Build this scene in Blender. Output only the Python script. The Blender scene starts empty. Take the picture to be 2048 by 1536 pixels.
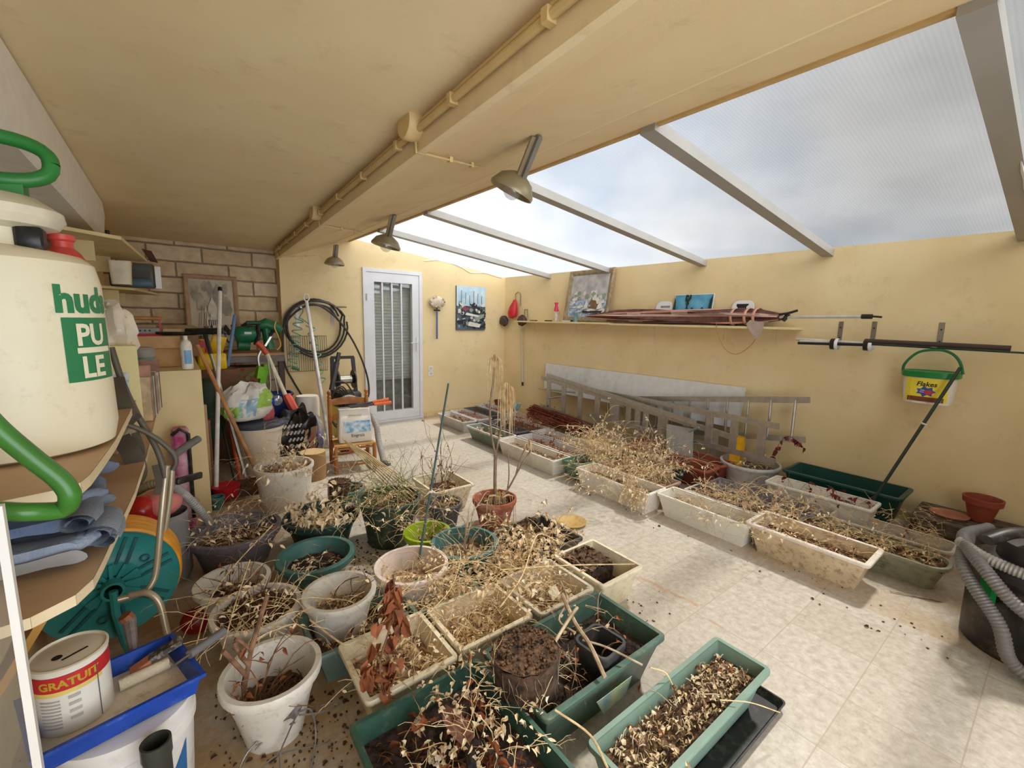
import bpy, math, random
from mathutils import Vector, Matrix
PI = math.pi
sc = bpy.context.scene
COL = sc.collection
R = random.Random(7)
# ---------------------------------------------------------------- camera model
FPX, YAW, PIT, ROL = 876.28, 0.6585466, 0.1431837, 0.0216112
CAM = Vector((-3.09055, -2.07387, 1.51036))
_cy, _sy, _cp, _sp = math.cos(YAW), math.sin(YAW), math.cos(PIT), math.sin(PIT)
_f = Vector((_sy*_cp, _cy*_cp, -_sp)); _r = Vector((_cy, -_sy, 0)); _u = _r.cross(_f)
CR = math.cos(ROL)*_r + math.sin(ROL)*_u; CU = -math.sin(ROL)*_r + math.cos(ROL)*_u; CF = _f
def _ray(u, v): return CR*((u-1024)/FPX) + CU*((768-v)/FPX) + CF
def Zp(u, v, z=0.0):
    d = _ray(u, v); return CAM + d*((z-CAM.z)/d.z)
def Yp(u, v, y):
    d = _ray(u, v); return CAM + d*((y-CAM.y)/d.y)
def Xp(u, v, x):
    d = _ray(u, v); return CAM + d*((x-CAM.x)/d.x)
# ---------------------------------------------------------------- materials
def lin(c):
    if isinstance(c, str):
        c = c.lstrip('#'); c = tuple(int(c[i:i+2], 16) for i in (0, 2, 4))
    def g(x):
        x /= 255.0
        return x/12.92 if x <= 0.04045 else ((x+0.055)/1.055)**2.4
    return tuple(g(x) for x in c) + (1.0,)
_mats = {}
SKY_STRENGTH, SUN_STRENGTH, EXPOSURE = .135, 1.8, 1.0
def mat(name, col, rough=.5, metal=0., var=.12, scale=14., col2=None, bump=0., bscale=60., spec=.5, dirt=None, dscale=9., damt=.5, trans=0., alpha=1., emit=0., ior=1.45, sss=0.):
    """principled material: base colour with noise variation, optional dirt specks in a second colour and bump"""
    if name in _mats: return _mats[name]
    m = bpy.data.materials.new(name); m.use_nodes = True
    nt = m.node_tree; N = nt.nodes; L = nt.links
    b = N['Principled BSDF']
    tc = N.new('ShaderNodeTexCoord')
    c1 = lin(col)
    c2 = lin(col2) if col2 else tuple(max(0., x*(1-var*1.6)) for x in c1[:3]) + (1.,)
    nz = N.new('ShaderNodeTexNoise'); nz.inputs['Scale'].default_value = scale; nz.inputs['Detail'].default_value = 5
    L.new(tc.outputs['Object'], nz.inputs['Vector'])
    rp = N.new('ShaderNodeValToRGB'); rp.color_ramp.elements[0].position = .35; rp.color_ramp.elements[1].position = .65
    rp.color_ramp.elements[0].color = c2; rp.color_ramp.elements[1].color = c1
    L.new(nz.outputs['Fac'], rp.inputs['Fac'])
    out = rp.outputs['Color']
    if dirt:
        n2 = N.new('ShaderNodeTexNoise'); n2.inputs['Scale'].default_value = dscale; n2.inputs['Detail'].default_value = 9; n2.inputs['Roughness'].default_value = .75
        L.new(tc.outputs['Object'], n2.inputs['Vector'])
        r2 = N.new('ShaderNodeValToRGB'); r2.color_ramp.elements[0].position = .56 - .12*damt; r2.color_ramp.elements[1].position = .74 - .12*damt
        r2.color_ramp.elements[0].color = (0, 0, 0, 1); r2.color_ramp.elements[1].color = (damt+.2, damt+.2, damt+.2, 1)
        L.new(n2.outputs['Fac'], r2.inputs['Fac'])
        mx = N.new('ShaderNodeMixRGB'); mx.inputs['Color2'].default_value = lin(dirt)
        L.new(r2.outputs['Color'], mx.inputs['Fac']); L.new(out, mx.inputs['Color1']); out = mx.outputs['Color']
    L.new(out, b.inputs['Base Color'])
    b.inputs['Roughness'].default_value = rough; b.inputs['Metallic'].default_value = metal
    b.inputs['Specular IOR Level'].default_value = spec; b.inputs['IOR'].default_value = ior
    if trans: b.inputs['Transmission Weight'].default_value = trans
    if alpha < 1: b.inputs['Alpha'].default_value = alpha
    if sss:
        b.inputs['Subsurface Weight'].default_value = sss; b.inputs['Subsurface Radius'].default_value = (.02, .015, .01)
    if bump:
        n3 = N.new('ShaderNodeTexNoise'); n3.inputs['Scale'].default_value = bscale; n3.inputs['Detail'].default_value = 4
        L.new(tc.outputs['Object'], n3.inputs['Vector'])
        bp = N.new('ShaderNodeBump'); bp.inputs['Strength'].default_value = bump; bp.inputs['Distance'].default_value = .01
        L.new(n3.outputs['Fac'], bp.inputs['Height']); L.new(bp.outputs['Normal'], b.inputs['Normal'])
    _mats[name] = m
    return m
def thin_glass(name, tint=(.95,.96,.95), gloss=.06, rough=.03, haze=0.):
    m = bpy.data.materials.new(name); m.use_nodes = True; nt = m.node_tree; N = nt.nodes; L = nt.links
    for n in list(N):
        if n.type != 'OUTPUT_MATERIAL': N.remove(n)
    out = [n for n in N if n.type == 'OUTPUT_MATERIAL'][0]
    tr = N.new('ShaderNodeBsdfTransparent'); tr.inputs['Color'].default_value = (*tint, 1); gl = N.new('ShaderNodeBsdfGlossy'); gl.inputs['Roughness'].default_value = rough
    mx = N.new('ShaderNodeMixShader'); mx.inputs[0].default_value = gloss; L.new(tr.outputs[0], mx.inputs[1]); L.new(gl.outputs[0], mx.inputs[2]); sh = mx
    if haze:
        df = N.new('ShaderNodeBsdfTranslucent'); df.inputs['Color'].default_value = (.9, .9, .88, 1); d2 = N.new('ShaderNodeBsdfDiffuse'); d2.inputs['Color'].default_value = (.85, .85, .82, 1)
        ad = N.new('ShaderNodeMixShader'); L.new(df.outputs[0], ad.inputs[1]); L.new(d2.outputs[0], ad.inputs[2])
        m2 = N.new('ShaderNodeMixShader'); m2.inputs[0].default_value = haze; L.new(mx.outputs[0], m2.inputs[1]); L.new(ad.outputs[0], m2.inputs[2]); sh = m2
    L.new(sh.outputs[0], out.inputs['Surface']); _mats[name] = m
    return m
# ---------------------------------------------------------------- mesh builder
class MB:
    def __init__(s): s.v = []; s.f = []; s.mi = []; s.cur = 0
    def add(s, vs, fs):
        o = len(s.v); s.v += [Vector(p) for p in vs]
        for f in fs: s.f.append(tuple(i+o for i in f)); s.mi.append(s.cur)
        return s
    def m(s, i): s.cur = i; return s
    def box(s, lo, hi):
        x0, y0, z0 = lo; x1, y1, z1 = hi
        return s.add([(x0,y0,z0),(x1,y0,z0),(x1,y1,z0),(x0,y1,z0),(x0,y0,z1),(x1,y0,z1),(x1,y1,z1),(x0,y1,z1)],
                     [(0,3,2,1),(4,5,6,7),(0,1,5,4),(1,2,6,5),(2,3,7,6),(3,0,4,7)])
    def obox(s, M, size):
        x, y, z = (a/2 for a in size)
        return s.add([M @ Vector(p) for p in ((-x,-y,-z),(x,-y,-z),(x,y,-z),(-x,y,-z),(-x,-y,z),(x,-y,z),(x,y,z),(-x,y,z))],
                     [(0,3,2,1),(4,5,6,7),(0,1,5,4),(1,2,6,5),(2,3,7,6),(3,0,4,7)])
    def bbox(s, M, size, bv=.01):
        """box with chamfered vertical and top edges"""
        x, y, z = (a/2 for a in size)
        def ring(ix, zz): return [(-x+ix+bv,-y+ix,zz),(x-ix-bv,-y+ix,zz),(x-ix,-y+ix+bv,zz),(x-ix,y-ix-bv,zz),(x-ix-bv,y-ix,zz),(-x+ix+bv,y-ix,zz),(-x+ix,y-ix-bv,zz),(-x+ix,-y+ix+bv,zz)]
        return s.loft([[M @ Vector(p) for p in ring(i, zz)] for i, zz in ((bv*.7,-z),(0,-z+bv),(0,z-bv),(bv*.7,z))], cap0=True, cap1=True)
    def loft(s, loops, cap0=False, cap1=False, closed=True, cyclic=False):
        o = len(s.v); n = len(loops[0])
        for l in loops: s.v += [Vector(p) for p in l]
        m = len(loops); rng = range(m) if cyclic else range(m-1)
        for k in rng:
            a = o + k*n; b = o + ((k+1) % m)*n
            for i in (range(n) if closed else range(n-1)):
                j = (i+1) % n
                s.f.append((a+i, a+j, b+j, b+i)); s.mi.append(s.cur)
        if cap0: s.f.append(tuple(o+n-1-i for i in range(n))); s.mi.append(s.cur)
        if cap1: s.f.append(tuple(o+(m-1)*n+i for i in range(n))); s.mi.append(s.cur)
        return s
    def tube(s, pts, r, n=6, caps=True, flat=1.0):
        pts = [Vector(p) for p in pts]
        if isinstance(r, (int, float)): r = [r]*len(pts)
        loops = []; up = None
        for i, p in enumerate(pts):
            t = (pts[min(i+1, len(pts)-1)] - pts[max(i-1, 0)])
            if t.length < 1e-9: t = Vector((0, 0, 1))
            t.normalize()
            if up is None:
                up = Vector((0, 0, 1)) if abs(t.z) < .9 else Vector((1, 0, 0))
            a = (up - t*up.dot(t))
            if a.length < 1e-6: a = t.orthogonal()
            a.normalize(); b = t.cross(a); up = a
            loops.append([p + a*(math.cos(2*PI*k/n)*r[i]*flat) + b*(math.sin(2*PI*k/n)*r[i]) for k in range(n)])
        return s.loft(loops, cap0=caps, cap1=caps)
    def lathe(s, prof, M=None, n=24, sx=1., sy=1., cap0=False, cap1=False):
        M = M or Matrix.Identity(4)
        return s.loft([[M @ Vector((math.cos(2*PI*k/n)*r*sx, math.sin(2*PI*k/n)*r*sy, z)) for k in range(n)] for r, z in prof], cap0, cap1)
    def prism(s, poly, d, M=None):
        """poly: 2d outline in local xy, extruded along local z by d"""
        M = M or Matrix.Identity(4)
        return s.loft([[M @ Vector((x, y, 0)) for x, y in poly], [M @ Vector((x, y, d)) for x, y in poly]], True, True)
    def poly(s, pts): return s.add(pts, [tuple(range(len(pts)))])
    def slab(s, pts, d):
        """planar outline in world space, extruded by vector d"""
        d = Vector(d); pts = [Vector(p) for p in pts]
        return s.loft([pts, [p+d for p in pts]], True, True)
    def ball(s, c, r, n=12, m=8, sc3=(1,1,1), noise=0., rng=None):
        c = Vector(c); loops = []
        for j in range(m+1):
            th = PI*j/m; ring = []
            for k in range(n):
                ph = 2*PI*k/n; q = r*(1 + (rng.uniform(-noise, noise) if noise else 0))
                ring.append(c + Vector((math.sin(th)*math.cos(ph)*q*sc3[0], math.sin(th)*math.sin(ph)*q*sc3[1], -math.cos(th)*q*sc3[2])))
            loops.append(ring)
        return s.loft(loops, True, True)
    def grid(s, fn, nu, nv):
        o = len(s.v)
        for j in range(nv+1):
            for i in range(nu+1): s.v.append(Vector(fn(i/nu, j/nv)))
        for j in range(nv):
            for i in range(nu):
                a = o + j*(nu+1) + i
                s.f.append((a, a+1, a+nu+2, a+nu+1)); s.mi.append(s.cur)
        return s
    def build(s, name, mats, parent=None, smooth=True, local=False):
        me = bpy.data.meshes.new(name)
        v = s.v
        o = bpy.data.objects.new(name, me)
        if parent is not None:
            if not local:
                inv = wm(parent).inverted(); v = [inv @ p for p in v]
            o.parent = parent
        else:
            xs = [p.x for p in v]; ys = [p.y for p in v]; zs = [p.z for p in v]
            c = Vector(((min(xs)+max(xs))/2, (min(ys)+max(ys))/2, min(zs)))
            o.location = c; v = [p-c for p in v]
        me.from_pydata([tuple(p) for p in v], [], s.f)
        if not isinstance(mats, (list, tuple)): mats = [mats]
        for q in mats: me.materials.append(q)
        if len(mats) > 1: me.polygons.foreach_set('material_index', s.mi)
        if smooth:
            me.polygons.foreach_set('use_smooth', [True]*len(me.polygons))
            try: me.set_sharp_from_angle(angle=math.radians(38))
            except Exception: pass
        me.update(); COL.objects.link(o)
        return o
def wm(o):
    M = Matrix.LocRotScale(o.location, o.rotation_euler, o.scale)
    return wm(o.parent) @ M if o.parent else M
def tag(o, label, cat, group=None):
    o['label'] = label; o['category'] = cat
    if group: o['group'] = group
    return o
def thing(name, label, cat, loc, rz=0., group=None):
    o = bpy.data.objects.new(name, None); COL.objects.link(o)
    o.location = loc; o.rotation_euler = (0, 0, rz); o.empty_display_size = .05
    return tag(o, label, cat, group)
def struct(o): o['kind'] = 'structure'; return o
def dup(root, loc, rz, label=None):
    r = root.copy(); COL.objects.link(r); r.location = loc; r.rotation_euler = (0, 0, rz)
    if label: r['label'] = label
    for ch in list(root.children):
        c = ch.copy(); COL.objects.link(c); c.parent = r
        for g in list(ch.children):
            d = g.copy(); COL.objects.link(d); d.parent = c
    return r
def TR(x, y, z, rz=0., rx=0., ry=0.):
    return Matrix.Translation((x, y, z)) @ Matrix.Rotation(rz, 4, 'Z') @ Matrix.Rotation(ry, 4, 'Y') @ Matrix.Rotation(rx, 4, 'X')
def along(a, b, roll_ref=(0, 0, 1)):
    """matrix at a with local z towards b"""
    a = Vector(a); z = (Vector(b)-a).normalized(); r = Vector(roll_ref)
    if abs(z.dot(r)) > .98: r = Vector((0, 1, 0))
    x = r.cross(z).normalized(); y = z.cross(x)
    return Matrix(((x.x, y.x, z.x, a.x), (x.y, y.y, z.y, a.y), (x.z, y.z, z.z, a.z), (0, 0, 0, 1)))
def bar(mb, a, b, w, h, ref=(0, 0, 1)):
    a = Vector(a); b = Vector(b); M = along(a, b, ref)
    return mb.obox(M @ Matrix.Translation((0, 0, (b-a).length/2)), (w, h, (b-a).length))
def bez(pts, n=8):
    """catmull-rom through points"""
    P = [Vector(p) for p in pts]; P = [P[0]*2-P[1]] + P + [P[-1]*2-P[-2]]; out = []
    for i in range(1, len(P)-2):
        for k in range(n):
            t = k/n; a, b, c, d = P[i-1], P[i], P[i+1], P[i+2]
            out.append(.5*((2*b) + (c-a)*t + (2*a-5*b+4*c-d)*t*t + (3*b-3*c+d-a)*t**3))
    return out + [P[-2]]
def text_mesh(body, size, bold=0.):
    cu = bpy.data.curves.new('lettering', 'FONT'); cu.body = body; cu.size = size; cu.extrude = .0006; cu.offset = bold
    cu.align_x = 'LEFT'; cu.resolution_u = 3
    o = bpy.data.objects.new('lettering', cu); COL.objects.link(o)
    bpy.context.view_layer.update()
    dg = bpy.context.evaluated_depsgraph_get()
    me = o.evaluated_get(dg).to_mesh()
    vs = [v.co.copy() for v in me.vertices]; fs = [tuple(p.vertices) for p in me.polygons]
    o.evaluated_get(dg).to_mesh_clear()
    bpy.data.objects.remove(o); bpy.data.curves.remove(cu)
    return vs, fs
# ---------------------------------------------------------------- outlines, tubs, soil, dry plants
def rrect(a, b, r, n=4):
    r = min(r, a*.95, b*.95); out = []
    for cx, cy, t0 in ((a-r, b-r, 0), (-a+r, b-r, PI/2), (-a+r, -b+r, PI), (a-r, -b+r, 1.5*PI)):
        for k in range(n+1):
            t = t0 + PI/2*k/n; out.append((cx+math.cos(t)*r, cy+math.sin(t)*r))
    return out
def oval(a, b, n=36): return [(math.cos(2*PI*k/n)*a, math.sin(2*PI*k/n)*b) for k in range(n)]
def tub(root, a, b, h, body, rimm=None, kind='rect', taper=.04, t=.005, lip=.016, lh=.022, cr=.03, ribs=False, foot=0.):
    """open container, local coords, base at z=0; parts: tub, rim"""
    def O(da, z):
        pts = rrect(a+da, b+da, max(cr+da, .004)) if kind == 'rect' else oval(a+da, b+da)
        return [Vector((x, y, z)) for x, y in pts]
    mb = MB()
    tb = taper
    mb.loft([O(-tb-foot, 0), O(-tb*.98, .01), O(-tb*.5, h*.5), O(0, h-lh)] + [O(0, h-.001), O(-t, h-.001), O(-t-tb*.5, h*.5), O(-tb-t, .012)], cap0=True, cap1=True)
    o1 = mb.build('tub', body, root, local=True)
    mr = MB()
    mr.loft([O(.0005, h-lh), O(lip*.8, h-lh), O(lip, h-lh*.75), O(lip, h-.004), O(lip*.8, h), O(-t-.001, h), O(-t-.001, h-lh*.6)], cyclic=True)
    o2 = mr.build('rim', rimm or body, o1, local=True)
    return o1, o2
def soil(root, a, b, z, kind, m, rng, amp=.014, n=16, tilt=0.):
    mb = MB(); rows = []
    ph = [rng.uniform(0, 6) for _ in range(4)]
    def H(x, y):
        return z + amp*(.5*math.sin(x*41+ph[0])*math.cos(y*37+ph[1]) + .5*math.sin(x*83+y*71+ph[2])) + rng.uniform(-.35, .35)*amp + tilt*x/a*.03
    ring = max(5, n//2)
    outl = rrect(a, b, .02, 6) if kind == 'rect' else oval(a, b, 28)
    loops = []
    for k in range(ring, -1, -1):
        q = k/ring
        loops.append([Vector((x*q, y*q, H(x*q, y*q))) for x, y in outl] if k else [Vector((0, 0, z))]*len(outl))
    mb.loft(loops)
    # crumbs
    for _ in range(int(70*min(1, a*b/.03))):
        if kind == 'rect': x, y = rng.uniform(-a, a)*.95, rng.uniform(-b, b)*.95
        else:
            q, ang = math.sqrt(rng.random())*.95, rng.uniform(0, 2*PI); x, y = a*q*math.cos(ang), b*q*math.sin(ang)
        s = rng.uniform(.003, .010)
        mb.ball((x, y, H(x, y)+s*.3), s, 5, 3, (1, rng.uniform(.6, 1.3), .8), .25, rng)
    return mb.build('soil', m, root, local=True, smooth=False)
def pick(a, b, kind, rng, q=.9):
    if kind == 'rect': return rng.uniform(-a, a)*q, rng.uniform(-b, b)*q
    t, ang = math.sqrt(rng.random())*q, rng.uniform(0, 2*PI); return a*t*math.cos(ang), b*t*math.sin(ang)
def leaf(mb, p, d, nrm, l, w, rng, curl=.4):
    d = d.normalized(); s = d.cross(nrm)
    if s.length < 1e-4: s = d.orthogonal()
    s.normalize(); u = s.cross(d)
    f = rng.uniform(.2, .6)
    P = [p, p+d*l*.35+s*w*.5+u*w*f, p+d*l*.35-u*l*.05, p+d*l*.35-s*w*.5+u*w*f, p+d*l*.72+s*w*.34+u*(w*f-curl*l*.25), p+d*l*.7-u*curl*l*.25, p+d*l*.72-s*w*.34+u*(w*f-curl*l*.25), p+d*l*.95-u*curl*l*.7]
    mb.add(P, [(0,1,2),(0,2,3),(1,4,5,2),(2,5,6,3),(4,7,5),(5,7,6)])
def stem(mb, lv, p, d, L, r, rng, droop=.25, wig=.25, seg=6, branch=.25, depth=0, ends=None):
    pts = [p]; q = p.copy(); d = d.normalized()
    for k in range(seg):
        d = d + Vector((rng.uniform(-wig, wig), rng.uniform(-wig, wig), rng.uniform(-wig, wig)*.6 - droop*k/seg)); d.normalize()
        q = q + d*(L/seg)
        if q.z < .012: q.z = .012 + rng.random()*.006; d.z = abs(d.z)*.2
        pts.append(q.copy())
        if depth < 2 and rng.random() < branch:
            bd = d + Vector((rng.uniform(-1, 1), rng.uniform(-1, 1), rng.uniform(-.6, .8)))
            stem(mb, lv, q.copy(), bd, L*rng.uniform(.3, .55), r*.65, rng, droop, wig, max(3, seg-2), branch*.6, depth+1, ends)
        if k >= 1 and lv is not None: lv.append((q.copy(), d.copy()))
    mb.tube(pts, [r*(1-.55*i/seg) for i in range(seg+1)], 4 if r > .0025 else 3, caps=r > .004)
    if ends is not None: ends.append((pts[-1], d))
def dress(root, a, b, z, kind, rng, n=10, h=.2, r=.0022, ms=None, leaves=0, ml=None, ll=.03, lw=.014, litter=40, mlit=None, lean=.7, droop=.35, branch=.25, wig=.28, llit=.05, center=None, flowers=0, mf=None):
    """dry stems, leaves and litter growing from the soil; local coords"""
    nodes = []
    if n:
        mb = MB()
        for _ in range(n):
            x, y = pick(a, b, kind, rng, .8) if center is None else (center[0]+rng.uniform(-.03, .03), center[1]+rng.uniform(-.03, .03))
            stem(mb, nodes, Vector((x, y, z-.004)), Vector((rng.uniform(-lean, lean), rng.uniform(-lean, lean), 1)), h*rng.uniform(.45, 1.1), r*rng.uniform(.7, 1.3), rng, droop, wig, 6, branch)
        mb.build('dry_stems', ms, root, local=True)['kind'] = 'stuff'
    if leaves and nodes:
        ml_ = MB()
        for _ in range(leaves):
            p, d = rng.choice(nodes)
            dd = Vector((rng.uniform(-1, 1), rng.uniform(-1, 1), rng.uniform(-1.2, .4)))
            leaf(ml_, p, dd, Vector((rng.uniform(-1, 1), rng.uniform(-1, 1), 1)), ll*rng.uniform(.6, 1.3), lw*rng.uniform(.6, 1.3), rng)
        ml_.build('dry_leaves', ml, root, local=True)['kind'] = 'stuff'
    if flowers and nodes:
        fb = MB()
        for _ in range(flowers):
            p, d = rng.choice(nodes)
            for _k in range(5):
                leaf(fb, p + Vector((rng.uniform(-.008, .008),)*3), Vector((rng.uniform(-1, 1), rng.uniform(-1, 1), rng.uniform(-1, 1))), Vector((rng.uniform(-1, 1), rng.uniform(-1, 1), .5)), ll*.5*rng.uniform(.6, 1.2), ll*.35, rng)
        fb.build('dry_flowers', mf or ml, root, local=True)['kind'] = 'stuff'
    if litter:
        lb = MB()
        for _ in range(litter):
            x, y = pick(a, b, kind, rng, .93); ang = rng.uniform(0, 2*PI); L = llit*rng.uniform(.3, 1.2)
            p = Vector((x, y, z+rng.uniform(.004, .02)))
            e = p + Vector((math.cos(ang)*L, math.sin(ang)*L, rng.uniform(-.004, .02)))
            ex, ey = max(-a*.97, min(a*.97, e.x)), max(-b*.97, min(b*.97, e.y)); e.x, e.y = ex, ey
            if rng.random() < .62: lb.tube([p, (p+e)/2+Vector((0, 0, rng.uniform(0, .012))), e], rng.uniform(.0008, .0022), 3, False)
            else: leaf(lb, p, e-p, Vector((rng.uniform(-.5, .5), rng.uniform(-.5, .5), 1)), min(L, .04), .014*rng.uniform(.6, 1.4), rng)
        o = lb.build('litter', mlit or ms, root, local=True); o['kind'] = 'stuff'
# ---------------------------------------------------------------- shared materials
STRAW = mat('straw', '#ead2a4', .85, var=.3, scale=30, col2='#bd9b6a')
PALE = mat('pale_dry_leaf', '#f3e6c8', .85, var=.25, scale=25, col2='#d8bb8c')
RUST = mat('rust_leaf', '#a05c34', .8, scale=22, col2='#6b3a20')
REDL = mat('red_leaf', '#8d2f24', .75, scale=22, col2='#4a1714')
TWIG = mat('twig', '#8a6444', .85, scale=25, col2='#543a28')
GREYTWIG = mat('grey_twig', '#c9b698', .85, scale=25, col2='#977d60')
GREENSTEM = mat('green_stem', '#7d8a4e', .75, scale=25, col2='#4e5c30')
SOILD = mat('dark_soil', '#4b3a2f', .95, scale=45, col2='#1d1512', bump=.6, bscale=120)
SOILB = mat('brown_soil', '#7a5c42', .95, scale=40, col2='#33251b', bump=.6, bscale=110)
SOILP = mat('pale_soil', '#b09678', .95, scale=40, col2='#6d5640', bump=.6, bscale=110)
SOILPK = mat('pinkish_soil', '#b58a75', .95, scale=40, col2='#7c5545', bump=.5, bscale=110)
WHITEPL = mat('white_plastic', '#e9e3d6', .42, var=.08, scale=6, dirt='#9b8566', dscale=22, damt=.35)
WHITEGREY = mat('grey_white_plastic', '#cfcbc6', .45, var=.1, scale=6, dirt='#86796a', dscale=20, damt=.4)
CREAMPL = mat('cream_plastic', '#ecdfc0', .42, var=.08, scale=6, dirt='#a58356', dscale=18, damt=.45)
DIRTYCR = mat('dirty_cream_plastic', '#d8c2a0', .5, var=.12, scale=8, dirt='#7b5b3b', dscale=28, damt=.62)
GREENPL = mat('green_plastic', '#4d6a5b', .42, var=.14, scale=8, dirt='#93896c', dscale=20, damt=.35)
DKGREENPL = mat('dark_green_plastic', '#23403a', .4, var=.2, scale=8, dirt='#6e6a55', dscale=20, damt=.3)
TEALPL = mat('teal_plastic', '#4b7c77', .4, var=.12, scale=8, dirt='#8f8a70', dscale=20, damt=.3)
SLATEPL = mat('slate_plastic', '#5b595c', .45, var=.15, scale=8, dirt='#94866e', dscale=22, damt=.35)
LIMEPL = mat('lime_plastic', '#a8c524', .38, var=.08, scale=8, dirt='#8d8a50', dscale=18, damt=.2)
BLACKPL = mat('black_plastic', '#1d1c1b', .4, var=.2, scale=10, dirt='#6b5f50', dscale=20, damt=.35)
TERRA = mat('terracotta', '#b3674a', .8, var=.15, scale=14, dirt='#dcc7ae', dscale=12, damt=.5)
BROWNPL = mat('brown_plastic', '#83412c', .5, var=.15, scale=10, dirt='#4f3526', dscale=18, damt=.4)
DKRED = mat('dark_red_glaze', '#5c1c17', .35, var=.2)
ALU = mat('aluminium', '#c0bab0', .38, .75, var=.12, scale=20)
STEEL = mat('steel', '#b9b4ab', .3, .9, var=.1)
DKMETAL = mat('dark_metal', '#3a3733', .5, .5, var=.2)
CABLE = mat('black_cable', '#3a3530', .55, var=.15)
WOOD = mat('light_wood', '#c08a50', .55, scale=9, col2='#9a6a38')
WOOD2 = mat('varnished_wood', '#b3763c', .45, scale=9, col2='#8a5426')
CREAMPAINT = mat('cream_paint', '#e0cb96', .6, var=.06, scale=5)
WHITEPAINT = mat('white_paint', '#e6e3dc', .45, var=.05, scale=6)
GREYPL = mat('grey_plastic', '#8d8a88', .45, var=.12)
PAPER = mat('paper', '#e2dac6', .8, var=.1, scale=12)
REDPL = mat('red_plastic', '#c8232c', .4, var=.12)
PINKPL = mat('pink_plastic', '#d9827c', .4, var=.1)
BLUEPL = mat('blue_plastic', '#1b47a8', .38, var=.12, dirt='#8aa0c0', dscale=20, damt=.25)
YELPL = mat('yellow_plastic', '#e0b81c', .4, var=.08)
GREENTOOL = mat('green_tool_plastic', '#1f6d43', .4, var=.15)
CARD = mat('cardboard', '#b98f60', .8, var=.1)
BLACKMARK = mat('black_ink', '#1c1a19', .6, var=.05)
CLEAR = thin_glass('clear_plastic', (.93,.94,.92), .1, .1, .25)
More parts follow.
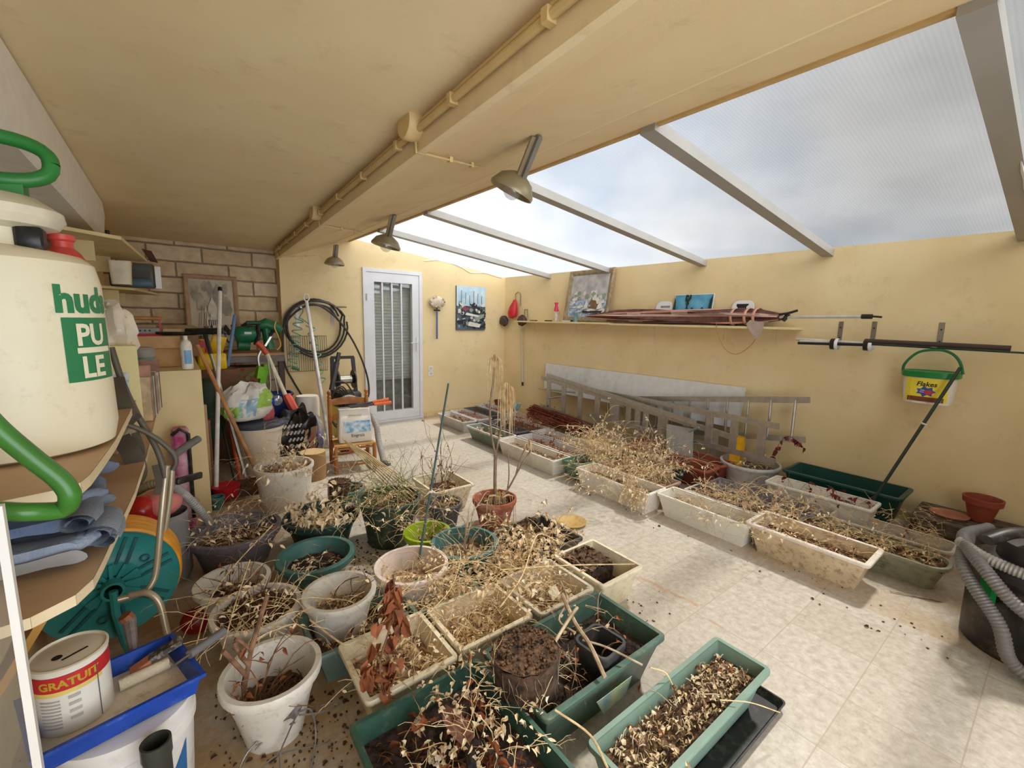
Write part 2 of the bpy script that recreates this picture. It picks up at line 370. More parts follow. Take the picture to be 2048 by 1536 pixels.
# ================================================================= the room
def floor_mat():
    m = bpy.data.materials.new('terrazzo_tiles'); m.use_nodes = True
    nt = m.node_tree; N = nt.nodes; L = nt.links; b = N['Principled BSDF']
    g = N.new('ShaderNodeNewGeometry'); sx = N.new('ShaderNodeSeparateXYZ'); L.new(g.outputs['Position'], sx.inputs['Vector'])
    def math_(op, a, bb=None):
        n = N.new('ShaderNodeMath'); n.operation = op
        for i, q in enumerate((a, bb)):
            if q is None: continue
            if isinstance(q, (int, float)): n.inputs[i].default_value = q
            else: L.new(q, n.inputs[i])
        return n.outputs[0]
    S = .3333; masks = []; cells = []
    for ax in ('X', 'Y'):
        t = math_('DIVIDE', sx.outputs[ax], S); fr = math_('FRACT', t); cells.append(math_('FLOOR', t))
        d = math_('ABSOLUTE', math_('SUBTRACT', math_('FRACT', math_('ADD', fr, .5)), .5))
        masks.append(math_('LESS_THAN', d, .0075))
    grout = math_('MAXIMUM', masks[0], masks[1])
    vo = N.new('ShaderNodeTexVoronoi'); vo.inputs['Scale'].default_value = 34; L.new(g.outputs['Position'], vo.inputs['Vector'])
    nz = N.new('ShaderNodeTexNoise'); nz.inputs['Scale'].default_value = 26; nz.inputs['Detail'].default_value = 7; nz.inputs['Roughness'].default_value = .7; L.new(g.outputs['Position'], nz.inputs['Vector'])
    rp = N.new('ShaderNodeValToRGB'); e = rp.color_ramp.elements
    e[0].position = .32; e[0].color = lin('#aba192'); e[1].position = .66; e[1].color = lin('#cec6ba')
    q = e.new(.5); q.color = lin('#c0b7a8'); L.new(nz.outputs['Fac'], rp.inputs['Fac'])
    r2 = N.new('ShaderNodeValToRGB'); r2.color_ramp.elements[0].position = .0; r2.color_ramp.elements[0].color = (.5, .5, .5, 1); r2.color_ramp.elements[1].position = .35; r2.color_ramp.elements[1].color = (0, 0, 0, 1)
    L.new(vo.outputs['Distance'], r2.inputs['Fac'])
    mx = N.new('ShaderNodeMixRGB'); mx.inputs['Color2'].default_value = lin('#d8d1c6'); L.new(r2.outputs['Color'], mx.inputs['Fac']); L.new(rp.outputs['Color'], mx.inputs['Color1'])
    # per tile tint
    wn = N.new('ShaderNodeTexWhiteNoise'); cx = N.new('ShaderNodeCombineXYZ'); L.new(cells[0], cx.inputs[0]); L.new(cells[1], cx.inputs[1]); L.new(cx.outputs[0], wn.inputs['Vector'])
    tint = N.new('ShaderNodeMixRGB'); tint.blend_type = 'MULTIPLY'; tint.inputs['Color2'].default_value = (.88, .86, .82, 1)
    L.new(math_('MULTIPLY', wn.outputs['Value'], .8), tint.inputs['Fac']); L.new(mx.outputs['Color'], tint.inputs['Color1'])
    # soil stains: broad dirty patches with specks, mostly around the pots
    n3 = N.new('ShaderNodeTexNoise'); n3.inputs['Scale'].default_value = 3.2; n3.inputs['Detail'].default_value = 8; n3.inputs['Roughness'].default_value = .72; L.new(g.outputs['Position'], n3.inputs['Vector'])
    near = math_('SMOOTH_MIN', 1.0, math_('MAXIMUM', 0.0, math_('MULTIPLY', math_('SUBTRACT', -2.15, sx.outputs['X']), 1.7)))
    row = math_('MULTIPLY', math_('GREATER_THAN', sx.outputs['X'], -.2), .55)
    zone = math_('MAXIMUM', near, row)
    st = math_('MULTIPLY', math_('MULTIPLY', math_('MAXIMUM', 0.0, math_('SUBTRACT', n3.outputs['Fac'], .36)), 3.4), zone)
    dm = N.new('ShaderNodeMixRGB'); dm.inputs['Color2'].default_value = lin('#a8834d'); dm.use_clamp = True
    L.new(math_('MINIMUM', st, .8), dm.inputs['Fac']); L.new(tint.outputs['Color'], dm.inputs['Color1'])
    n4 = N.new('ShaderNodeTexNoise'); n4.inputs['Scale'].default_value = 42; n4.inputs['Detail'].default_value = 3; L.new(g.outputs['Position'], n4.inputs['Vector'])
    sp = math_('MULTIPLY', math_('GREATER_THAN', n4.outputs['Fac'], .715), math_('ADD', .15, zone))
    d2 = N.new('ShaderNodeMixRGB'); d2.inputs['Color2'].default_value = lin('#4d3826'); L.new(math_('MINIMUM', sp, .9), d2.inputs['Fac']); L.new(dm.outputs['Color'], d2.inputs['Color1'])
    # rust streak left by a watering pipe
    prev = d2.outputs['Color']
    for (ax_, ay_), (bx_, by_), wd_ in (((-.96, -.62), (-.93, -.98), .022), ((-1.0, -1.07), (-1.0, -1.15), .012)):
        sb_ = N.new('ShaderNodeVectorMath'); sb_.operation = 'SUBTRACT'; L.new(g.outputs['Position'], sb_.inputs[0]); sb_.inputs[1].default_value = (ax_, ay_, 0)
        dvx, dvy = bx_-ax_, by_-ay_; ln_ = math.hypot(dvx, dvy)
        d_a = N.new('ShaderNodeVectorMath'); d_a.operation = 'DOT_PRODUCT'; L.new(sb_.outputs[0], d_a.inputs[0]); d_a.inputs[1].default_value = (dvx/ln_, dvy/ln_, 0)
        d_p = N.new('ShaderNodeVectorMath'); d_p.operation = 'DOT_PRODUCT'; L.new(sb_.outputs[0], d_p.inputs[0]); d_p.inputs[1].default_value = (-dvy/ln_, dvx/ln_, 0)
        wob = math_('ADD', d_p.outputs['Value'], math_('MULTIPLY', math_('SUBTRACT', n3.outputs['Fac'], .5), .12))
        k_ = math_('MULTIPLY', math_('MAXIMUM', 0.0, math_('SUBTRACT', 1.0, math_('DIVIDE', math_('ABSOLUTE', wob), wd_))), math_('MULTIPLY', math_('GREATER_THAN', d_a.outputs['Value'], 0.0), math_('LESS_THAN', d_a.outputs['Value'], ln_)))
        rs_ = N.new('ShaderNodeMixRGB'); rs_.inputs['Color2'].default_value = lin('#b8763c'); L.new(math_('MULTIPLY', k_, .5), rs_.inputs['Fac']); L.new(prev, rs_.inputs['Color1']); prev = rs_.outputs['Color']
    gm = N.new('ShaderNodeMixRGB'); gm.inputs['Color2'].default_value = lin('#a99a86'); L.new(math_('MULTIPLY', grout, .75), gm.inputs['Fac']); L.new(prev, gm.inputs['Color1'])
    L.new(gm.outputs['Color'], b.inputs['Base Color']); b.inputs['Roughness'].default_value = .38; b.inputs['Specular IOR Level'].default_value = .35
    bp = N.new('ShaderNodeBump'); bp.inputs['Strength'].default_value = .25; bp.inputs['Distance'].default_value = .004; bp.invert = True
    L.new(grout, bp.inputs['Height']); L.new(bp.outputs['Normal'], b.inputs['Normal'])
    return m
def plaster(name, col, col2, sc_=2.2):
    return mat(name, col, .85, col2=col2, scale=sc_, bump=.12, bscale=180, spec=.2, dirt='#8d7a55', dscale=5, damt=.06)
WALLM = plaster('yellow_plaster', '#e3cd9f', '#dcc493')
CEILM = plaster('ceiling_paint', '#ecd9b0', '#e6d1a6')
def stone_mat():
    m = bpy.data.materials.new('stone_blocks'); m.use_nodes = True
    nt = m.node_tree; N = nt.nodes; L = nt.links; b = N['Principled BSDF']
    g = N.new('ShaderNodeNewGeometry'); sx = N.new('ShaderNodeSeparateXYZ'); L.new(g.outputs['Position'], sx.inputs['Vector'])
    cx = N.new('ShaderNodeCombineXYZ'); L.new(sx.outputs['X'], cx.inputs[0]); L.new(sx.outputs['Z'], cx.inputs[1])
    nzv = N.new('ShaderNodeTexNoise'); nzv.inputs['Scale'].default_value = 5; L.new(g.outputs['Position'], nzv.inputs['Vector'])
    ad = N.new('ShaderNodeMixRGB'); ad.blend_type = 'ADD'; ad.inputs['Fac'].default_value = .02; L.new(cx.outputs[0], ad.inputs['Color1']); L.new(nzv.outputs['Color'], ad.inputs['Color2'])
    br = N.new('ShaderNodeTexBrick'); br.inputs['Scale'].default_value = 1; br.inputs['Brick Width'].default_value = .5; br.inputs['Row Height'].default_value = .175
    br.inputs['Mortar Size'].default_value = .011; br.inputs['Mortar Smooth'].default_value = .3; br.inputs['Bias'].default_value = -.2
    br.inputs['Color1'].default_value = lin('#d8c3a0'); br.inputs['Color2'].default_value = lin('#c4a880'); br.inputs['Mortar'].default_value = lin('#8f7c62')
    L.new(ad.outputs[0], br.inputs['Vector'])
    nz = N.new('ShaderNodeTexNoise'); nz.inputs['Scale'].default_value = 12; nz.inputs['Detail'].default_value = 8; L.new(g.outputs['Position'], nz.inputs['Vector'])
    mx = N.new('ShaderNodeMixRGB'); mx.blend_type = 'OVERLAY'; mx.inputs['Fac'].default_value = .55; L.new(br.outputs['Color'], mx.inputs['Color1']); L.new(nz.outputs['Fac'], mx.inputs['Color2'])
    L.new(mx.outputs['Color'], b.inputs['Base Color']); b.inputs['Roughness'].default_value = .9
    bp = N.new('ShaderNodeBump'); bp.inputs['Strength'].default_value = .7; bp.inputs['Distance'].default_value = .02; bp.invert = True
    L.new(br.outputs['Fac'], bp.inputs['Height']); L.new(bp.outputs['Normal'], b.inputs['Normal'])
    return m
def poly_mat():
    """twin-wall polycarbonate: partly clear, partly scattering, with fine flutes running down the slope"""
    m = bpy.data.materials.new('twinwall_polycarbonate'); m.use_nodes = True
    nt = m.node_tree; N = nt.nodes; L = nt.links
    for n in list(N):
        if n.type != 'OUTPUT_MATERIAL': N.remove(n)
    out = [n for n in N if n.type == 'OUTPUT_MATERIAL'][0]
    g = N.new('ShaderNodeNewGeometry'); wv = N.new('ShaderNodeTexWave'); wv.wave_type = 'BANDS'; wv.bands_direction = 'Y'; wv.inputs['Scale'].default_value = 19; wv.inputs['Distortion'].default_value = .0
    L.new(g.outputs['Position'], wv.inputs['Vector'])
    nz = N.new('ShaderNodeTexNoise'); nz.inputs['Scale'].default_value = 1.3; nz.inputs['Detail'].default_value = 6; L.new(g.outputs['Position'], nz.inputs['Vector'])
    rp = N.new('ShaderNodeValToRGB'); rp.color_ramp.elements[0].color = (.84, .84, .84, 1); rp.color_ramp.elements[1].color = (.92, .92, .92, 1); L.new(wv.outputs['Fac'], rp.inputs['Fac'])
    tr = N.new('ShaderNodeBsdfTransparent'); L.new(rp.outputs['Color'], tr.inputs['Color'])
    tl = N.new('ShaderNodeBsdfTranslucent'); tl.inputs['Color'].default_value = (.9, .92, .93, 1)
    gl = N.new('ShaderNodeBsdfGlossy'); gl.inputs['Roughness'].default_value = .15
    r2 = N.new('ShaderNodeValToRGB'); r2.color_ramp.elements[0].position = .4; r2.color_ramp.elements[0].color = (.10, .10, .10, 1); r2.color_ramp.elements[1].position = .68; r2.color_ramp.elements[1].color = (.17, .17, .17, 1); L.new(nz.outputs['Fac'], r2.inputs['Fac'])
    m1 = N.new('ShaderNodeMixShader'); L.new(r2.outputs['Color'], m1.inputs[0]); L.new(tr.outputs[0], m1.inputs[1]); L.new(tl.outputs[0], m1.inputs[2])
    
    m2 = N.new('ShaderNodeMixShader'); m2.inputs[0].default_value = .025; L.new(m1.outputs[0], m2.inputs[1]); L.new(gl.outputs[0], m2.inputs[2])
    L.new(m2.outputs[0], out.inputs['Surface'])
    return m
XR, YB, XL, YS, YN = 1.458, 4.05, -3.62, 4.25, -3.3        # right wall, back wall, left wall, stone wall, near end
RX = -1.14                                                  # upper edge of the glazed roof
def ridge_z(y): return 2.51 + (y+1.7)*(2.555-2.51)/5.75
def wall_z(y): return 2.185 + (y+1.7)*(2.235-2.185)/5.75
def beam_x(y): return -2.236 - (y+.30)*-.0455 if False else -2.236 + (y+.30)*.0455
ZC, ZBEAM = 2.31, 2.19
struct(MB().box((XL-.2, YN, -.12), (XR+.2, YS+.2, 0)).build('floor', floor_mat(), smooth=False))
struct(MB().slab([(XR, YN, 0), (XR, YB, 0), (XR, YB, wall_z(YB)), (XR, YN, wall_z(YN))], (.2, 0, 0)).build('wall_right', WALLM, smooth=False))
struct(MB().box((-1.0, YN-.2, -.1), (XR+.2, YN, 2.75)).box((XL-.2, YN-.2, 2.15), (-1.0, YN, 2.75)).build('wall_front_added', WALLM, smooth=False))  # unseen wall added behind the camera, its left opening shapes the incoming light
# back wall with the door opening
D0, D1, DH = -.985, -.10, 2.19
def zroof(x): return ridge_z(YB) + (wall_z(YB)-ridge_z(YB))*(x-RX)/(XR-RX) if x > RX else ridge_z(YB)
XBL = beam_x(YB) + .04
wb = MB()
wb.slab([(XBL, YB, 0), (D0, YB, 0), (D0, YB, zroof(D0)), (RX, YB, ridge_z(YB)), (RX-.02, YB, 2.74), (XBL, YB, 2.74)], (0, .22, 0))
wb.slab([(D1, YB, 0), (XR, YB, 0), (XR, YB, wall_z(YB)), (D1, YB, zroof(D1))], (0, .22, 0))
wb.slab([(D0, YB, DH), (D1, YB, DH), (D1, YB, zroof(D1)), (D0, YB, zroof(D0))], (0, .22, 0))
struct(wb.build('wall_back', WALLM, smooth=False))
struct(MB().box((XL-.2, YS, 0), (XBL+.1, YS+.2, 2.6)).build('wall_stone', stone_mat(), smooth=False))
# left wall with window opening
WY0, WY1, WZ0, WZ1 = -3.1, 2.35, 1.0, 2.04
wl = MB(); wl.box((XL-.2, YN, 0), (XL, YS, WZ0)); wl.box((XL-.2, YN, WZ1), (XL, YS, 2.5)); wl.box((XL-.2, WY1, WZ0), (XL, YS, WZ1)); wl.box((XL-.2, YN, WZ0), (XL, WY0, WZ1))
struct(wl.build('wall_left', WALLM, smooth=False))
# ceiling (flat part), beam, sloping soffit
y0, y1 = YN, YS
struct(MB().slab([(XL-.2, y0, ZC), (beam_x(y0), y0, ZC), (beam_x(y1), y1, ZC), (XL-.2, y1, ZC)], (0, 0, .2)).build('ceiling', CEILM, smooth=False))
bm_ = MB(); ya, yb = YN, YB
bm_.loft([[(beam_x(y), y, ZBEAM), (beam_x(y), y, ZC+.02), (beam_x(y)+.03, y, ZC+.02), (beam_x(y)+.03, y, ZBEAM)] for y in (ya, yb)], True, True)
struct(bm_.build('trim_1', CEILM, smooth=False))
def seam(y, q): 
    a = Vector((beam_x(y), y, ZBEAM)); b = Vector((RX, y, ridge_z(y)-.035)); p = a.lerp(b, q); 
    return p + Vector((0, 0, .012 if 0 < q < 1 else 0))
sf = MB()
sf.loft([[seam(y, 0), seam(y, .72), seam(y, .725)+Vector((0, 0, -.004)), seam(y, 1), Vector((RX, y, ridge_z(y)-.005)), Vector((RX-.05, y, ridge_z(y)+.2)), Vector((beam_x(y)+.03, y, ZC+.22))] for y in (ya, yb)], True, True)
struct(sf.build('trim_2', plaster('soffit_paint', '#e6d0a4', '#e0c89a'), smooth=False))
PM = poly_mat()
rafters = [-2.9, -1.76, -.63, .51, 1.78, 2.94]
edges = [YN] + rafters + [YB+.05]
def roofp(x, y, dz=0): return Vector((x, y, ridge_z(y) + (wall_z(y)-ridge_z(y))*(x-RX)/(XR-RX) + dz))
for i in range(len(edges)-1):
    a, b = edges[i], edges[i+1]
    struct(MB().poly([roofp(RX-.03, a), roofp(XR+.25, a), roofp(XR+.25, b), roofp(RX-.03, b)]).build('window_%d' % (i+2), PM, smooth=False))
RAFT = mat('lacquered_aluminium', '#a5a199', .4, .1, var=.06, scale=5)
for i, y in enumerate(rafters):
    mb = MB(); bar(mb, roofp(RX-.02, y, -.045), roofp(XR+.1, y, -.045), .06, .085, (0, 1, 0))
    r_ = struct(mb.build('trim_%d' % (i+3), RAFT, smooth=False))
    if i == 1:
        fk = MB(); pts = [Xp(2030+q*6, 100+q*30, .0) for q in range(5)]
        fl = [roofp(.05+.12*q, y-.035, -.075-.004*(q % 2)) for q in range(6)]
        fk.tube(fl, [.003, .008, .006, .009, .007, .002], 5); fk.build('peeling_sealant', WHITEPAINT, r_)
struct(MB().box((XR-.012, YN, wall_z(YN)-.02), (XR+.1, YB, wall_z(YN)-.012)).build('trim_10', WHITEPAINT, smooth=False)) if False else None
# ridge edge strip of the soffit
struct(MB().loft([[(RX-.015, y, ridge_z(y)-.05), (RX+.012, y, ridge_z(y)-.05), (RX+.012, y, ridge_z(y)-.01), (RX-.015, y, ridge_z(y)-.01)] for y in (YN, YB)], True, True).build('trim_11', mat('edge_strip', '#c8a56e', .6, var=.1), smooth=False))
# baseboards
BBM = mat('baseboard_paint', '#e3c78c', .6, var=.08)
bb = MB(); bb.box((D1+.06, YB-.012, 0), (XR, YB, .075)); struct(bb.build('baseboard_back', BBM, smooth=False))
struct(MB().box((XR-.012, -2.6, 0), (XR, YB-.012, .075)).build('baseboard_right', BBM, smooth=False))
# ---------------------------------------------------------------- door
dr = struct(thing('door_1', 'white framed glazed door with vertical bars and closed slats behind', 'door', (D0, YB, 0)))
del dr['label'], dr['category']
FR = mat('door_frame_white', '#dcdbdc', .4, var=.05, scale=6)
fm = MB(); yf = YB-.03
for x0, x1, z0, z1 in ((D0, D0+.05, 0, DH), (D1-.05, D1, 0, DH), (D0+.05, D1-.05, DH-.05, DH), (D0+.05, D1-.05, 0, .03)): fm.box((x0, yf, z0), (x1, YB+.08, z1))
fm.build('frame', FR, dr, smooth=False)
lf = MB(); a0, a1 = D0+.053, D1-.053
for x0, x1, z0, z1 in ((a0, a0+.105, .033, DH-.053), (a1-.105, a1, .033, DH-.053), (a0+.105, a1-.105, DH-.18, DH-.053), (a0+.105, a1-.105, .033, .16)): lf.box((x0, yf+.012, z0), (x1, YB+.05, z1))
leaf_ = lf.build('leaf', FR, dr, smooth=False)
gb = MB()
for k in range(3):
    x = a0+.105 + (a1-a0-.21)*(k+1)/4 - .02; gb.box((x-.011, YB-.003, .15), (x+.011, YB+.02, DH-.17))
gb.build('bars', FR, leaf_, smooth=False)
GLASSM = thin_glass('window_glass')
MB().box((a0+.1, YB+.025, .155), (a1-.1, YB+.031, DH-.175)).build('pane', GLASSM, leaf_, smooth=False)
hd = MB(); hz = 1.13; hx = a1-.04
hd.box((hx-.016, yf-.008, hz-.1), (hx+.016, yf+.012, hz+.1)); hd.tube([(hx, yf-.005, hz+.03), (hx, yf-.05, hz+.03)], .009, 8); hd.tube([(hx, yf-.05, hz+.03), (hx-.12, yf-.052, hz+.025)], .009, 8)
hd.build('handle', FR, leaf_)
for z in (1.75, .4):
    MB().lathe([(.013, 0), (.013, .09)], TR(D0+.05, yf-.012, z), 8, cap0=True, cap1=True).build('hinge', FR, leaf_)
# roller slats and the outside ledge seen through the pane
sh = MB(); z = .62
while z < DH-.1:
    sh.loft([[(D0-.2, YB+.16, z), (D0-.2, YB+.15, z+.022), (D0-.2, YB+.165, z+.042)], [(D1+.2, YB+.16, z), (D1+.2, YB+.15, z+.022), (D1+.2, YB+.165, z+.042)]], closed=False); z += .045
sh.box((D0-.2, YB+.165, .6), (D1+.2, YB+.175, DH+.1))
shu = sh.build('roller_slats', mat('slat_grey', '#c3c5bd', .5, var=.1), dr)
MB().box((D0-.3, YB+.2, 0), (D1+.3, YB+.26, .65)).build('outer_wall', mat('outer_wall_grey', '#8c8a80', .9, var=.2), dr, smooth=False)
# ---------------------------------------------------------------- left window and its roller box
wn = struct(thing('window_1', '', '', (XL, -1, WZ0))); del wn['label'], wn['category']
wf = MB(); xw = XL-.02
for ya_, yb_, za_, zb_ in ((WY0, WY1, WZ0, WZ0+.05), (WY0, WY1, WZ1-.06, WZ1), (WY1-.05, WY1, WZ0+.05, WZ1-.06), (WY0, WY0+.05, WZ0+.05, WZ1-.06), (.55, .63, WZ0+.05, WZ1-.06)):
    wf.box((xw-.05, ya_, za_), (xw+.03, yb_, zb_))
wf.build('frame', FR, wn, smooth=False)
MB().box((xw-.03, WY0+.04, WZ0+.04), (xw-.024, WY1-.04, WZ1-.05)).build('pane', GLASSM, wn, smooth=False)
MB().box((xw+.031, WY1-.12, WZ0+.04), (xw+.036, WY1-.075, WZ1-.06)).build('seal', BLACKPL, wn, smooth=False)
MB().box((xw-.12, WY0, WZ0), (xw-.1, WY1, WZ1)).build('closed_blind', mat('blind_beige', '#c9b79b', .8, var=.08), wn, smooth=False)
rb = MB(); xb0 = -3.44
rb.loft([[(XL+.004, y, 2.30), (XL+.004, y, 2.05), (xb0-.02, y, 2.05), (xb0, y, 2.075), (xb0+.015*(1 if y > 0 else -1), y, 2.2), (xb0+.01, y, 2.30)] for y in (-3.25, 2.42)], True, True)
tg = rb.build('shutter_box', mat('shutter_box_white', '#f4f1e8', .5, var=.05)); tag(tg, 'long white roller shutter box under the ceiling above the left window', 'shutter box')
# ================================================================= planters and pots
def rectp(label, x0, x1, y0, y1, h, body, rimm=None, fill=.62, sm=SOILD, seed=1, group=None, lip=.014, taper=.03, z0=0., tilt=0., cr=.01, name='window_box', rz=0., dr=None, amp=.012, cat='planter'):
    """rectangular window box given by the extents of its rim on the floor plan"""
    a, b = (x1-x0)/2-lip, (y1-y0)/2-lip
    t = thing(name, label, cat, ((x0+x1)/2, (y0+y1)/2, z0), rz, group)
    tub(t, a, b, h, body, rimm, 'rect', taper, lip=lip, cr=cr)
    rg = random.Random(seed); zs = h*fill; q = taper*(1-fill)
    if sm: soil(t, a-q-.008, b-q-.008, zs, 'rect', sm, rg, amp)
    if dr: dress(t, a-q-.01, b-q-.01, zs+.002, 'rect', rg, **dr)
    return t
def roundp(label, l, r, h, body, fill=.7, sm=SOILD, seed=1, rimm=None, lip=.014, lh=.03, taper=.06, name='flower_pot', z0=0., dr=None, amp=.012, cat='pot', group=None, sy=1., rz=0., dc=(0, 0)):
    """round pot given by the left and right rim points seen in the photo, at its rim height"""
    A, B = Zp(l[0], l[1], z0+h), Zp(r[0], r[1], z0+h); c = (A+B)/2; rad = (A-B).length/2 - lip
    t = thing(name, label, cat, (c.x+dc[0], c.y+dc[1], z0), rz, group)
    tub(t, rad, rad*sy, h, body, rimm, 'oval', taper, lip=lip, lh=lh)
    rg = random.Random(seed); zs = h*fill; q = taper*(1-fill)
    if sm: soil(t, rad-q-.008, (rad*sy)-q-.008, zs, 'oval', sm, rg, amp)
    if dr: dress(t, rad-q-.01, rad*sy-q-.01, zs+.002, 'oval', rg, **dr)
    return t
S_ = dict(ms=STRAW, ml=PALE, mlit=STRAW)
def sp(**k): d = dict(ms=STRAW, ml=PALE, mlit=STRAW); d.update(k); return d
ROW = 'window boxes in the long row below the right wall'
# --- the long row, from the far wall towards the viewer
rectp('grey-white window box with small rust sprouts, by the aisle nearest the back wall', -.115, .125, 2.83, 3.55, .155, WHITEGREY, seed=11, group=ROW, fill=.7, sm=SOILP, dr=sp(n=5, h=.12, ms=RUST, leaves=26, ml=RUST, ll=.03, lw=.012, litter=50))
rectp('window box filled with pinkish bare soil, second from the aisle at the back wall', .14, .39, 2.85, 3.62, .155, WHITEGREY, seed=12, group=ROW, fill=.8, sm=SOILPK, dr=sp(n=4, h=.11, ms=RUST, leaves=16, ml=RUST, litter=14))
rectp('slate grey empty window box near the back wall, behind the pinkish one', .41, .64, 2.95, 3.68, .155, SLATEPL, seed=13, group=ROW, fill=.45, sm=SOILB, dr=sp(n=3, h=.14, ms=RUST, leaves=14, ml=RUST, litter=12))
rectp('grey-white window box full of red sprouts in the far corner row', .66, .93, 2.95, 3.75, .17, WHITEGREY, seed=14, group=ROW, fill=.7, sm=SOILP, dr=sp(n=22, h=.16, ms=RUST, leaves=60, ml=RUST, litter=30))
rectp('grey-green window box with flared sides, second along the aisle from the back wall', -.2, .05, 1.86, 2.62, .175, mat('sage_plastic', '#7d8a7c', .45, var=.1, scale=6, dirt='#8b7a60', dscale=20, damt=.4), WHITEGREY, seed=15, group=ROW, fill=.6, sm=SOILB, taper=.05, dr=sp(n=14, h=.14, leaves=30, ll=.05, litter=40))
rectp('dark slate window box behind the grey-green one', .09, .33, 1.95, 2.66, .175, SLATEPL, seed=16, group=ROW, fill=.5, sm=SOILD, dr=sp(n=10, h=.2, ms=GREYTWIG, leaves=10, litter=30))
rectp('low box overgrown with rust red stems and tan leaves, behind the dark slate box', .4, .75, 1.95, 2.85, .13, WHITEGREY, seed=17, group=ROW, fill=.7, sm=SOILB, dr=sp(n=40, h=.2, ms=RUST, leaves=70, ml=RUST, flowers=20, mf=PALE, litter=60, mlit=RUST))
rectp('off-white window box with a rust tuft, along the aisle left of the small green planter', -.245, .015, .925, 1.86, .165, mat('warm_white_plastic', '#e3dccb', .45, var=.08, scale=6, dirt='#a08462', dscale=18, damt=.35), seed=18, group=ROW, fill=.62, sm=SOILP, dr=sp(n=7, h=.11, leaves=26, ml=PALE, ll=.04, litter=60, flowers=6, mf=RUST))
rectp('grey-white window box with red tufts, between two paler boxes left of the small green planter', .04, .3, .93, 1.88, .165, WHITEGREY, seed=19, group=ROW, fill=.68, sm=SOILPK, dr=sp(n=9, h=.13, ms=RUST, leaves=46, ml=RUST, ll=.04, litter=40))
rectp('pale grey window box strewn with white litter, third from the aisle by the ladders', .33, .6, .95, 1.97, .165, WHITEGREY, seed=20, group=ROW, fill=.6, sm=SOILP, dr=sp(n=10, h=.15, leaves=40, flowers=22, litter=70, mlit=PALE))
rectp('small green planter with its short end to the aisle, between two white boxes', -.165, .5, .665, .9, .18, mat('mid_green_plastic', '#55806a', .42, var=.1, scale=7, dirt='#8f8a70', dscale=20, damt=.25), seed=21, group=ROW, fill=.72, sm=SOILB, taper=.045, dr=sp(n=12, h=.2, ms=GREYTWIG, leaves=8, litter=60))
rectp('white window box with yellow dry creeper hanging over its front, middle of the row', -.235, .03, -.15, .64, .185, WHITEPL, seed=22, group=ROW, fill=.6, sm=SOILB, dr=sp(n=26, h=.24, leaves=50, flowers=30, litter=50, droop=.5))
rectp('tan-pink window box with a straw tangle, behind the white box with the hanging creeper', .06, .3, -.12, .64, .17, mat('tan_pink_plastic', '#b99e8a', .5, var=.1, dirt='#7d6450', dscale=20, damt=.35), seed=23, group=ROW, fill=.75, sm=SOILP, dr=sp(n=46, h=.36, r=.0024, leaves=60, flowers=50, litter=60, droop=.45, branch=.35))
rectp('dark green window box buried under pale twisted stems in the middle of the row', .34, .58, .0, .74, .17, DKGREENPL, seed=24, group=ROW, fill=.7, sm=SOILD, dr=sp(n=44, h=.42, r=.0026, ms=GREYTWIG, leaves=40, flowers=60, litter=40, droop=.45, branch=.35))
rectp('grey tray under the tall straw tangle beside the brown planters', .3, .56, .78, .93, .1, WHITEGREY, seed=25, group=ROW, fill=.7, sm=SOILP, dr=sp(n=30, h=.5, r=.0026, leaves=50, flowers=60, litter=30, droop=.5, branch=.4)) if False else None
rectp('smooth white window box with clean grey soil, left of the dirty cream box', -.14, .11, -.87, -.155, .185, mat('clean_white_plastic', '#e6e2d4', .4, var=.06, scale=5, dirt='#a89a80', dscale=22, damt=.2), seed=26, group=ROW, fill=.55, sm=SOILP, taper=.04, dr=sp(n=9, h=.14, leaves=16, litter=30, ll=.04, r=.003))
rectp('dark window box with a grey rim covered in straw, behind the smooth white one', .14, .38, -.9, -.22, .175, SLATEPL, WHITEGREY, seed=27, group=ROW, fill=.85, sm=SOILB, dr=sp(n=38, h=.26, r=.0024, leaves=50, flowers=24, litter=90, droop=.5, lean=1.))
rectp('lilac-grey window box with bare dark soil, third from the aisle beside the round white pot', .43, .68, -1.05, -.25, .175, mat('lilac_grey_plastic', '#8c888c', .45, var=.1, dirt='#6c5d50', dscale=20, damt=.35), seed=28, group=ROW, fill=.6, sm=SOILD, dr=sp(n=7, h=.2, ms=GREYTWIG, leaves=14, ml=RUST, litter=16))
rectp('dirty cream window box with mould-stained front, nearest of the front row', -.125, .2, -1.51, -.83, .205, DIRTYCR, mat('cream_rim', '#e0d5c6', .45, var=.08, dirt='#9b8566', dscale=30, damt=.3), seed=29, group=ROW, fill=.6, sm=SOILB, lip=.022, taper=.05, dr=sp(n=8, h=.1, leaves=14, ml=RUST, litter=60, llit=.07))
rectp('long translucent window box with mossy soil and curled stems, behind the dirty cream box', .25, .5, -1.78, -1.0, .165, mat('translucent_greenish', '#b7b79b', .3, var=.12, dirt='#5d5b3c', dscale=16, damt=.6, trans=.25), seed=30, group=ROW, fill=.88, sm=SOILB, cr=.09, taper=.05, dr=sp(n=34, h=.16, leaves=40, ml=PALE, flowers=14, litter=160, droop=.55, lean=1.))
rectp('long off-white empty window box at the near end of the row, beside the wooden crate', .56, .8, -1.76, -1.1, .165, mat('dusty_white_plastic', '#cfc4b2', .5, var=.1, dirt='#7d674c', dscale=18, damt=.45), seed=31, group=ROW, fill=.5, sm=SOILB, cr=.05, dr=sp(n=5, h=.16, leaves=10, ml=RUST, litter=30))
rectp('clean-rimmed white window box holding one green cane before the dark green trough', .72, .97, -1.32, -.6, .24, WHITEPL, seed=32, group=ROW, fill=.6, sm=SOILP, taper=.03, dr=sp(n=12, h=.28, ms=TWIG, leaves=40, ml=REDL, ll=.045, lw=.024, litter=14))
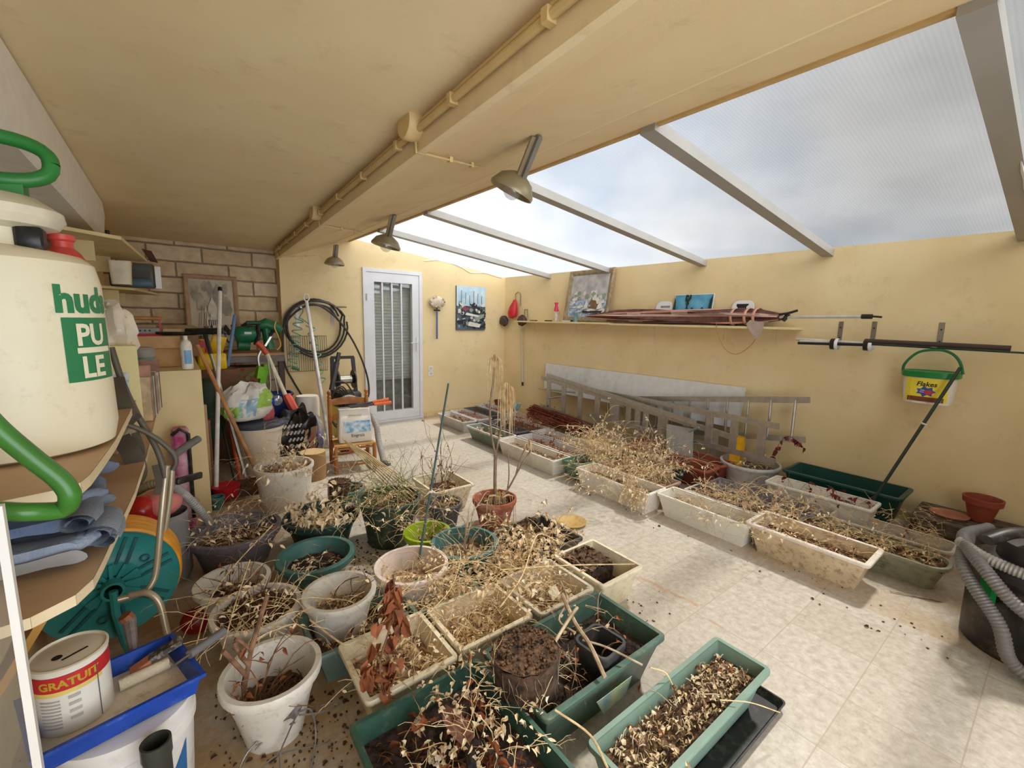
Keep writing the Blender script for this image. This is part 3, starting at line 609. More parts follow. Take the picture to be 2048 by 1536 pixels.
rectp('large dark green trough against the right wall', 1.0, 1.38, -1.42, -.62, .29, mat('bottle_green_plastic', '#12413a', .32, var=.1, scale=6), seed=33, group=ROW, fill=.35, sm=SOILD, lip=.022, taper=.06, dr=sp(n=3, h=.1, litter=6))
for i, (xa, lb) in enumerate(((.62, 'brown plastic trough nearest the aisle, in front of its twin below the ladders'), (.9, 'brown plastic trough closest to the ladders'))):
    rectp(lb, xa, xa+.26, -.16+.0*i, .82+.1*i, .2, BROWNPL, mat('brown_rim', '#a3573d', .5, var=.12), seed=34+i, group='brown troughs below the ladders', fill=.45, sm=SOILD, lip=.02, taper=.05, dr=sp(n=9, h=.3, ms=GREYTWIG, r=.003, leaves=14, ml=RUST, litter=10))
roundp('round off-white pot with a red-leaved twig, beside the dark green trough', (1474, 922), (1576, 921), .21, WHITEGREY, seed=37, sm=SOILB, taper=.05, rz=.3, dc=(-.13, .06), dr=sp(n=26, h=.2, ms=GREYTWIG, r=.003, leaves=26, ml=PALE, litter=50, lean=.9))
# creeper hanging over the white box
def creeper(root, x, ys, z, n, rg, L=.2, ml=STRAW):
    mb = MB(); lv = MB()
    for _ in range(n):
        p = Vector((x + rg.uniform(.0, .03), rg.uniform(*ys), z+rg.uniform(0, .02))); pts = [p]; out = rg.uniform(.01, .05)
        for k in range(6):
            p = p + Vector((-out/6 - rg.uniform(0, .012), rg.uniform(-.02, .02), (.01 if k == 0 else -L/6*rg.uniform(.5, 1.2)))); p.z = max(p.z, .006); pts.append(p.copy())
            if rg.random() < .8: leaf(lv, p, Vector((rg.uniform(-1, 1), rg.uniform(-1, 1), -.6)), Vector((-1, rg.uniform(-1, 1), .5)), rg.uniform(.015, .035), .014, rg)
        mb.tube(pts, .0013, 3, False)
    mb.build('hanging_stems', ml, root)['kind'] = 'stuff'; lv.build('hanging_leaves', PALE, root)['kind'] = 'stuff'
rg = random.Random(5)
wbx = [o for o in bpy.data.objects if o.get('label', '').startswith('white window box with yellow dry creeper')][0]
creeper(wbx, -.24, (-.14, .05), .19, 34, rg, .2)
# --- tall dry canes of the straw tangle in the middle of the row
def big_tangle(label, base, n, h, seed, ms, ml, nf, nl, lean=.6, droop=.5, r=.003, spread=.16, name='dry_plant'):
    rg = random.Random(seed); t = thing(name, label, 'dry plant', base)
    nodes = []; mb = MB()
    for _ in range(n):
        stem(mb, nodes, Vector((rg.uniform(-spread, spread), rg.uniform(-spread, spread)*1.4, rg.uniform(0, .02))), Vector((rg.uniform(-lean, lean), rg.uniform(-lean, lean), 1)), h*rg.uniform(.5, 1.15), r*rg.uniform(.6, 1.2), rg, droop, .3, 8, .35)
    mb.build('stems', ms, t, local=True)['kind'] = 'stuff'
    lv = MB()
    for _ in range(nl):
        p, d = rg.choice(nodes); leaf(lv, p, Vector((rg.uniform(-1, 1), rg.uniform(-1, 1), -.8)), Vector((rg.uniform(-1, 1), rg.uniform(-1, 1), 1)), rg.uniform(.02, .05), .016, rg)
    for _ in range(nf):
        p, d = rg.choice(nodes)
        for _k in range(5): leaf(lv, p, Vector((rg.uniform(-1, 1), rg.uniform(-1, 1), rg.uniform(-1, 1))), Vector((rg.uniform(-1, 1), 1, .4)), rg.uniform(.012, .024), .012, rg)
    lv.build('leaves', ml, t, local=True)['kind'] = 'stuff'
    return t
big_tangle('tall pale tangle of dead stems arching over the middle of the row before the ladders', (.24, .78, .13), 52, .5, 61, STRAW, PALE, 130, 130, spread=.15)
big_tangle('thick twisted grey-white dead stems lying across the dark and tan boxes', (.33, .1, .15), 24, .42, 62, GREYTWIG, PALE, 70, 60, lean=1.1, droop=.45, r=.004, spread=.13)
big_tangle('curled dead creeper heap behind the dirty cream box', (.3, -.85, .15), 30, .3, 63, STRAW, PALE, 60, 60, lean=1.2, droop=.5, r=.003)
def red_sprig(root, pts, nl, rg, ll=.07, lw=.045, m_=REDL, at=.35):
    P = bez(pts, 5); mb = MB(); mb.tube(P, [.0026*(1-.6*i/len(P)) for i in range(len(P))], 4)
    mb.build('twig_stem', TWIG, root)
    lv = MB()
    for _ in range(nl):
        p = P[int(len(P)*(at+(1-at)*rg.random()))-1]; leaf(lv, p, Vector((rg.uniform(-.7, .7), rg.uniform(-.7, .7), -1)), Vector((rg.uniform(-1, 1), rg.uniform(-1, 1), .6)), ll*rg.uniform(.6, 1.1), lw*rg.uniform(.6, 1.1), rg)
    lv.build('red_leaves', m_, root)
rp_ = [o for o in bpy.data.objects if o.get('label', '').startswith('round off-white pot')][0]
yb_ = rp_.location.y
xs_ = rp_.location.x; red_sprig(rp_, [Xp(1543, 932, xs_), Xp(1552, 900, xs_), Xp(1572, 873, xs_+.02), Xp(1596, 882, xs_+.03), Xp(1608, 897, xs_+.03)], 22, rg, at=.2, ll=.06, lw=.035)
# --- the crowd of pots on the left
roundp('cream flower pot with cut woody stems, nearest at the front left', (434, 1385), (638, 1290), .255, WHITEPL, seed=41, sm=SOILB, fill=.5, taper=.055, lh=.035, dr=sp(n=8, h=.3, ms=TWIG, r=.0035, leaves=24, ml=RUST, litter=90, mlit=TWIG, center=(-.07, -.03)))
roundp('off-white pot with a bent brown stalk, behind the green window box', (601, 1195), (752, 1165), .27, WHITEPL, seed=42, sm=SOILP, fill=.62, taper=.05, dr=sp(n=5, h=.2, ms=TWIG, r=.004, leaves=6, ml=PALE, litter=90))
roundp('pinkish-white pot with a tall green cane, beside the round teal bowl on the right', (747, 1143), (894, 1112), .25, mat('pinkish_white_plastic', '#e6d5c8', .42, var=.07, scale=6, dirt='#a98c70', dscale=20, damt=.3), seed=43, sm=SOILP, fill=.55, taper=.05, dr=sp(n=7, h=.2, leaves=30, ml=PALE, flowers=14, litter=60))
roundp('white pot with thin twigs standing beside the yellow hose reel', (385, 1190), (537, 1131), .205, WHITEPL, seed=44, sm=SOILD, fill=.55, taper=.05, dr=sp(n=12, h=.32, ms=TWIG, r=.0026, leaves=14, ml=RUST, litter=40))
roundp('white pot heaped with brown leaf litter, wedged between two white pots on the left', (417, 1250), (598, 1178), .23, WHITEPL, seed=45, sm=SOILB, fill=.88, taper=.05, dr=sp(n=16, h=.3, ms=TWIG, r=.0026, leaves=30, ml=PALE, litter=150, mlit=TWIG))
roundp('teal bowl planter with small rust sprouts, in the middle of the left crowd', (550, 1130), (706, 1085), .2, TEALPL, seed=46, sm=SOILD, fill=.6, taper=.06, lip=.02, lh=.04, dr=sp(n=3, h=.16, ms=RUST, leaves=16, ml=RUST, ll=.05, litter=70, mlit=PALE))
roundp('wide slate grey bowl planter against the shelf unit', (368, 1085), (558, 1030), .22, mat('slate_lilac_plastic', '#6b666b', .45, var=.1, dirt='#9a8c78', dscale=18, damt=.3), seed=47, sm=SOILB, fill=.6, taper=.06, lip=.02, lh=.04, dr=sp(n=16, h=.32, ms=GREYTWIG, leaves=30, ml=PALE, litter=110))
roundp('wide dark green bowl planter with hanging pale leaves, behind the teal bowl', (564, 1045), (716, 1011), .22, DKGREENPL, seed=48, sm=SOILB, fill=.6, taper=.06, lip=.02, lh=.035, dr=sp(n=18, h=.26, ms=GREYTWIG, leaves=60, ml=PALE, ll=.06, lw=.03, litter=70))
roundp('tall dark green tub with bundled green canes, in front of the wooden chair', (714, 1000), (842, 986), .31, mat('olive_green_plastic', '#34463a', .4, var=.15, dirt='#8c8868', dscale=16, damt=.45), seed=49, sm=SOILB, fill=.85, taper=.05, lh=.03, dr=sp(n=46, h=.4, ms=GREENSTEM, r=.002, leaves=40, ml=PALE, flowers=16, litter=60, lean=.8, branch=.35))
roundp('small sage green pot holding a lifted-out root ball, near the chair', (664, 985), (724, 965), .2, TEALPL, seed=50, sm=SOILD, fill=.6, taper=.03, dr=sp(n=14, h=.4, ms=GREYTWIG, r=.003, leaves=6, litter=10, lean=1.2))
roundp('lime green flower pot behind the teal pot', (798, 1067), (893, 1053), .18, LIMEPL, seed=51, sm=SOILB, fill=.5, taper=.05, dc=(.015, -.025), dr=sp(n=10, h=.3, leaves=24, ml=PALE, litter=20))
roundp('teal flower pot with a cluster of thick pale stalks, right of the lime green pot', (861, 1090), (994, 1075), .23, TEALPL, seed=52, sm=SOILP, fill=.6, taper=.05, lip=.016, dr=sp(n=9, h=.34, ms=GREYTWIG, r=.0055, leaves=16, ml=RUST, litter=70, center=(0, .02), lean=.5))
roundp('weathered terracotta pot holding the tall dead shrub, at the edge of the aisle', (945, 995), (1033, 993), .22, TERRA, seed=53, sm=SOILB, fill=.75, taper=.05, lip=.008, lh=.035, dr=sp(n=4, h=.12, leaves=10, ml=PALE, litter=30))
roundp('tall white bucket with twigs, behind the slate grey bowl', (506, 935), (628, 922), .32, WHITEPL, seed=54, sm=SOILP, fill=.85, taper=.03, name='bucket', cat='bucket', lip=.01, dr=sp(n=14, h=.3, ms=GREYTWIG, leaves=40, ml=PALE, ll=.05, litter=20))
G2 = 'square planters in the left crowd'
rectp('cream square planter with a dark block of roots, nearest the aisle', -1.47, -1.135, -.765, -.39, .2, CREAMPL, seed=71, group=G2, fill=.35, sm=SOILB, taper=.04, dr=sp(n=3, h=.14, ms=RUST, leaves=16, ml=RUST, litter=40, mlit=RUST))
rectp('off-white square planter with a pale plastic tag, left of the one with the root block', -1.865, -1.505, -.745, -.4, .2, mat('chalky_white_plastic', '#ddd3bd', .5, var=.12, scale=7, dirt='#8b7358', dscale=14, damt=.5), seed=72, group=G2, fill=.6, sm=SOILP, taper=.04, dr=sp(n=8, h=.16, leaves=20, flowers=12, litter=110))
rectp('pale yellow-cream square planter of straw, in the centre of the left crowd', -2.27, -1.885, -.72, -.4, .2, CREAMPL, seed=73, group=G2, fill=.55, sm=SOILP, taper=.04, dr=sp(n=14, h=.18, leaves=16, flowers=20, litter=160, llit=.06))
rectp('cream square planter with a tall stalk of rust leaves, left of the yellow-cream planter', -2.655, -2.285, -.735, -.39, .2, CREAMPL, seed=74, group=G2, fill=.6, sm=SOILP, taper=.04, dr=sp(n=10, h=.2, leaves=30, flowers=8, litter=150, llit=.07))
rectp('dull green window box under the cream square planters, beside the off-white pots', -2.735, -2.32, -.385, -.06, .17, mat('grey_green_plastic', '#6f8577', .42, var=.12, scale=7, dirt='#8d8468', dscale=20, damt=.35), seed=75, group=G2, fill=.55, sm=SOILB, taper=.04, dr=sp(n=6, h=.18, leaves=16, ml=RUST, litter=60))
rectp('green square planter mostly hidden behind the yellow-cream planter', -2.3, -1.94, -.375, -.12, .17, mat('sea_green_plastic', '#6a8a78', .42, var=.1, scale=7, dirt='#8d8468', dscale=20, damt=.3), seed=76, group=G2, fill=.5, sm=SOILP, taper=.04, dr=sp(n=24, h=.22, leaves=20, flowers=30, litter=90))
rectp('large dark green trough full of rust leaves with a trowel stuck in it', -2.73, -2.23, -1.42, -.775, .2, mat('forest_green_plastic', '#3c6152', .4, var=.14, scale=8, dirt='#8b8b70', dscale=20, damt=.3), seed=77, group=G2, fill=.65, sm=SOILD, taper=.04, lip=.012, dr=sp(n=26, h=.2, ms=STRAW, leaves=60, ml=RUST, ll=.05, lw=.022, flowers=36, mf=PALE, litter=170, mlit=RUST))
rectp('long green trough with black soil and a round root ball, front centre', -2.215, -1.535, -1.165, -.78, .22, GREENPL, seed=78, group=G2, fill=.62, sm=SOILD, taper=.05, lip=.016, amp=.022, dr=sp(n=10, h=.22, ms=GREYTWIG, r=.003, leaves=14, ml=RUST, litter=60))
rectp('long pale green trough standing alone on a black tray, front right of the left crowd', -2.14, -1.325, -1.495, -1.265, .175, mat('pale_green_plastic', '#7f9a8a', .42, var=.08, scale=8, dirt='#8b8b70', dscale=20, damt=.25), seed=79, group=G2, fill=.7, sm=SOILB, taper=.035, lip=.014, z0=.012, amp=.018, dr=sp(n=16, h=.1, ms=GREYTWIG, leaves=14, ml=RUST, litter=520, mlit=PALE, llit=.02))
rectp('square black planter with a tilted slab of soil, beside the tan saucer', -1.535, -1.11, -.3, .12, .16, mat('charcoal_plastic', '#45413d', .45, var=.15, dirt='#7c6d5c', dscale=18, damt=.4), seed=80, group=G2, fill=.3, sm=SOILD, taper=.05, dr=sp(n=20, h=.28, leaves=60, flowers=40, ll=.05, lw=.03, litter=40))
rectp('cream square planter full of upright brown twigs, behind the tall green tub', -1.6, -1.24, .78, 1.2, .2, CREAMPL, seed=81, group=G2, fill=.6, sm=SOILB, taper=.04, dr=sp(n=16, h=.45, ms=TWIG, r=.003, leaves=20, ml=RUST, litter=60, lean=.45, droop=.1))
rectp('low black planter under dry leaves between the teal pot and the cream planters', -1.88, -1.57, -.36, -.17, .14, BLACKPL, seed=82, group=G2, fill=.8, sm=SOILB, taper=.03, dr=sp(n=40, h=.24, leaves=70, flowers=60, litter=90, lean=1.1))
roundp('dark grey square-shouldered pot half hidden between the lime pot and the cream planter', (850, 1005), (925, 1000), .2, SLATEPL, seed=83, sm=SOILB, fill=.7, taper=.03, dr=sp(n=18, h=.3, leaves=50, ml=PALE, litter=30))
# black nursery pot at the bottom edge
t = thing('nursery_pot', 'black plastic nursery pot at the bottom edge between the dark and pale green troughs', 'pot', (-2.19, -1.56, 0))
tub(t, .1, .1, .2, BLACKPL, kind='oval', taper=.02, lip=.008); soil(t, .08, .08, .12, 'oval', SOILD, random.Random(3))
dress(t, .08, .08, .12, 'oval', random.Random(4), n=16, h=.2, ms=STRAW, flowers=30, mf=PALE, ml=PALE, litter=20)
# black tray below the pale green trough
mb = MB(); a, b = .43, .105
mb.loft([[Vector((x, y, z)) + Vector((-1.70, -1.40, 0)) for x, y in rrect(a+d, b+d, .02)] for d, z in ((-.01, 0), (0, .0), (.012, .035), (.006, .035), (-.008, .006))], True, True)
tag(mb.build('drip_tray', BLACKPL), 'long black drip tray under the pale green trough', 'tray').location.y -= .02
from mathutils import noise as mnoise
ROOTSIDE = mat('root_mat', '#5d4634', .95, scale=30, col2='#33261c', bump=.6, bscale=90)
# root balls
def rootball(label, c, r, h, seed, cyl=True, tilt=0., m_=ROOTSIDE, top=SOILB, rz=0.):
    rg = random.Random(seed); t = thing('root_ball', label, 'root ball', c, rz); M = Matrix.Rotation(tilt, 4, 'Y')
    mb = MB(); n = 30; loops = []
    for k, z in enumerate((0, h*.25, h*.5, h*.75, h*.95, h)):
        q = (.86 + .14*z/h) if k < 5 else .93
        loops.append([M @ Vector((math.cos(2*PI*i/n)*r*q*(1+rg.uniform(-.035, .035)), math.sin(2*PI*i/n)*r*q*(1+rg.uniform(-.035, .035)), z+rg.uniform(-.004, .004))) for i in range(n)])
    mb.loft(loops, cap0=True); mb.build('side', m_, t, local=True, smooth=False)
    tp = MB(); lp = []
    for q in (.94, .86, .78, .7, .62, .54, .46, .38, .3, .22, .14, .06):
        lp.append([M @ Vector((math.cos(2*PI*i/n)*r*q, math.sin(2*PI*i/n)*r*q, h + .012*mnoise.noise(Vector((math.cos(2*PI*i/n)*q*3.5, math.sin(2*PI*i/n)*q*3.5, seed))) + .01*mnoise.noise(Vector((math.cos(2*PI*i/n)*q*9, math.sin(2*PI*i/n)*q*9, seed+4))))) for i in range(n)])
    tp.loft(lp, cap1=True)
    for _ in range(260):
        q, a_ = math.sqrt(rg.random())*r*.92, rg.uniform(0, 2*PI); tp.ball(M @ Vector((q*math.cos(a_), q*math.sin(a_), h+.004)), rg.uniform(.003, .008), 5, 3, (1, 1, .8), .2, rg)
    tp.build('crumbly_top', top, t, local=True, smooth=False)
    ro = MB()
    for _ in range(26):
        a_ = rg.uniform(0, 2*PI); pts = []
        for k in range(6):
            a_ += rg.uniform(-.15, .15); z = h*(.95-.9*k/5); q = .87+.14*z/h; pts.append(M @ Vector((math.cos(a_)*r*q*1.01, math.sin(a_)*r*q*1.01, z)))
        ro.tube(pts, .0009, 3, False)
    ro.build('roots', GREYTWIG, t, local=True)
    return t
c = Zp(1058, 1295, .33)
rootball('large round dark root ball lying in the green trough at the front centre', (c.x, c.y, .142), .125, .19, 91, tilt=-.1)
c = Zp(676, 966, .27); rootball('small dark root ball tipped out above the sage green pot', (c.x, c.y, .14), .085, .14, 92, tilt=.1)
# block of soil standing in the cream square planter, and the tilted slab in the black one
def soilblock(label, c, sx_, sy_, sz, seed, rx=0., ry=0., rz=0.):
    rg = random.Random(seed); M = TR(c[0], c[1], c[2], rz, rx, ry); mb = MB(); n = 9
    def P(i, j, k): return M @ (Vector(((i-.5)*sx_, (j-.5)*sy_, k*sz)) + Vector((rg.uniform(-1, 1), rg.uniform(-1, 1), rg.uniform(-1, 1)))*.009)
    mb.loft([[P(i, j, k) for i, j in [(q/n, 0) for q in range(n)]+[(1, q/n) for q in range(n)]+[(1-q/n, 1) for q in range(n)]+[(0, 1-q/n) for q in range(n)]] for k in (0, .35, .7, 1)], True)
    tp = MB(); tp.grid(lambda u, v: M @ (Vector(((u-.5)*sx_, (v-.5)*sy_, sz)) + Vector((0, 0, rg.uniform(-.012, .016)))), 12, 12)
    for _ in range(60): tp.ball(M @ Vector((rg.uniform(-.48, .48)*sx_, rg.uniform(-.48, .48)*sy_, sz+.004)), rg.uniform(.005, .013), 5, 3, (1, 1, .8), .25, rg)
    t = thing('soil_block', label, 'soil block', c)
    mb.build('side', SOILD, t, smooth=False); tp.build('crumbly_top', SOILB, t, smooth=False)
    return t
soilblock('cracked block of dark soil standing in the cream planter nearest the aisle', (-1.335, -.53, .08), .2, .2, .12, 93)
soilblock('tilted square slab of soil propped in the black planter', (-1.37, -.06, .09), .26, .26, .06, 94, rx=.0, ry=-.45)
# saucer
t = tag(MB().lathe([(0.001, .004), (.085, .004), (.108, .02), (.114, .02), (.09, 0), (.001, 0)], TR(*Zp(1143, 1044, .01)[:2], 0), 32).build('saucer', mat('tan_saucer', '#c9a35e', .5, var=.1, dirt='#6d5433', dscale=10, damt=.4)), 'tan plastic saucer lying on the tiles behind the black planter', 'saucer')
# small square black pot set in the green trough
t = thing('square_pot', 'empty black square pot set into the green trough beside the root ball', 'pot', (-1.83, -1.055, .138), .1)
tub(t, .075, .075, .125, mat('dark_grey_plastic', '#3c3b39', .45, var=.12, dirt='#7d7466', dscale=20, damt=.3), kind='rect', taper=.015, lip=.006)
# plant label and seed packet
M = TR(*Zp(1108, 1185, .17), .3, .9, 0)
tag(MB().obox(M, (.075, .05, .002)).build('plant_tag', mat('pale_tag', '#d9cfae', .5, var=.08)), 'pale plastic plant tag lying in the off-white square planter', 'plant tag')
for nm, p0, zz, lb in (('sticker', (1165, 1430), 0, ''),):
    mb = MB(); A = Vector((-1.98, -1.1665, .165)); pts = [A + Vector((x, -.004*0, z)) for x, z in ((0, 0), (.2, .0), (.17, -.06), (.04, -.07))]
    mb.slab([p+Vector((0, -.009, 0)) for p in pts], (0, .002, 0))
    gt = [o for o in bpy.data.objects if o.get('label', '').startswith('long green trough with black soil')][0]
    mb.build('label_sticker', mat('sticker_picture', '#b9c48a', .5, col2='#6d95a8', scale=16), gt)
# garden trowel in the dark trough
t = thing('trowel', 'rusty pointed trowel with a black handle stuck in the large dark green trough', 'trowel', (-2.42, -1.1, .14))
A, B, Cc = Zp(890, 1420, .17), Zp(935, 1490, .2), Zp(945, 1536, .22)
M = along(B, A)
mb = MB(); L = (A-B).length
mb.prism([(-.03, 0), (.03, 0), (.026, .002)], .001) if False else None
mb.loft([[M @ Vector((sx_*w, q*.012*abs(sx_)+.002*tt, z)) for sx_, q, tt in ((-1, 1, 0), (0, 1, 0), (1, 1, 0), (1, 1, 1), (0, 1, 1), (-1, 1, 1))] for w, z in ((.022, 0), (.034, L*.35), (.03, L*.7), (.004, L*1.05))], True, True)
mb.build('blade', mat('rusty_steel', '#a5786a', .6, .4, var=.2), t)
MB().tube([B, B.lerp(Cc, .25), B.lerp(Cc, .6), Cc], [.008, .012, .016, .014], 10).build('handle', BLACKPL, t)
# tall dead shrub in the terracotta pot
tp_ = [o for o in bpy.data.objects if o.get('label', '').startswith('weathered terracotta pot')][0]
ty = tp_.location.y
t = thing('dead_shrub', 'tall bare dead shrub with straw tassels rising from the terracotta pot', 'dead shrub', (tp_.location.x, ty, .16))
mb = MB()
def YY(*p): return [Yp(u, v, ty + d) for u, v, d in p]
mb.tube(bez(YY((990, 1010, 0), (990, 960, 0), (991, 910, 0)), 3), .0125, 8)
mb.tube(bez(YY((991, 910, 0), (983, 870, .01), (980, 820, .02), (987, 760, .02), (989, 735, .02)), 4), .008, 7)
mb.tube(bez(YY((991, 910, 0), (999, 870, 0), (1006, 820, -.02), (1014, 780, -.03)), 4), .0075, 7)
mb.tube(bez(YY((995, 1010, -.02), (1018, 975, -.03), (1040, 935, -.04), (1062, 900, -.05)), 4), .007, 7)
mb.tube(bez(YY((1014, 985, .0), (1018, 950, 0), (1016, 905, 0)), 4), [.005]*8+[.008], 6)
mb.tube(bez(YY((1030, 955, -.04), (1040, 920, -.03), (1058, 880, -.03)), 4), .0055, 6)
mb.build('branches', mat('bare_bark', '#a08a72', .8, scale=18, col2='#7a6450'), t)
rg2 = random.Random(8)
for (u, v, d, ln, n_, wd) in ((990, 712, .02, 66, 46, 22), (1012, 768, -.03, 92, 60, 24), (1058, 880, -.04, 24, 16, 10), (1003, 985, -.1, 88, 18, 44)):
    tas = MB()
    for _ in range(n_):
        o = rg2.uniform(-1, 1); p0 = (u + o*wd*.6, v + abs(o)*12); L = ln*rg2.uniform(.3, 1.15)
        dep = d + rg2.uniform(-.03, .03)
        pts = YY((u + o*3, v+10, d), (p0[0], p0[1]-4, dep), (p0[0]+o*4, p0[1]+L*.5, dep), (p0[0]+o*rg2.uniform(0, 8), p0[1]+L, dep+rg2.uniform(-.02, .02)))
        tas.tube(bez(pts, 2), [.0014, .002, .0024, .0023, .0019, .0014, .0008], 3, False)
    tas.build('straw_tassel', STRAW, t)
# canes
def cane(label, a, b, r=.005, m_=None, tie=None):
    t = thing('plant_cane', label, 'cane', a)
    MB().tube([a, Vector(a).lerp(Vector(b), .5), b], r, 7).build('rod', m_ or mat('green_cane', '#4c6660', .5, var=.15), t)
    if tie is not None:
        p = Vector(a).lerp(Vector(b), tie); d = (Vector(b)-Vector(a)).normalized(); rg = random.Random(2)
        k = MB(); M = along(p, p+d); k.lathe([(r*1.7, -.006), (r*2.1, 0), (r*1.7, .006)], M, 10)
        k.tube([p, p+Vector((.03, -.01, .005)), p+Vector((.06, 0, .008))], .0015, 4); k.tube([p, p+Vector((-.03, -.02, .0)), p+Vector((-.05, -.02, -.012))], .0015, 4)
        k.build('string_tie', mat('white_string', '#ddd6c8', .8), t)
    return t
pe = [o for o in bpy.data.objects if o.get('label', '').startswith('pinkish-white pot')][0]
cane('long green plant cane leaning up out of the pinkish-white pot', Zp(838, 1120, .2), Yp(897, 767, pe.location.y+.35), .0065, tie=.36)
# rust-leaf stalk in the cream planter
pl = [o for o in bpy.data.objects if o.get('label', '').startswith('cream square planter with a tall stalk')][0]
rgk = random.Random(12); stp = [Yp(u, v, -.62 + d) for u, v, d in ((770, 1400, -.12), (760, 1330, -.1), (778, 1260, -.06), (790, 1200, -.04), (786, 1150, -.03))]
P = bez(stp, 6); MB().tube(P, .0035, 5).build('leafy_stalk', TWIG, pl)
lv = MB()
for _ in range(70):
    p = rgk.choice(P[2:]); p = p + Vector((rgk.uniform(-.05, .05), rgk.uniform(-.03, .03), rgk.uniform(-.02, .02)))*(1.2 if p.z < .45 else .5); leaf(lv, p, Vector((rgk.uniform(-.8, .8), rgk.uniform(-.8, .8), -1.1)), Vector((rgk.uniform(-1, 1), rgk.uniform(-1, 1), .5)), rgk.uniform(.045, .085), rgk.uniform(.022, .04), rgk, rgk.uniform(.2, .9))
lv.build('rust_leaves', RUST, pl)
# cut woody stub in the cream flower pot
pd = [o for o in bpy.data.objects if o.get('label', '').startswith('cream flower pot with cut')][0]
yd = pd.location.y
mb = MB()
for pts, r in ((((487, 1385, 0), (497, 1330, 0), (505, 1290, 0), (535, 1190, .05)), .008), (((492, 1350, 0), (462, 1318, -.03), (446, 1302, -.04)), .008), (((497, 1330, 0), (475, 1300, -.03), (468, 1285, -.03)), .007), (((500, 1300, 0), (480, 1282, 0), (470, 1278, 0)), .006)):
    mb.tube(bez([Yp(u, v, yd + d) for u, v, d in pts], 4), r, 7)
mb.build('woody_stub', mat('stub_bark', '#9a7458', .8, col2='#5f4230', scale=20), pd)
# thick pale stalks across the green trough and loose long stems over the crowd
t = thing('dead_stalks', 'thick pale broken stalks lying across the green trough and root ball', 'dead stalks', Zp(1150, 1260, .28))
mb = MB()
for pts, r in ((((1050, 1385, .25), (1100, 1300, .3), (1140, 1235, .33), (1155, 1215, .34)), .0065), (((1125, 1190, .32), (1150, 1245, .31), (1180, 1290, .29), (1210, 1355, .25)), .008), (((1165, 1280, .27), (1215, 1295, .27), (1285, 1330, .24)), .004), (((1120, 1160, .3), (1135, 1200, .31), (1118, 1240, .3), (1150, 1265, .3)), .004)):
    mb.tube(bez([Zp(u, v, z) for u, v, z in pts], 4), r, 6)
mb.build('stalks', GREYTWIG, t)
t = thing('dead_plant', 'long thin brown stems sprawling over the middle of the left crowd', 'dead stems', Zp(900, 1180, .33))
mb = MB(); rgs = random.Random(77)
for pts, r in ((((850, 1145, .33), (905, 1125, .34), (985, 1130, .34), (1060, 1185, .33)), .0028), (((1000, 1140, .34), (1060, 1135, .33), (1150, 1130, .3), (1270, 1128, .27)), .003), (((620, 1240, .28), (680, 1285, .26), (700, 1290, .25)), .004), (((880, 1060, .3), (920, 1100, .33), (905, 1170, .33), (860, 1225, .3)), .002), (((1000, 1215, .3), (1045, 1150, .33), (1075, 1070, .36), (1120, 1085, .33)), .0032), (((390, 1300, .2), (420, 1200, .3), (470, 1130, .36), (545, 1050, .42)), .0028), (((440, 1320, .25), (470, 1210, .35), (500, 1120, .4)), .003), (((1300, 1335, .25), (1330, 1345, .22), (1345, 1370, .19)), .003), (((1110, 1420, .24), (1180, 1470, .22), (1215, 1536, .2)), .004), (((1440, 1400, .2), (1500, 1405, .2), (1560, 1425, .12)), .002)):
    mb.tube(bez([Zp(u, v, z) for u, v, z in pts], 5), r, 5)
for _ in range(110):
    u, v = rgs.uniform(560, 1100), rgs.uniform(1000, 1260); p = Zp(u, v, rgs.uniform(.22, .34)); L = rgs.uniform(.06, .2)
    stem(mb, None, p, Vector((rgs.uniform(-1, 1), rgs.uniform(-1, 1), rgs.uniform(-.2, .5))), L, .0016, rgs, .3, .3, 6, .2)
mb.build('stems', STRAW, t)['kind'] = 'stuff'
def byl(pre): return [o for o in bpy.data.objects if o.get('label', '').startswith(pre)][0]
def clump(pre, n, box, zr, ls, ws, down, m_=PALE, sd=1, stems=0, ms=STRAW, L=.2):
    """loose papery leaves and stems caught on one container"""
    r_ = random.Random(sd); root = byl(pre); lv = MB(); u0, u1, v0, v1 = box
    for _ in range(n):
        p = Zp(r_.uniform(u0, u1), r_.uniform(v0, v1), r_.uniform(*zr)); leaf(lv, p, Vector((r_.uniform(-1, 1), r_.uniform(-1, 1), down*r_.uniform(.3, 1.2))), Vector((r_.uniform(-1, 1), r_.uniform(-1, 1), 1)), r_.uniform(*ls), r_.uniform(*ws), r_, r_.uniform(.2, .8))
    if n: lv.build('papery_leaves', m_, root)['kind'] = 'stuff'
    if stems:
        mb = MB()
        for _ in range(stems):
            p = Zp(r_.uniform(u0, u1), r_.uniform(v0, v1), r_.uniform(*zr)); stem(mb, None, p, Vector((r_.uniform(-1, 1), r_.uniform(-1, 1), r_.uniform(-.2, .6))), L*r_.uniform(.4, 1.2), .0017, r_, .3, .35, 6, .3)
        mb.build('tangled_stems', ms, root)['kind'] = 'stuff'
clump('square black planter', 170, (985, 1120, 1050, 1120), (.16, .28), (.025, .06), (.014, .03), -.4, sd=3, stems=40)
clump('wide dark green bowl', 90, (575, 712, 1000, 1045), (.22, .34), (.03, .065), (.016, .03), -1.1, sd=4, stems=26)
clump('tall dark green tub', 30, (715, 850, 960, 1060), (.25, .42), (.02, .04), (.01, .02), -.5, sd=5, stems=60, L=.26)
clump('low black planter under', 150, (905, 1090, 1110, 1185), (.16, .3), (.02, .05), (.012, .026), -.3, sd=6, stems=80, L=.24)
clump('pale yellow-cream square', 50, (905, 1060, 1195, 1310), (.13, .22), (.012, .026), (.008, .015), -.2, sd=7, stems=22, L=.12)
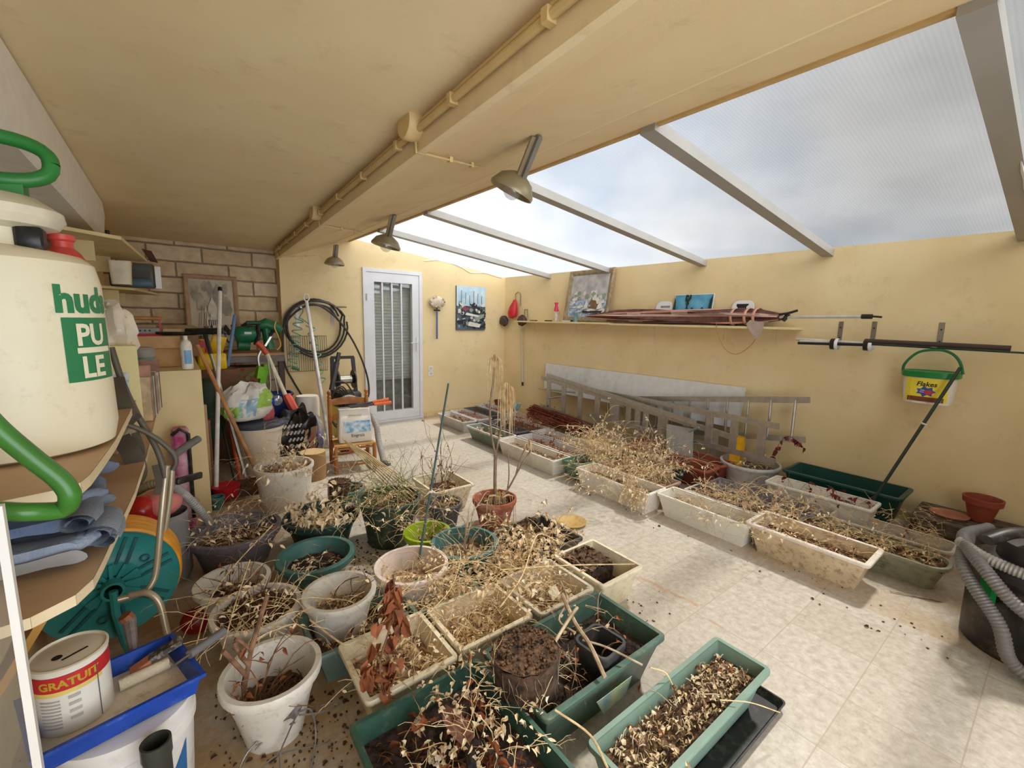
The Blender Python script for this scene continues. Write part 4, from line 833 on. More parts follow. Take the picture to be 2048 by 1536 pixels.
clump('cream square planter with a tall stalk', 70, (720, 920, 1240, 1380), (.13, .22), (.014, .03), (.008, .016), -.2, sd=8, stems=24, L=.12)
clump('green square planter mostly', 80, (790, 920, 1150, 1240), (.16, .28), (.012, .03), (.008, .018), -.2, sd=9, stems=60, L=.2)
clump('large dark green trough full', 150, (860, 1100, 1290, 1500), (.2, .27), (.012, .03), (.008, .016), -.2, sd=10, stems=60, L=.14)
clump('slate grey' if False else 'wide slate grey bowl', 40, (380, 560, 1010, 1090), (.2, .36), (.015, .04), (.01, .02), -.6, sd=11, stems=50, L=.24, ms=GREYTWIG)
clump('white pot heaped', 50, (430, 600, 1180, 1270), (.22, .36), (.014, .03), (.008, .018), -.5, sd=12, stems=50, L=.22)
clump('off-white square planter with', 60, (1000, 1180, 1140, 1230), (.17, .28), (.014, .03), (.01, .02), -.2, sd=13, stems=40, L=.16)
clump('pinkish-white pot', 50, (850, 960, 1100, 1170), (.24, .34), (.014, .03), (.01, .018), -.2, sd=14, stems=30, L=.2)
clump('tall white bucket', 60, (520, 620, 880, 960), (.3, .5), (.03, .07), (.012, .026), -1.2, sd=15, stems=16, L=.4)
gt_ = byl('tall dark green tub'); mb = MB()
for k in range(7): mb.tube([Zp(815+6*k, 1012-4*k, .26), Zp(684+7*k, 876+4*k, .62)], .0045, 5)
mb.build('bundled_canes', mat('pale_cane', '#cdb385', .7, scale=20, col2='#a58a58'), gt_)
# wire plant stand / cage on the floor at the front
t = thing('wire_cage', 'bent grey wire plant support lying on the floor before the cream flower pot', 'wire support', Zp(580, 1440, 0))
mb = MB()
for pts in (((590, 1430, .16), (545, 1455, .1), (495, 1505, .05), (470, 1560, .012)), ((592, 1432, .16), (575, 1470, .1), (560, 1510, .04), (562, 1560, .012)), ((596, 1424, .16), (622, 1420, .15), (632, 1470, .06), (622, 1540, .012)), ((598, 1430, .16), (640, 1425, .13), (676, 1412, .1), (672, 1404, .1), (640, 1412, .12)), ((500, 1555, .02), (560, 1508, .03), (640, 1490, .02), (660, 1480, .012)), ((590, 1445, .1), (550, 1460, .08), (510, 1500, .05))):
    mb.tube(bez([Zp(u, v, z) for u, v, z in pts], 5), .003, 6)
mb.build('wires', mat('galvanised_wire', '#8d8a86', .45, .6), t)
c = Zp(590, 1428, .15); MB().lathe([(.012, 0), (.013, .02), (.011, .04)], along(c-Vector((.01, 0, .012)), c+Vector((.02, .02, .01))), 10, cap0=True, cap1=True).build('cap', GREYPL, t)
# litter on the tiles
lb = MB(); rgl = random.Random(99)
for _ in range(420):
    z_ = rgl.random()
    if z_ < .45: u, v = rgl.uniform(430, 720), rgl.uniform(1380, 1536)
    elif z_ < .7: u, v = rgl.uniform(690, 760), rgl.uniform(1080, 1150)
    elif z_ < .85: u, v = rgl.uniform(1080, 1340), rgl.uniform(1180, 1260)
    else: u, v = rgl.uniform(1100, 1900), 0; v = 905 + (u-1100)*.46 + rgl.uniform(0, 60)
    p = Zp(u, v, .003); a_ = rgl.uniform(0, 6.28); L = rgl.uniform(.004, .018)
    if rgl.random() < .6: lb.ball(p, rgl.uniform(.002, .006), 5, 3, (1, 1.3, .6), .2, rgl)
    else: leaf(lb, p, Vector((math.cos(a_), math.sin(a_), 0)), Vector((0, 0, 1)), L*1.6, L, rgl)
o = lb.build('floor_debris', mat('debris_brown', '#5d4531', .9, var=.3)); o['kind'] = 'stuff'; tag(o, 'brown crumbs of soil and leaf scattered on the tiles', 'debris')

clump('white window box with yellow dry creeper', 70, (1150, 1290, 930, 990), (.18, .26), (.014, .034), (.01, .018), -.2, sd=21, stems=50, L=.18)
clump('tan-pink window box', 160, (1170, 1330, 880, 960), (.2, .4), (.014, .034), (.01, .02), -.4, sd=22, stems=110, L=.26)
clump('dark window box with a grey rim', 60, (1390, 1560, 980, 1050), (.17, .27), (.016, .04), (.01, .02), -.3, sd=23, stems=90, L=.2, ms=GREYTWIG)
clump('dirty cream window box', 40, (1500, 1600, 1020, 1080), (.2, .25), (.016, .034), (.01, .018), -.2, sd=24, stems=40, L=.12)
clump('long translucent', 70, (1600, 1880, 1010, 1110), (.16, .24), (.014, .03), (.008, .016), -.2, sd=25, stems=110, L=.14)
clump('pale grey window box strewn', 70, (1130, 1240, 850, 900), (.16, .26), (.014, .03), (.01, .016), -.2, sd=26, stems=40, L=.16)
clump('low box overgrown', 60, (1010, 1110, 830, 870), (.12, .26), (.014, .03), (.01, .016), -.2, sd=27, stems=50, L=.2, ms=RUST, m_=RUST)
# ================================================================= right wall
xw_ = XR
def RX_(u, v, off=0.): return Xp(u, v, XR-off)
# long wall shelf in two boards with brackets
t = thing('wall_shelf', 'long cream painted shelf board on the right wall', 'shelf', (XR, 1.6, 1.5))
A, B, Cc = RX_(1036, 641, .24), RX_(1250, 643, .24), RX_(1598, 657, .24)
shz = 1.515
mb = MB(); mb.box((XR-.24, 1.55, shz-.022), (XR, 3.5, shz)); mb.build('board', CREAMPAINT, t, smooth=False)
mb = MB(); mb.box((XR-.235, -.5, shz-.03), (XR, 1.55, shz-.008)); mb.build('board', CREAMPAINT, t, smooth=False)
for y in (2.2, 1.3, 1.05, .2, -.3):
    br = MB(); br.box((XR-.2, y-.012, shz-.034), (XR-.004, y+.012, shz-.03)); br.box((XR-.006, y-.012, shz-.17), (XR, y+.012, shz-.03)); br.build('bracket', CREAMPAINT, t, smooth=False)
def on_shelf(u, v, off=.1, up=0.): 
    p = RX_(u, v, off); p.z = shz + up; return p
# framed painting leaning on the wall
def picture_poly(mb, org, ux, uz, nrm, shapes):
    """flat coloured shapes on a picture: each shape is (material index, [(u,v)...]) in 0..1"""
    for k, (mi, pts) in enumerate(shapes):
        mb.m(mi); mb.poly([org + ux*u + uz*v + nrm*(.0004*(k+1)) for u, v in pts])
def framed(label, p0, ux, uz, fw, depth, frame_m, inner_m, shapes_m, shapes, name='framed_painting', cat='painting', inner_frame=None):
    nrm = ux.cross(uz).normalized()
    t = thing(name, label, cat, p0 + ux*.5)
    lu, lv_ = ux.length, uz.length; eu, ev = ux.normalized(), uz.normalized()
    fr = MB()
    O = lambda a, b, d: p0 + eu*a + ev*b + nrm*d
    def ring(i, d): return [O(i, i, d), O(lu-i, i, d), O(lu-i, lv_-i, d), O(i, lv_-i, d)]
    fr.loft([ring(0, 0), ring(0, depth*.7), ring(fw*.25, depth), ring(fw*.7, depth*.8), ring(fw, depth*.45), ring(fw, 0)])
    fr.build('frame', frame_m, t, smooth=False)
    cv = MB(); q = [O(fw*.9, fw*.9, depth*.3), O(lu-fw*.9, fw*.9, depth*.3), O(lu-fw*.9, lv_-fw*.9, depth*.3), O(fw*.9, lv_-fw*.9, depth*.3)]
    cv.m(0); cv.slab(q, -nrm*.008)
    picture_poly(cv, q[0], q[1]-q[0], q[3]-q[0], nrm, shapes)
    cv.build('picture', [inner_m] + shapes_m, t, smooth=False)
    bk = MB(); bk.slab([O(.01, .01, .0), O(lu-.01, .01, 0), O(lu-.01, lv_-.01, 0), O(.01, lv_-.01, 0)], -nrm*.012 if False else nrm*.006); bk.build('backing', CARD, t, smooth=False)
    return t
rp3 = random.Random(21)
def blobs(mi, n, u0, u1, v0, v1, s, rng, asp=1.):
    out = []
    for _ in range(n):
        cu_, cv_ = rng.uniform(u0, u1), rng.uniform(v0, v1); k = rng.randint(4, 7)
        pts = []
        for i in range(k):
            a_ = 2*PI*i/k; q = s*rng.uniform(.5, 1.2)
            pts.append((min(.99, max(.01, cu_+math.cos(a_)*q*asp)), min(.99, max(.01, cv_+math.sin(a_)*q))))
        out.append((mi if isinstance(mi, int) else rng.choice(mi), pts))
    return out
PC = dict(sea=mat('paint_sea_blue', '#6f86a6', .7, scale=30, col2='#c3c8cf'), sky=mat('paint_grey_sky', '#c3bcb4', .7, scale=10, col2='#9f9a98'), wht=mat('paint_white', '#dcd6c9', .7), drk=mat('paint_dark', '#2c2b2e', .7), brn=mat('paint_brown', '#7c5a3a', .7), grn=mat('paint_grey_green', '#8e9a86', .7), blu=mat('paint_sky_blue', '#9cc0d2', .7, scale=8, col2='#c9d6d8'), blk=mat('paint_slate', '#55616d', .7), red=mat('paint_dull_red', '#8a4350', .7), yel=mat('paint_cream', '#d5c298', .7), tel=mat('paint_teal', '#2f6f8c', .7, scale=6, col2='#67a9c2'), fol=mat('paint_foliage', '#20302a', .7))
pa, pb = on_shelf(1125, 630, .17), on_shelf(1212, 628, .17)
pa = Vector((XR-.15, Xp(1128, 632, XR-.15).y, shz)); pb = Vector((XR-.15, Xp(1216, 628, XR-.15).y, shz))
ux = pb - pa
top = Xp(1135, 545, XR-.03); uz = Vector((.12, 0, top.z - shz))
sh_ = [(1, [(.02, .02), (.98, .02), (.98, .4), (.02, .42)]), (2, [(.02, .42), (.98, .4), (.98, .98), (.02, .98)])] + blobs([3, 6], 26, .05, .95, .4, .58, .06, rp3) + blobs([3], 10, .2, .95, .12, .36, .05, rp3, 1.6) + [(5, [(.5, .2), (.62, .4), (.74, .38), (.82, .2)]), (3, [(.44, .2), (.5, .42), (.56, .2)]), (3, [(.78, .18), (.86, .44), (.93, .2)]), (4, [(.4, .15), (.95, .15), (.9, .1), (.45, .1)])] + blobs([3, 1], 16, .05, .6, .05, .35, .03, rp3, 2.2)
framed('framed painting of boats leaning on the right wall shelf', pa, ux, uz, .065, .035, mat('worn_gold_frame', '#a08a66', .6, col2='#7c6a4e', scale=20), PC['sky'], [PC['sea'], PC['sky'], PC['wht'], PC['drk'], PC['brn'], PC['grn']], sh_)
# unframed canvas on the back wall
c0, c1, c2 = Yp(913, 660, YB-.03), Yp(970, 662, YB-.03), Yp(915, 571, YB-.03)
c1.z = c0.z; c2.x = c0.x
t = thing('canvas_painting', 'unframed canvas of a blue-grey harbour hanging on the back wall', 'painting', (c0+c1)/2)
cv = MB(); cv.m(0).slab([c0, c1, c1+(c2-c0), c2], (0, .03, 0)); rp4 = random.Random(4)
shp = [(1, [(0, .55), (1, .55), (1, 1), (0, 1)]), (2, [(0, 0), (1, 0), (1, .55), (0, .55)])] + blobs([3, 3, 4, 5], 60, .03, .97, .05, .62, .05, rp4, 1.3) + blobs([4], 22, .03, .97, .05, .6, .03, rp4, 2) + [(4, [(.12+.14*k, .6), (.135+.14*k, .6), (.135+.14*k, .9-.05*(k % 3)), (.12+.14*k, .9-.05*(k % 3))]) for k in range(6)] + [(6, [(.15, .44), (.4, .46), (.38, .52), (.2, .54)]), (3, [(.35, .1), (.75, .06), (.8, .14), (.4, .2)]), (5, [(.6, .2), (.9, .3), (.92, .38), (.62, .34)]), (3, [(.25, .35), (.7, .3), (.75, .34), (.3, .4)])]
picture_poly(cv, c0, c1-c0, c2-c0, Vector((0, -1, 0)), shp)
cv.build('picture', [mat('canvas_edge', '#4c4a48', .8), PC['blu'], PC['blk'], PC['wht'], PC['drk'], PC['grn'], PC['red']], t, smooth=False)
# small panoramic photo print, two rounded white signs
def leaning_plate(name, label, cat, u0, u1, vb, vt, m_, th=.006, off=.06, rounded=0., extra=None, mats=None):
    a = Xp(u0, vb, XR-off); b = Xp(u1, vb, XR-off); z1 = Xp((u0+u1)/2, vt, XR-.02).z
    z0 = shz - .008
    y0_, y1_ = a.y, b.y; H = Vector((off-.02, 0, z1-z0)); W = Vector((0, y1_-y0_, 0)); O = Vector((XR-off, y0_, z0)); n_ = W.cross(H).normalized()
    if n_.x > 0: n_ = -n_
    if rounded:
        w, h = W.length, H.length; poly = []
        for cx_, cy_, t0 in ((w-rounded, h-rounded, 0), (rounded, h-rounded, PI/2)):
            for k in range(7): poly.append((cx_+math.cos(t0+PI/2*k/6)*rounded, cy_+math.sin(t0+PI/2*k/6)*rounded))
        poly += [(0, 0), (w, 0)]
        pts = [O + W.normalized()*x + H.normalized()*y for x, y in poly]
    else: pts = [O, O+W, O+W+H, O+H]
    t = thing(name, label, cat, O + W*.5)
    mb = MB(); mb.slab(pts, n_*th); mb.build('plate', m_, t, smooth=False)
    if extra:
        e = MB(); picture_poly(e, O + n_*th, W, H, n_, extra); e.build('print', mats, t, smooth=False)
    return t, O + n_*(th+.001), W, H, n_
rq = random.Random(9)
ph = [(0, [(.01, .4), (.99, .4), (.99, .98), (.01, .98)]), (2, [(.01, .02), (.99, .02), (.99, .22), (.01, .22)])] + blobs([1], 30, .04, .96, .2, .5, .09, rq, .6) + [(1, [(.0, .2), (.06, .2), (.06, .75), (.02, .9)]), (1, [(.9, .2), (.99, .2), (.99, .95), (.94, .8)]), (1, [(.36, .2), (.38, .2), (.39, .7), (.35, .7)])] + blobs([1], 12, .3, .45, .65, .95, .07, rq, .5) + blobs([2], 8, .1, .9, .08, .3, .03, rq)
leaning_plate('photo_print', 'wide panoramic photo of trees under a blue sky, standing on the wall shelf', 'photo', 1345, 1422, 625, 589, WHITEPAINT, .012, .07, 0, ph, [PC['tel'], PC['fol'], PC['wht']])
leaning_plate('rounded_sign', 'small white round-topped sign with a grey barcode, left of the panoramic photo', 'sign', 1308, 1341, 628, 603, WHITEPAINT, .006, .07, .07, [(0, [(.48+.055*k, .4), (.51+.055*k, .4), (.51+.055*k, .62), (.48+.055*k, .62)]) for k in range(7)] + [(1, [(.3, .72), (.85, .72), (.85, .8), (.3, .8)])], [BLACKMARK, GREYPL])
leaning_plate('rounded_sign', 'white round-topped sign with a black and orange emblem, right of the panoramic photo', 'sign', 1459, 1504, 633, 601, WHITEPAINT, .006, .07, .07, [(0, [(.2, .86), (.75, .86), (.72, .8), (.66, .76), (.64, .46), (.3, .46), (.28, .7), (.2, .78)]), (1, [(.34, .62), (.4, .62), (.4, .7), (.34, .7)]), (1, [(.44, .62), (.5, .62), (.5, .7), (.44, .7)]), (1, [(.54, .62), (.6, .62), (.6, .7), (.54, .7)]), (0, [(.42, .42), (.52, .42), (.52, .38), (.46, .38), (.46, .3), (.42, .3)]), (0, [(.72, .3), (.76, .3), (.76, .2), (.72, .2)]), (0, [(.79, .3), (.83, .3), (.83, .2), (.79, .2)])], [BLACKMARK, mat('orange_ink', '#d9743c', .6)])
# folded parasol lying on the shelf
t = thing('parasol', 'folded brown striped parasol with white pole lying along the wall shelf', 'parasol', (XR-.14, .8, shz))
zc = shz+.08; ys = [2.05, 1.8, 1.5, 1.1, .7, .3, 0., -.2, -.35]; rad = [.014, .05, .085, .1, .098, .092, .085, .075, .04]
FAB = mat('brown_stripe_fabric', '#6b4a40', .85, scale=16, col2='#57342d'); FAB2 = mat('pale_stripe_fabric', '#b49d90', .85, scale=16); FAB3 = mat('pink_stripe_fabric', '#d39c84', .85)
mb = MB(); rgp = random.Random(31); loops = []; NS = 32
ph_ = [rgp.uniform(0, 6) for _ in range(4)]
for y, r in zip(*[[a for q in range(len(ys)-1) for a in [ys_[q]+(ys_[q+1]-ys_[q])*k/6 for k in range(6)]]+[ys_[-1]] for ys_ in (ys, rad)]):
    ring = []
    for k in range(NS):
        a_ = 2*PI*k/NS; q = r*(1 + .22*math.sin(5*a_+ph_[0]+y*3) + .1*math.sin(9*a_+y*7+ph_[1]))
        zz = zc + math.sin(a_)*q*.75 - (.0)
        ring.append((XR-.13+math.cos(a_)*q*1.25, y, max(shz+.001 if y > 1.55 else shz-.006, zz)))
    loops.append(ring)
o_ = len(mb.f); mb.loft(loops, True, True)
for i in range(o_, len(mb.f)):
    k = (i-o_) % NS
    mb.mi[i] = 0 if k % 8 in (0, 1, 2, 3) else (2 if k % 8 == 4 else (1 if k % 8 in (5, 6) else 2))
    if k % 8 in (5,) and (i // NS) % 9 < 6: mb.mi[i] = 0
mb.build('folded_canopy', [FAB, FAB2, FAB3], t)
hang = MB()
hp = [Xp(1500, 640, XR-.25), Xp(1528, 645, XR-.25), Xp(1525, 660, XR-.255), Xp(1513, 678, XR-.26), Xp(1500, 662, XR-.255), Xp(1492, 648, XR-.25)]
hang.slab(hp, (.006, 0, 0)); hang.build('hanging_flap', FAB2, t)
st2 = MB()
for y in (.05, -.08, -.16):
    st2.lathe([(.098, -.014), (.104, 0), (.098, .014)], Matrix.Translation((XR-.13, y, zc)) @ Matrix.Rotation(PI/2, 4, 'X'), 20, 1.15, .85)
st2.build('strap', FAB3, t)
pl_ = MB(); pl_.tube([(XR-.13, -.2, zc), (XR-.13, Xp(1735, 638, XR-.13).y, zc+.01)], .013, 10); pl_.build('pole', mat('white_metal_pole', '#d8d4cc', .35, .3), t)
yt = Xp(1738, 637, XR-.13).y
pl_ = MB(); pl_.tube([(XR-.13, yt+.05, zc+.01), (XR-.13, yt-.02, zc+.01)], .019, 10); pl_.tube([(XR-.13, yt-.02, zc+.012), (XR-.13, yt-.08, zc+.006)], .008, 8); pl_.build('pole_tip', DKMETAL, t)
hb = MB(); hb.tube(bez([(XR-.13, -.3, zc+.02), (XR-.16, -.42, zc+.035), (XR-.16, -.5, zc+.06)], 4), .011, 8); hb.tube([(XR-.13, -.38, zc-.03), (XR-.13, -.42, zc+.03)], .02, 8); hb.build('tilt_joint', DKMETAL, t)
tr_ = MB(); tr_.tube(bez([Xp(1432, 643, XR-.25), Xp(1436, 670, XR-.25), Xp(1452, 700, XR-.24), Xp(1475, 708, XR-.24), Xp(1500, 692, XR-.245), Xp(1511, 678, XR-.25)], 5), .003, 5)
tag(tr_.build('wire_loop', mat('orange_wire', '#b4763f', .6)), 'thin orange wire loop hanging from the parasol below the shelf', 'wire')
# things on the left end of the shelf
t = thing('spray_bottle', 'clear bottle with a pink spray top, left of the boat painting', 'bottle', on_shelf(1112, 636, .14))
L0 = t.location; mb = MB(); mb.lathe([(.001, .001), (.045, .001), (.047, .01), (.045, .08), (.03, .12), (.018, .15)], TR(L0.x, L0.y, L0.z), 20); mb.build('jar', CLEAR, t)
mb = MB(); mb.lathe([(.02, .145), (.038, .15), (.03, .19), (.018, .23), (.03, .265), (.028, .27), (.001, .27)], TR(L0.x, L0.y, L0.z), 18, .9, 1.1); mb.tube([(L0.x-.01, L0.y-.02, L0.z+.2), (L0.x-.01, L0.y-.07, L0.z+.14), (L0.x-.01, L0.y-.09, L0.z+.1)], .004, 5); mb.build('spray_top', mat('bright_pink', '#d8325c', .4), t)
t = thing('glass_vase', 'small turquoise glass vase in front of the boat painting', 'vase', on_shelf(1151, 636, .2)); L0 = t.location
MB().lathe([(.001, 0), (.034, 0), (.036, .03), (.022, .08), (.026, .12), (.022, .12), (.018, .08), (.03, .03), (.001, .006)], TR(L0.x, L0.y, L0.z), 20).build('body', mat('turquoise_glass', '#8fbfb6', .15, trans=.5), t)
for (u, v, L_, nm, lb, m_) in ((1060, 637, .16, 'stick', 'thin wooden stick lying on the left end of the wall shelf', TWIG), (1090, 638, .14, 'file', 'flat dark file lying on the wall shelf left of the spray bottle', DKMETAL), (1125, 639, .25, 'white_tube', 'thin white tube lying on the wall shelf before the spray bottle', WHITEPAINT), (1142, 638, .05, 'bottle_stopper', 'small black stopper lying beside the turquoise vase', BLACKPL)):
    p = on_shelf(u, v, .2, .008); mb = MB(); mb.tube([p, p+Vector((.01, -L_, .0))], .008 if nm != 'bottle_stopper' else .016, 8); tag(mb.build(nm, m_), lb, nm.split('_')[-1])
# sun board / white ironing-board shape under the parasol
mb = MB(); mb.loft([[(XR-.2+dx*.06, y, shz+.002+dz) for dx, dz in ((-1, 0), (1, 0), (1, .012), (-1, .012))] for y in (2.05, 1.6)], True, True) if False else None
# red plastic bag holder, two black caps hanging on hooks, long thin rod
ym = 3.75
t = thing('wall_hook', 'wire hook holding the red plastic scoop at the far end of the right wall', 'hook', RX_(1035, 600, .01))
hk = MB(); 
for u in (1031, 1041): hk.tube([RX_(u, 588, .012), RX_(u, 612, .012)], .006, 6)
hk.tube(bez([RX_(1031, 588, .012), RX_(1036, 584, .012), RX_(1041, 588, .012)], 4), .006, 6); hk.build('wire', STEEL, t)
t = thing('wall_hook', 'small wire hook below the red plastic scoop hook on the right wall', 'hook', RX_(1052, 625, .01))
hk = MB()
for u in (1049, 1055): hk.tube([RX_(u, 619, .012), RX_(u, 634, .012)], .005, 6)
hk.tube([RX_(1049, 619, .012), RX_(1055, 619, .012)], .005, 6); hk.build('wire', STEEL, t)
t = thing('scoop', 'red plastic scoop hanging at the far end of the right wall', 'scoop', RX_(1025, 618, .08))
ctr = RX_(1027, 618, .08); mb = MB()
prof = [(RX_(1030, 600, .05), .03), (RX_(1029, 606, .06), .05), (RX_(1027, 615, .07), .085), (RX_(1025, 626, .08), .1), (RX_(1025, 634, .08), .085), (RX_(1026, 636, .08), .02)]
mb.tube([p for p, r in prof], [r for p, r in prof], 14, flat=.7); mb.build('bowl', REDPL, t)
for lb, u, v in (('black hairnet-like cap hanging in the corner left of the red scoop', 1008, 642), ('black mesh cap hanging below the shelf end right of the red scoop', 1044, 641)):
    t = thing('mesh_cap', lb, 'cap', RX_(u, v, .08)); c = RX_(u, v, .08); rr = random.Random(int(u)); mb = MB()
    mb.ball(c, .085, 14, 9, (.8, 1.1, 1.), .12, rr); mb.build('mesh', mat('black_mesh', '#2a211f', .6, col2='#5d453c', scale=26), t)
    mb = MB(); mb.tube([c + Vector((0, math.cos(a_)*.07, math.sin(a_)*.07)) for a_ in [q*PI/6 for q in range(12)]], .006, 5); mb.build('band', BLACKPL, t)
t = thing('thin_rod', 'thin white rod with a black tip hanging on the right wall under the shelf end', 'rod', RX_(1045, 768, .02))
MB().tube([RX_(1044, 655, .03), RX_(1045, 768, .02)], .011, 8).build('rod', mat('white_rod', '#cfc7b6', .4), t)
MB().tube([RX_(1045, 764, .02), RX_(1045, 771, .02)], .015, 8).build('tip', BLACKPL, t)
# three steel brackets, pole bundle, hanging bucket
for i, (u, v0, v1) in enumerate(((1683, 643, 680), (1750, 643, 685), (1885, 645, 690))):
    t = thing('shelf_bracket', ['left steel bracket above the pole bundle', 'middle steel bracket above the pole bundle, at the end of the parasol pole', 'right steel bracket above the hanging bucket'][i], 'bracket', RX_(u, v1, .005), group='steel brackets on the right wall')
    a, b = RX_(u, v0, .004), RX_(u, v1+3, .004); b.y = a.y
    mb = MB(); mb.box((XR-.004, a.y-.016, b.z), (XR, a.y+.016, a.z)); mb.build('upright', STEEL, t, smooth=False)
    mb = MB(); mb.box((XR-.17, a.y-.014, b.z-.006), (XR, a.y+.014, b.z)); mb.build('arm', STEEL, t, smooth=False)
    mb = MB()
    for q in (.2, .7): mb.lathe([(.006, 0), (.006, .003)], TR(XR-.003, a.y, b.z + (a.z-b.z)*q) @ Matrix.Rotation(-PI/2, 4, 'Y'), 8, cap1=True)
    mb.build('screw', DKMETAL, t)
rods = [(1592, 678, 1728, 687, .014, 'white_metal_pole', 'white tent pole on top of the pole bundle'), (1596, 686, 1740, 690, .012, 'black_rod', 'black rod at the left end of the pole bundle'), (1730, 682, 2022, 697, .019, 'dark_brown_pole', 'thick dark brown pole forming the right half of the bundle'), (1640, 683, 2050, 706, .007, 'green_thin_rod', 'thin dark green rod running below the brown pole past the frame edge'), (1600, 682, 1660, 684, .01, 'pale_rod', 'short pale rod at the left end of the bundle')]
RM = dict(black_rod=mat('black_rod_m', '#211d1f', .4), dark_brown_pole=mat('dark_brown_pole_m', '#4a3a36', .4, .3), green_thin_rod=mat('green_thin_rod_m', '#2c4a42', .4), pale_rod=mat('pale_rod_m', '#cfc7bb', .4), white_metal_pole=_mats['white_metal_pole'])
for k, (u0, v0, u1, v1, r, nm, lb) in enumerate(rods):
    off = .12 + .022*(k % 3)
    tag(MB().tube([Xp(u0, v0, XR-off), Xp(u1, v1, XR-off)], r, 10).build(nm, RM[nm]), lb, 'pole')
for u, v, lb in ((1666, 688, 'black and white clip around the left part of the pole bundle'), (1733, 690, 'black and white clip around the middle of the pole bundle')):
    c = Xp(u, v, XR-.135); t = thing('pole_clip', lb, 'clip', c)
    MB().lathe([(.04, -.014), (.046, -.014), (.046, .014), (.04, .014)], TR(c.x, c.y, c.z) @ Matrix.Rotation(PI/2, 4, 'X'), 16).build('band', BLACKPL, t)
    MB().lathe([(.047, -.012), (.049, 0), (.047, .012)], TR(c.x-.0, c.y-.03, c.z) @ Matrix.Rotation(PI/2, 4, 'X'), 16).build('strap', WHITEPAINT, t)
# bucket with green lid
xb = XR-.16
bl, br_, bt_, bb_ = Xp(1806, 745, xb), Xp(1925, 745, xb), Xp(1865, 742, xb), Xp(1865, 806, xb)
cy = (bl.y+br_.y)/2; W = abs(bl.y-br_.y)/2; H = bt_.z-bb_.z
t = thing('flake_bucket', 'white and yellow fish food bucket with a green lid hanging on the right wall', 'bucket', (xb, cy, bb_.z))
def sup(a, b, z, n=40, e=3.2):
    out = []
    for k in range(n):
        th = 2*PI*k/n; c_, s_ = math.cos(th), math.sin(th)
        out.append(Vector((xb + b*math.copysign(abs(c_)**(2/e), c_), cy + a*math.copysign(abs(s_)**(2/e), s_), bb_.z + z)))
    return out
mb = MB(); mb.loft([sup(W*.82, .1, 0), sup(W*.84, .102, .01), sup(W*.93, .115, H-.03)], True, True); mb.build('tub', WHITEPL, t)
mb = MB(); mb.loft([sup(W*.95, .12, H-.045), sup(W*1.0, .126, H-.04), sup(W*1.0, .126, H-.005), sup(W*.95, .12, H), sup(W*.9, .115, H-.006)], True, True); mb.build('lid', mat('bright_green_lid', '#167a35', .35), t)
lb_ = MB(); 
def face(yq, zq, d=.0):
    q = (zq)/(H-.03); half = W*(.84+.09*q); bx = .102+.013*q; s_ = (yq)/half; s_ = max(-.999, min(.999, s_)); c_ = (1-abs(s_)**3.2)**(1/3.2)
    return Vector((xb - bx*c_ - .0015 - d, cy - yq, bb_.z + zq))
def patch(mb, y0, y1, z0, z1, n=8, d=0.): mb.grid(lambda u, v: face(y0+(y1-y0)*u, z0+(z1-z0)*v, d), n, 3)
lb_.m(0); patch(lb_, -W*.72, W*.72, .015, H-.05)
lb_.m(1); patch(lb_, -W*.62, W*.62, .016, .05, d=.0008)
lb_.m(2)
for k in range(4): patch(lb_, -W*.3, W*.3, H-.125-.013*k, H-.121-.013*k, d=.0008)
lb_.m(3); lb_.add([face(W*.0+W*.32*math.cos(a_)*(.8 if q % 2 else 1.1), .09+.035*math.sin(a_)*(.7 if q % 2 else 1.2), .001) for q, a_ in enumerate([2*PI*k/14 for k in range(14)])], [tuple(range(14))])
lb_.m(4); lb_.add([face(W*.1+W*.16*math.cos(2*PI*k/10), .085+.016*math.sin(2*PI*k/10), .0014) for k in range(10)], [tuple(range(10))])
lb_.build('label', [mat('label_yellow', '#e8d33a', .5, var=.06), mat('label_brown', '#7a3d22', .5), mat('label_line', '#f0ead0', .5), mat('label_blue', '#3d4f9a', .5), mat('label_red', '#c33a3a', .5)], t, smooth=False)
def wall_text(body, size, y, z, d=.001, m_=BLACKMARK, bold=.0008, fn=None, parent=None, name='lettering', sx_=1., shear=0.):
    vs, fs = text_mesh(body, size, bold); mb = MB(); w_ = max(v.x for v in vs)
    mb.add([fn(y + (v.x - w_/2)*sx_ + shear*v.y, z + v.y) + Vector((-.0008 - v.z*.3, 0, 0))*(1 if fn is face else 0) for v in vs], fs); mb.build(name, m_, parent, smooth=False)
wall_text('Flakes', .045, 0, H-.105, fn=face, parent=t, shear=.2, bold=.001)
wall_text('vitanol', .022, 0, H-.068, fn=face, parent=t) if False else None
hb = MB(); P = [Xp(u, v, xb-.01) for u, v in ((1806, 749), (1808, 730), (1825, 712), (1845, 702), (1880, 700), (1905, 708), (1920, 725), (1926, 749))]
hb.tube(bez(P, 4), .009, 8, flat=.6); hb.build('handle', mat('green_handle', '#1d6a3a', .4), t)
# dark stake leaning from the white planter up to the bucket
cane('long dark green stake leaning from the white planter up across the fish food bucket', Zp(1738, 1013, .18), Xp(1921, 735, XR-.31), .011, mat('dark_stake', '#2e3a30', .5), tie=.62)
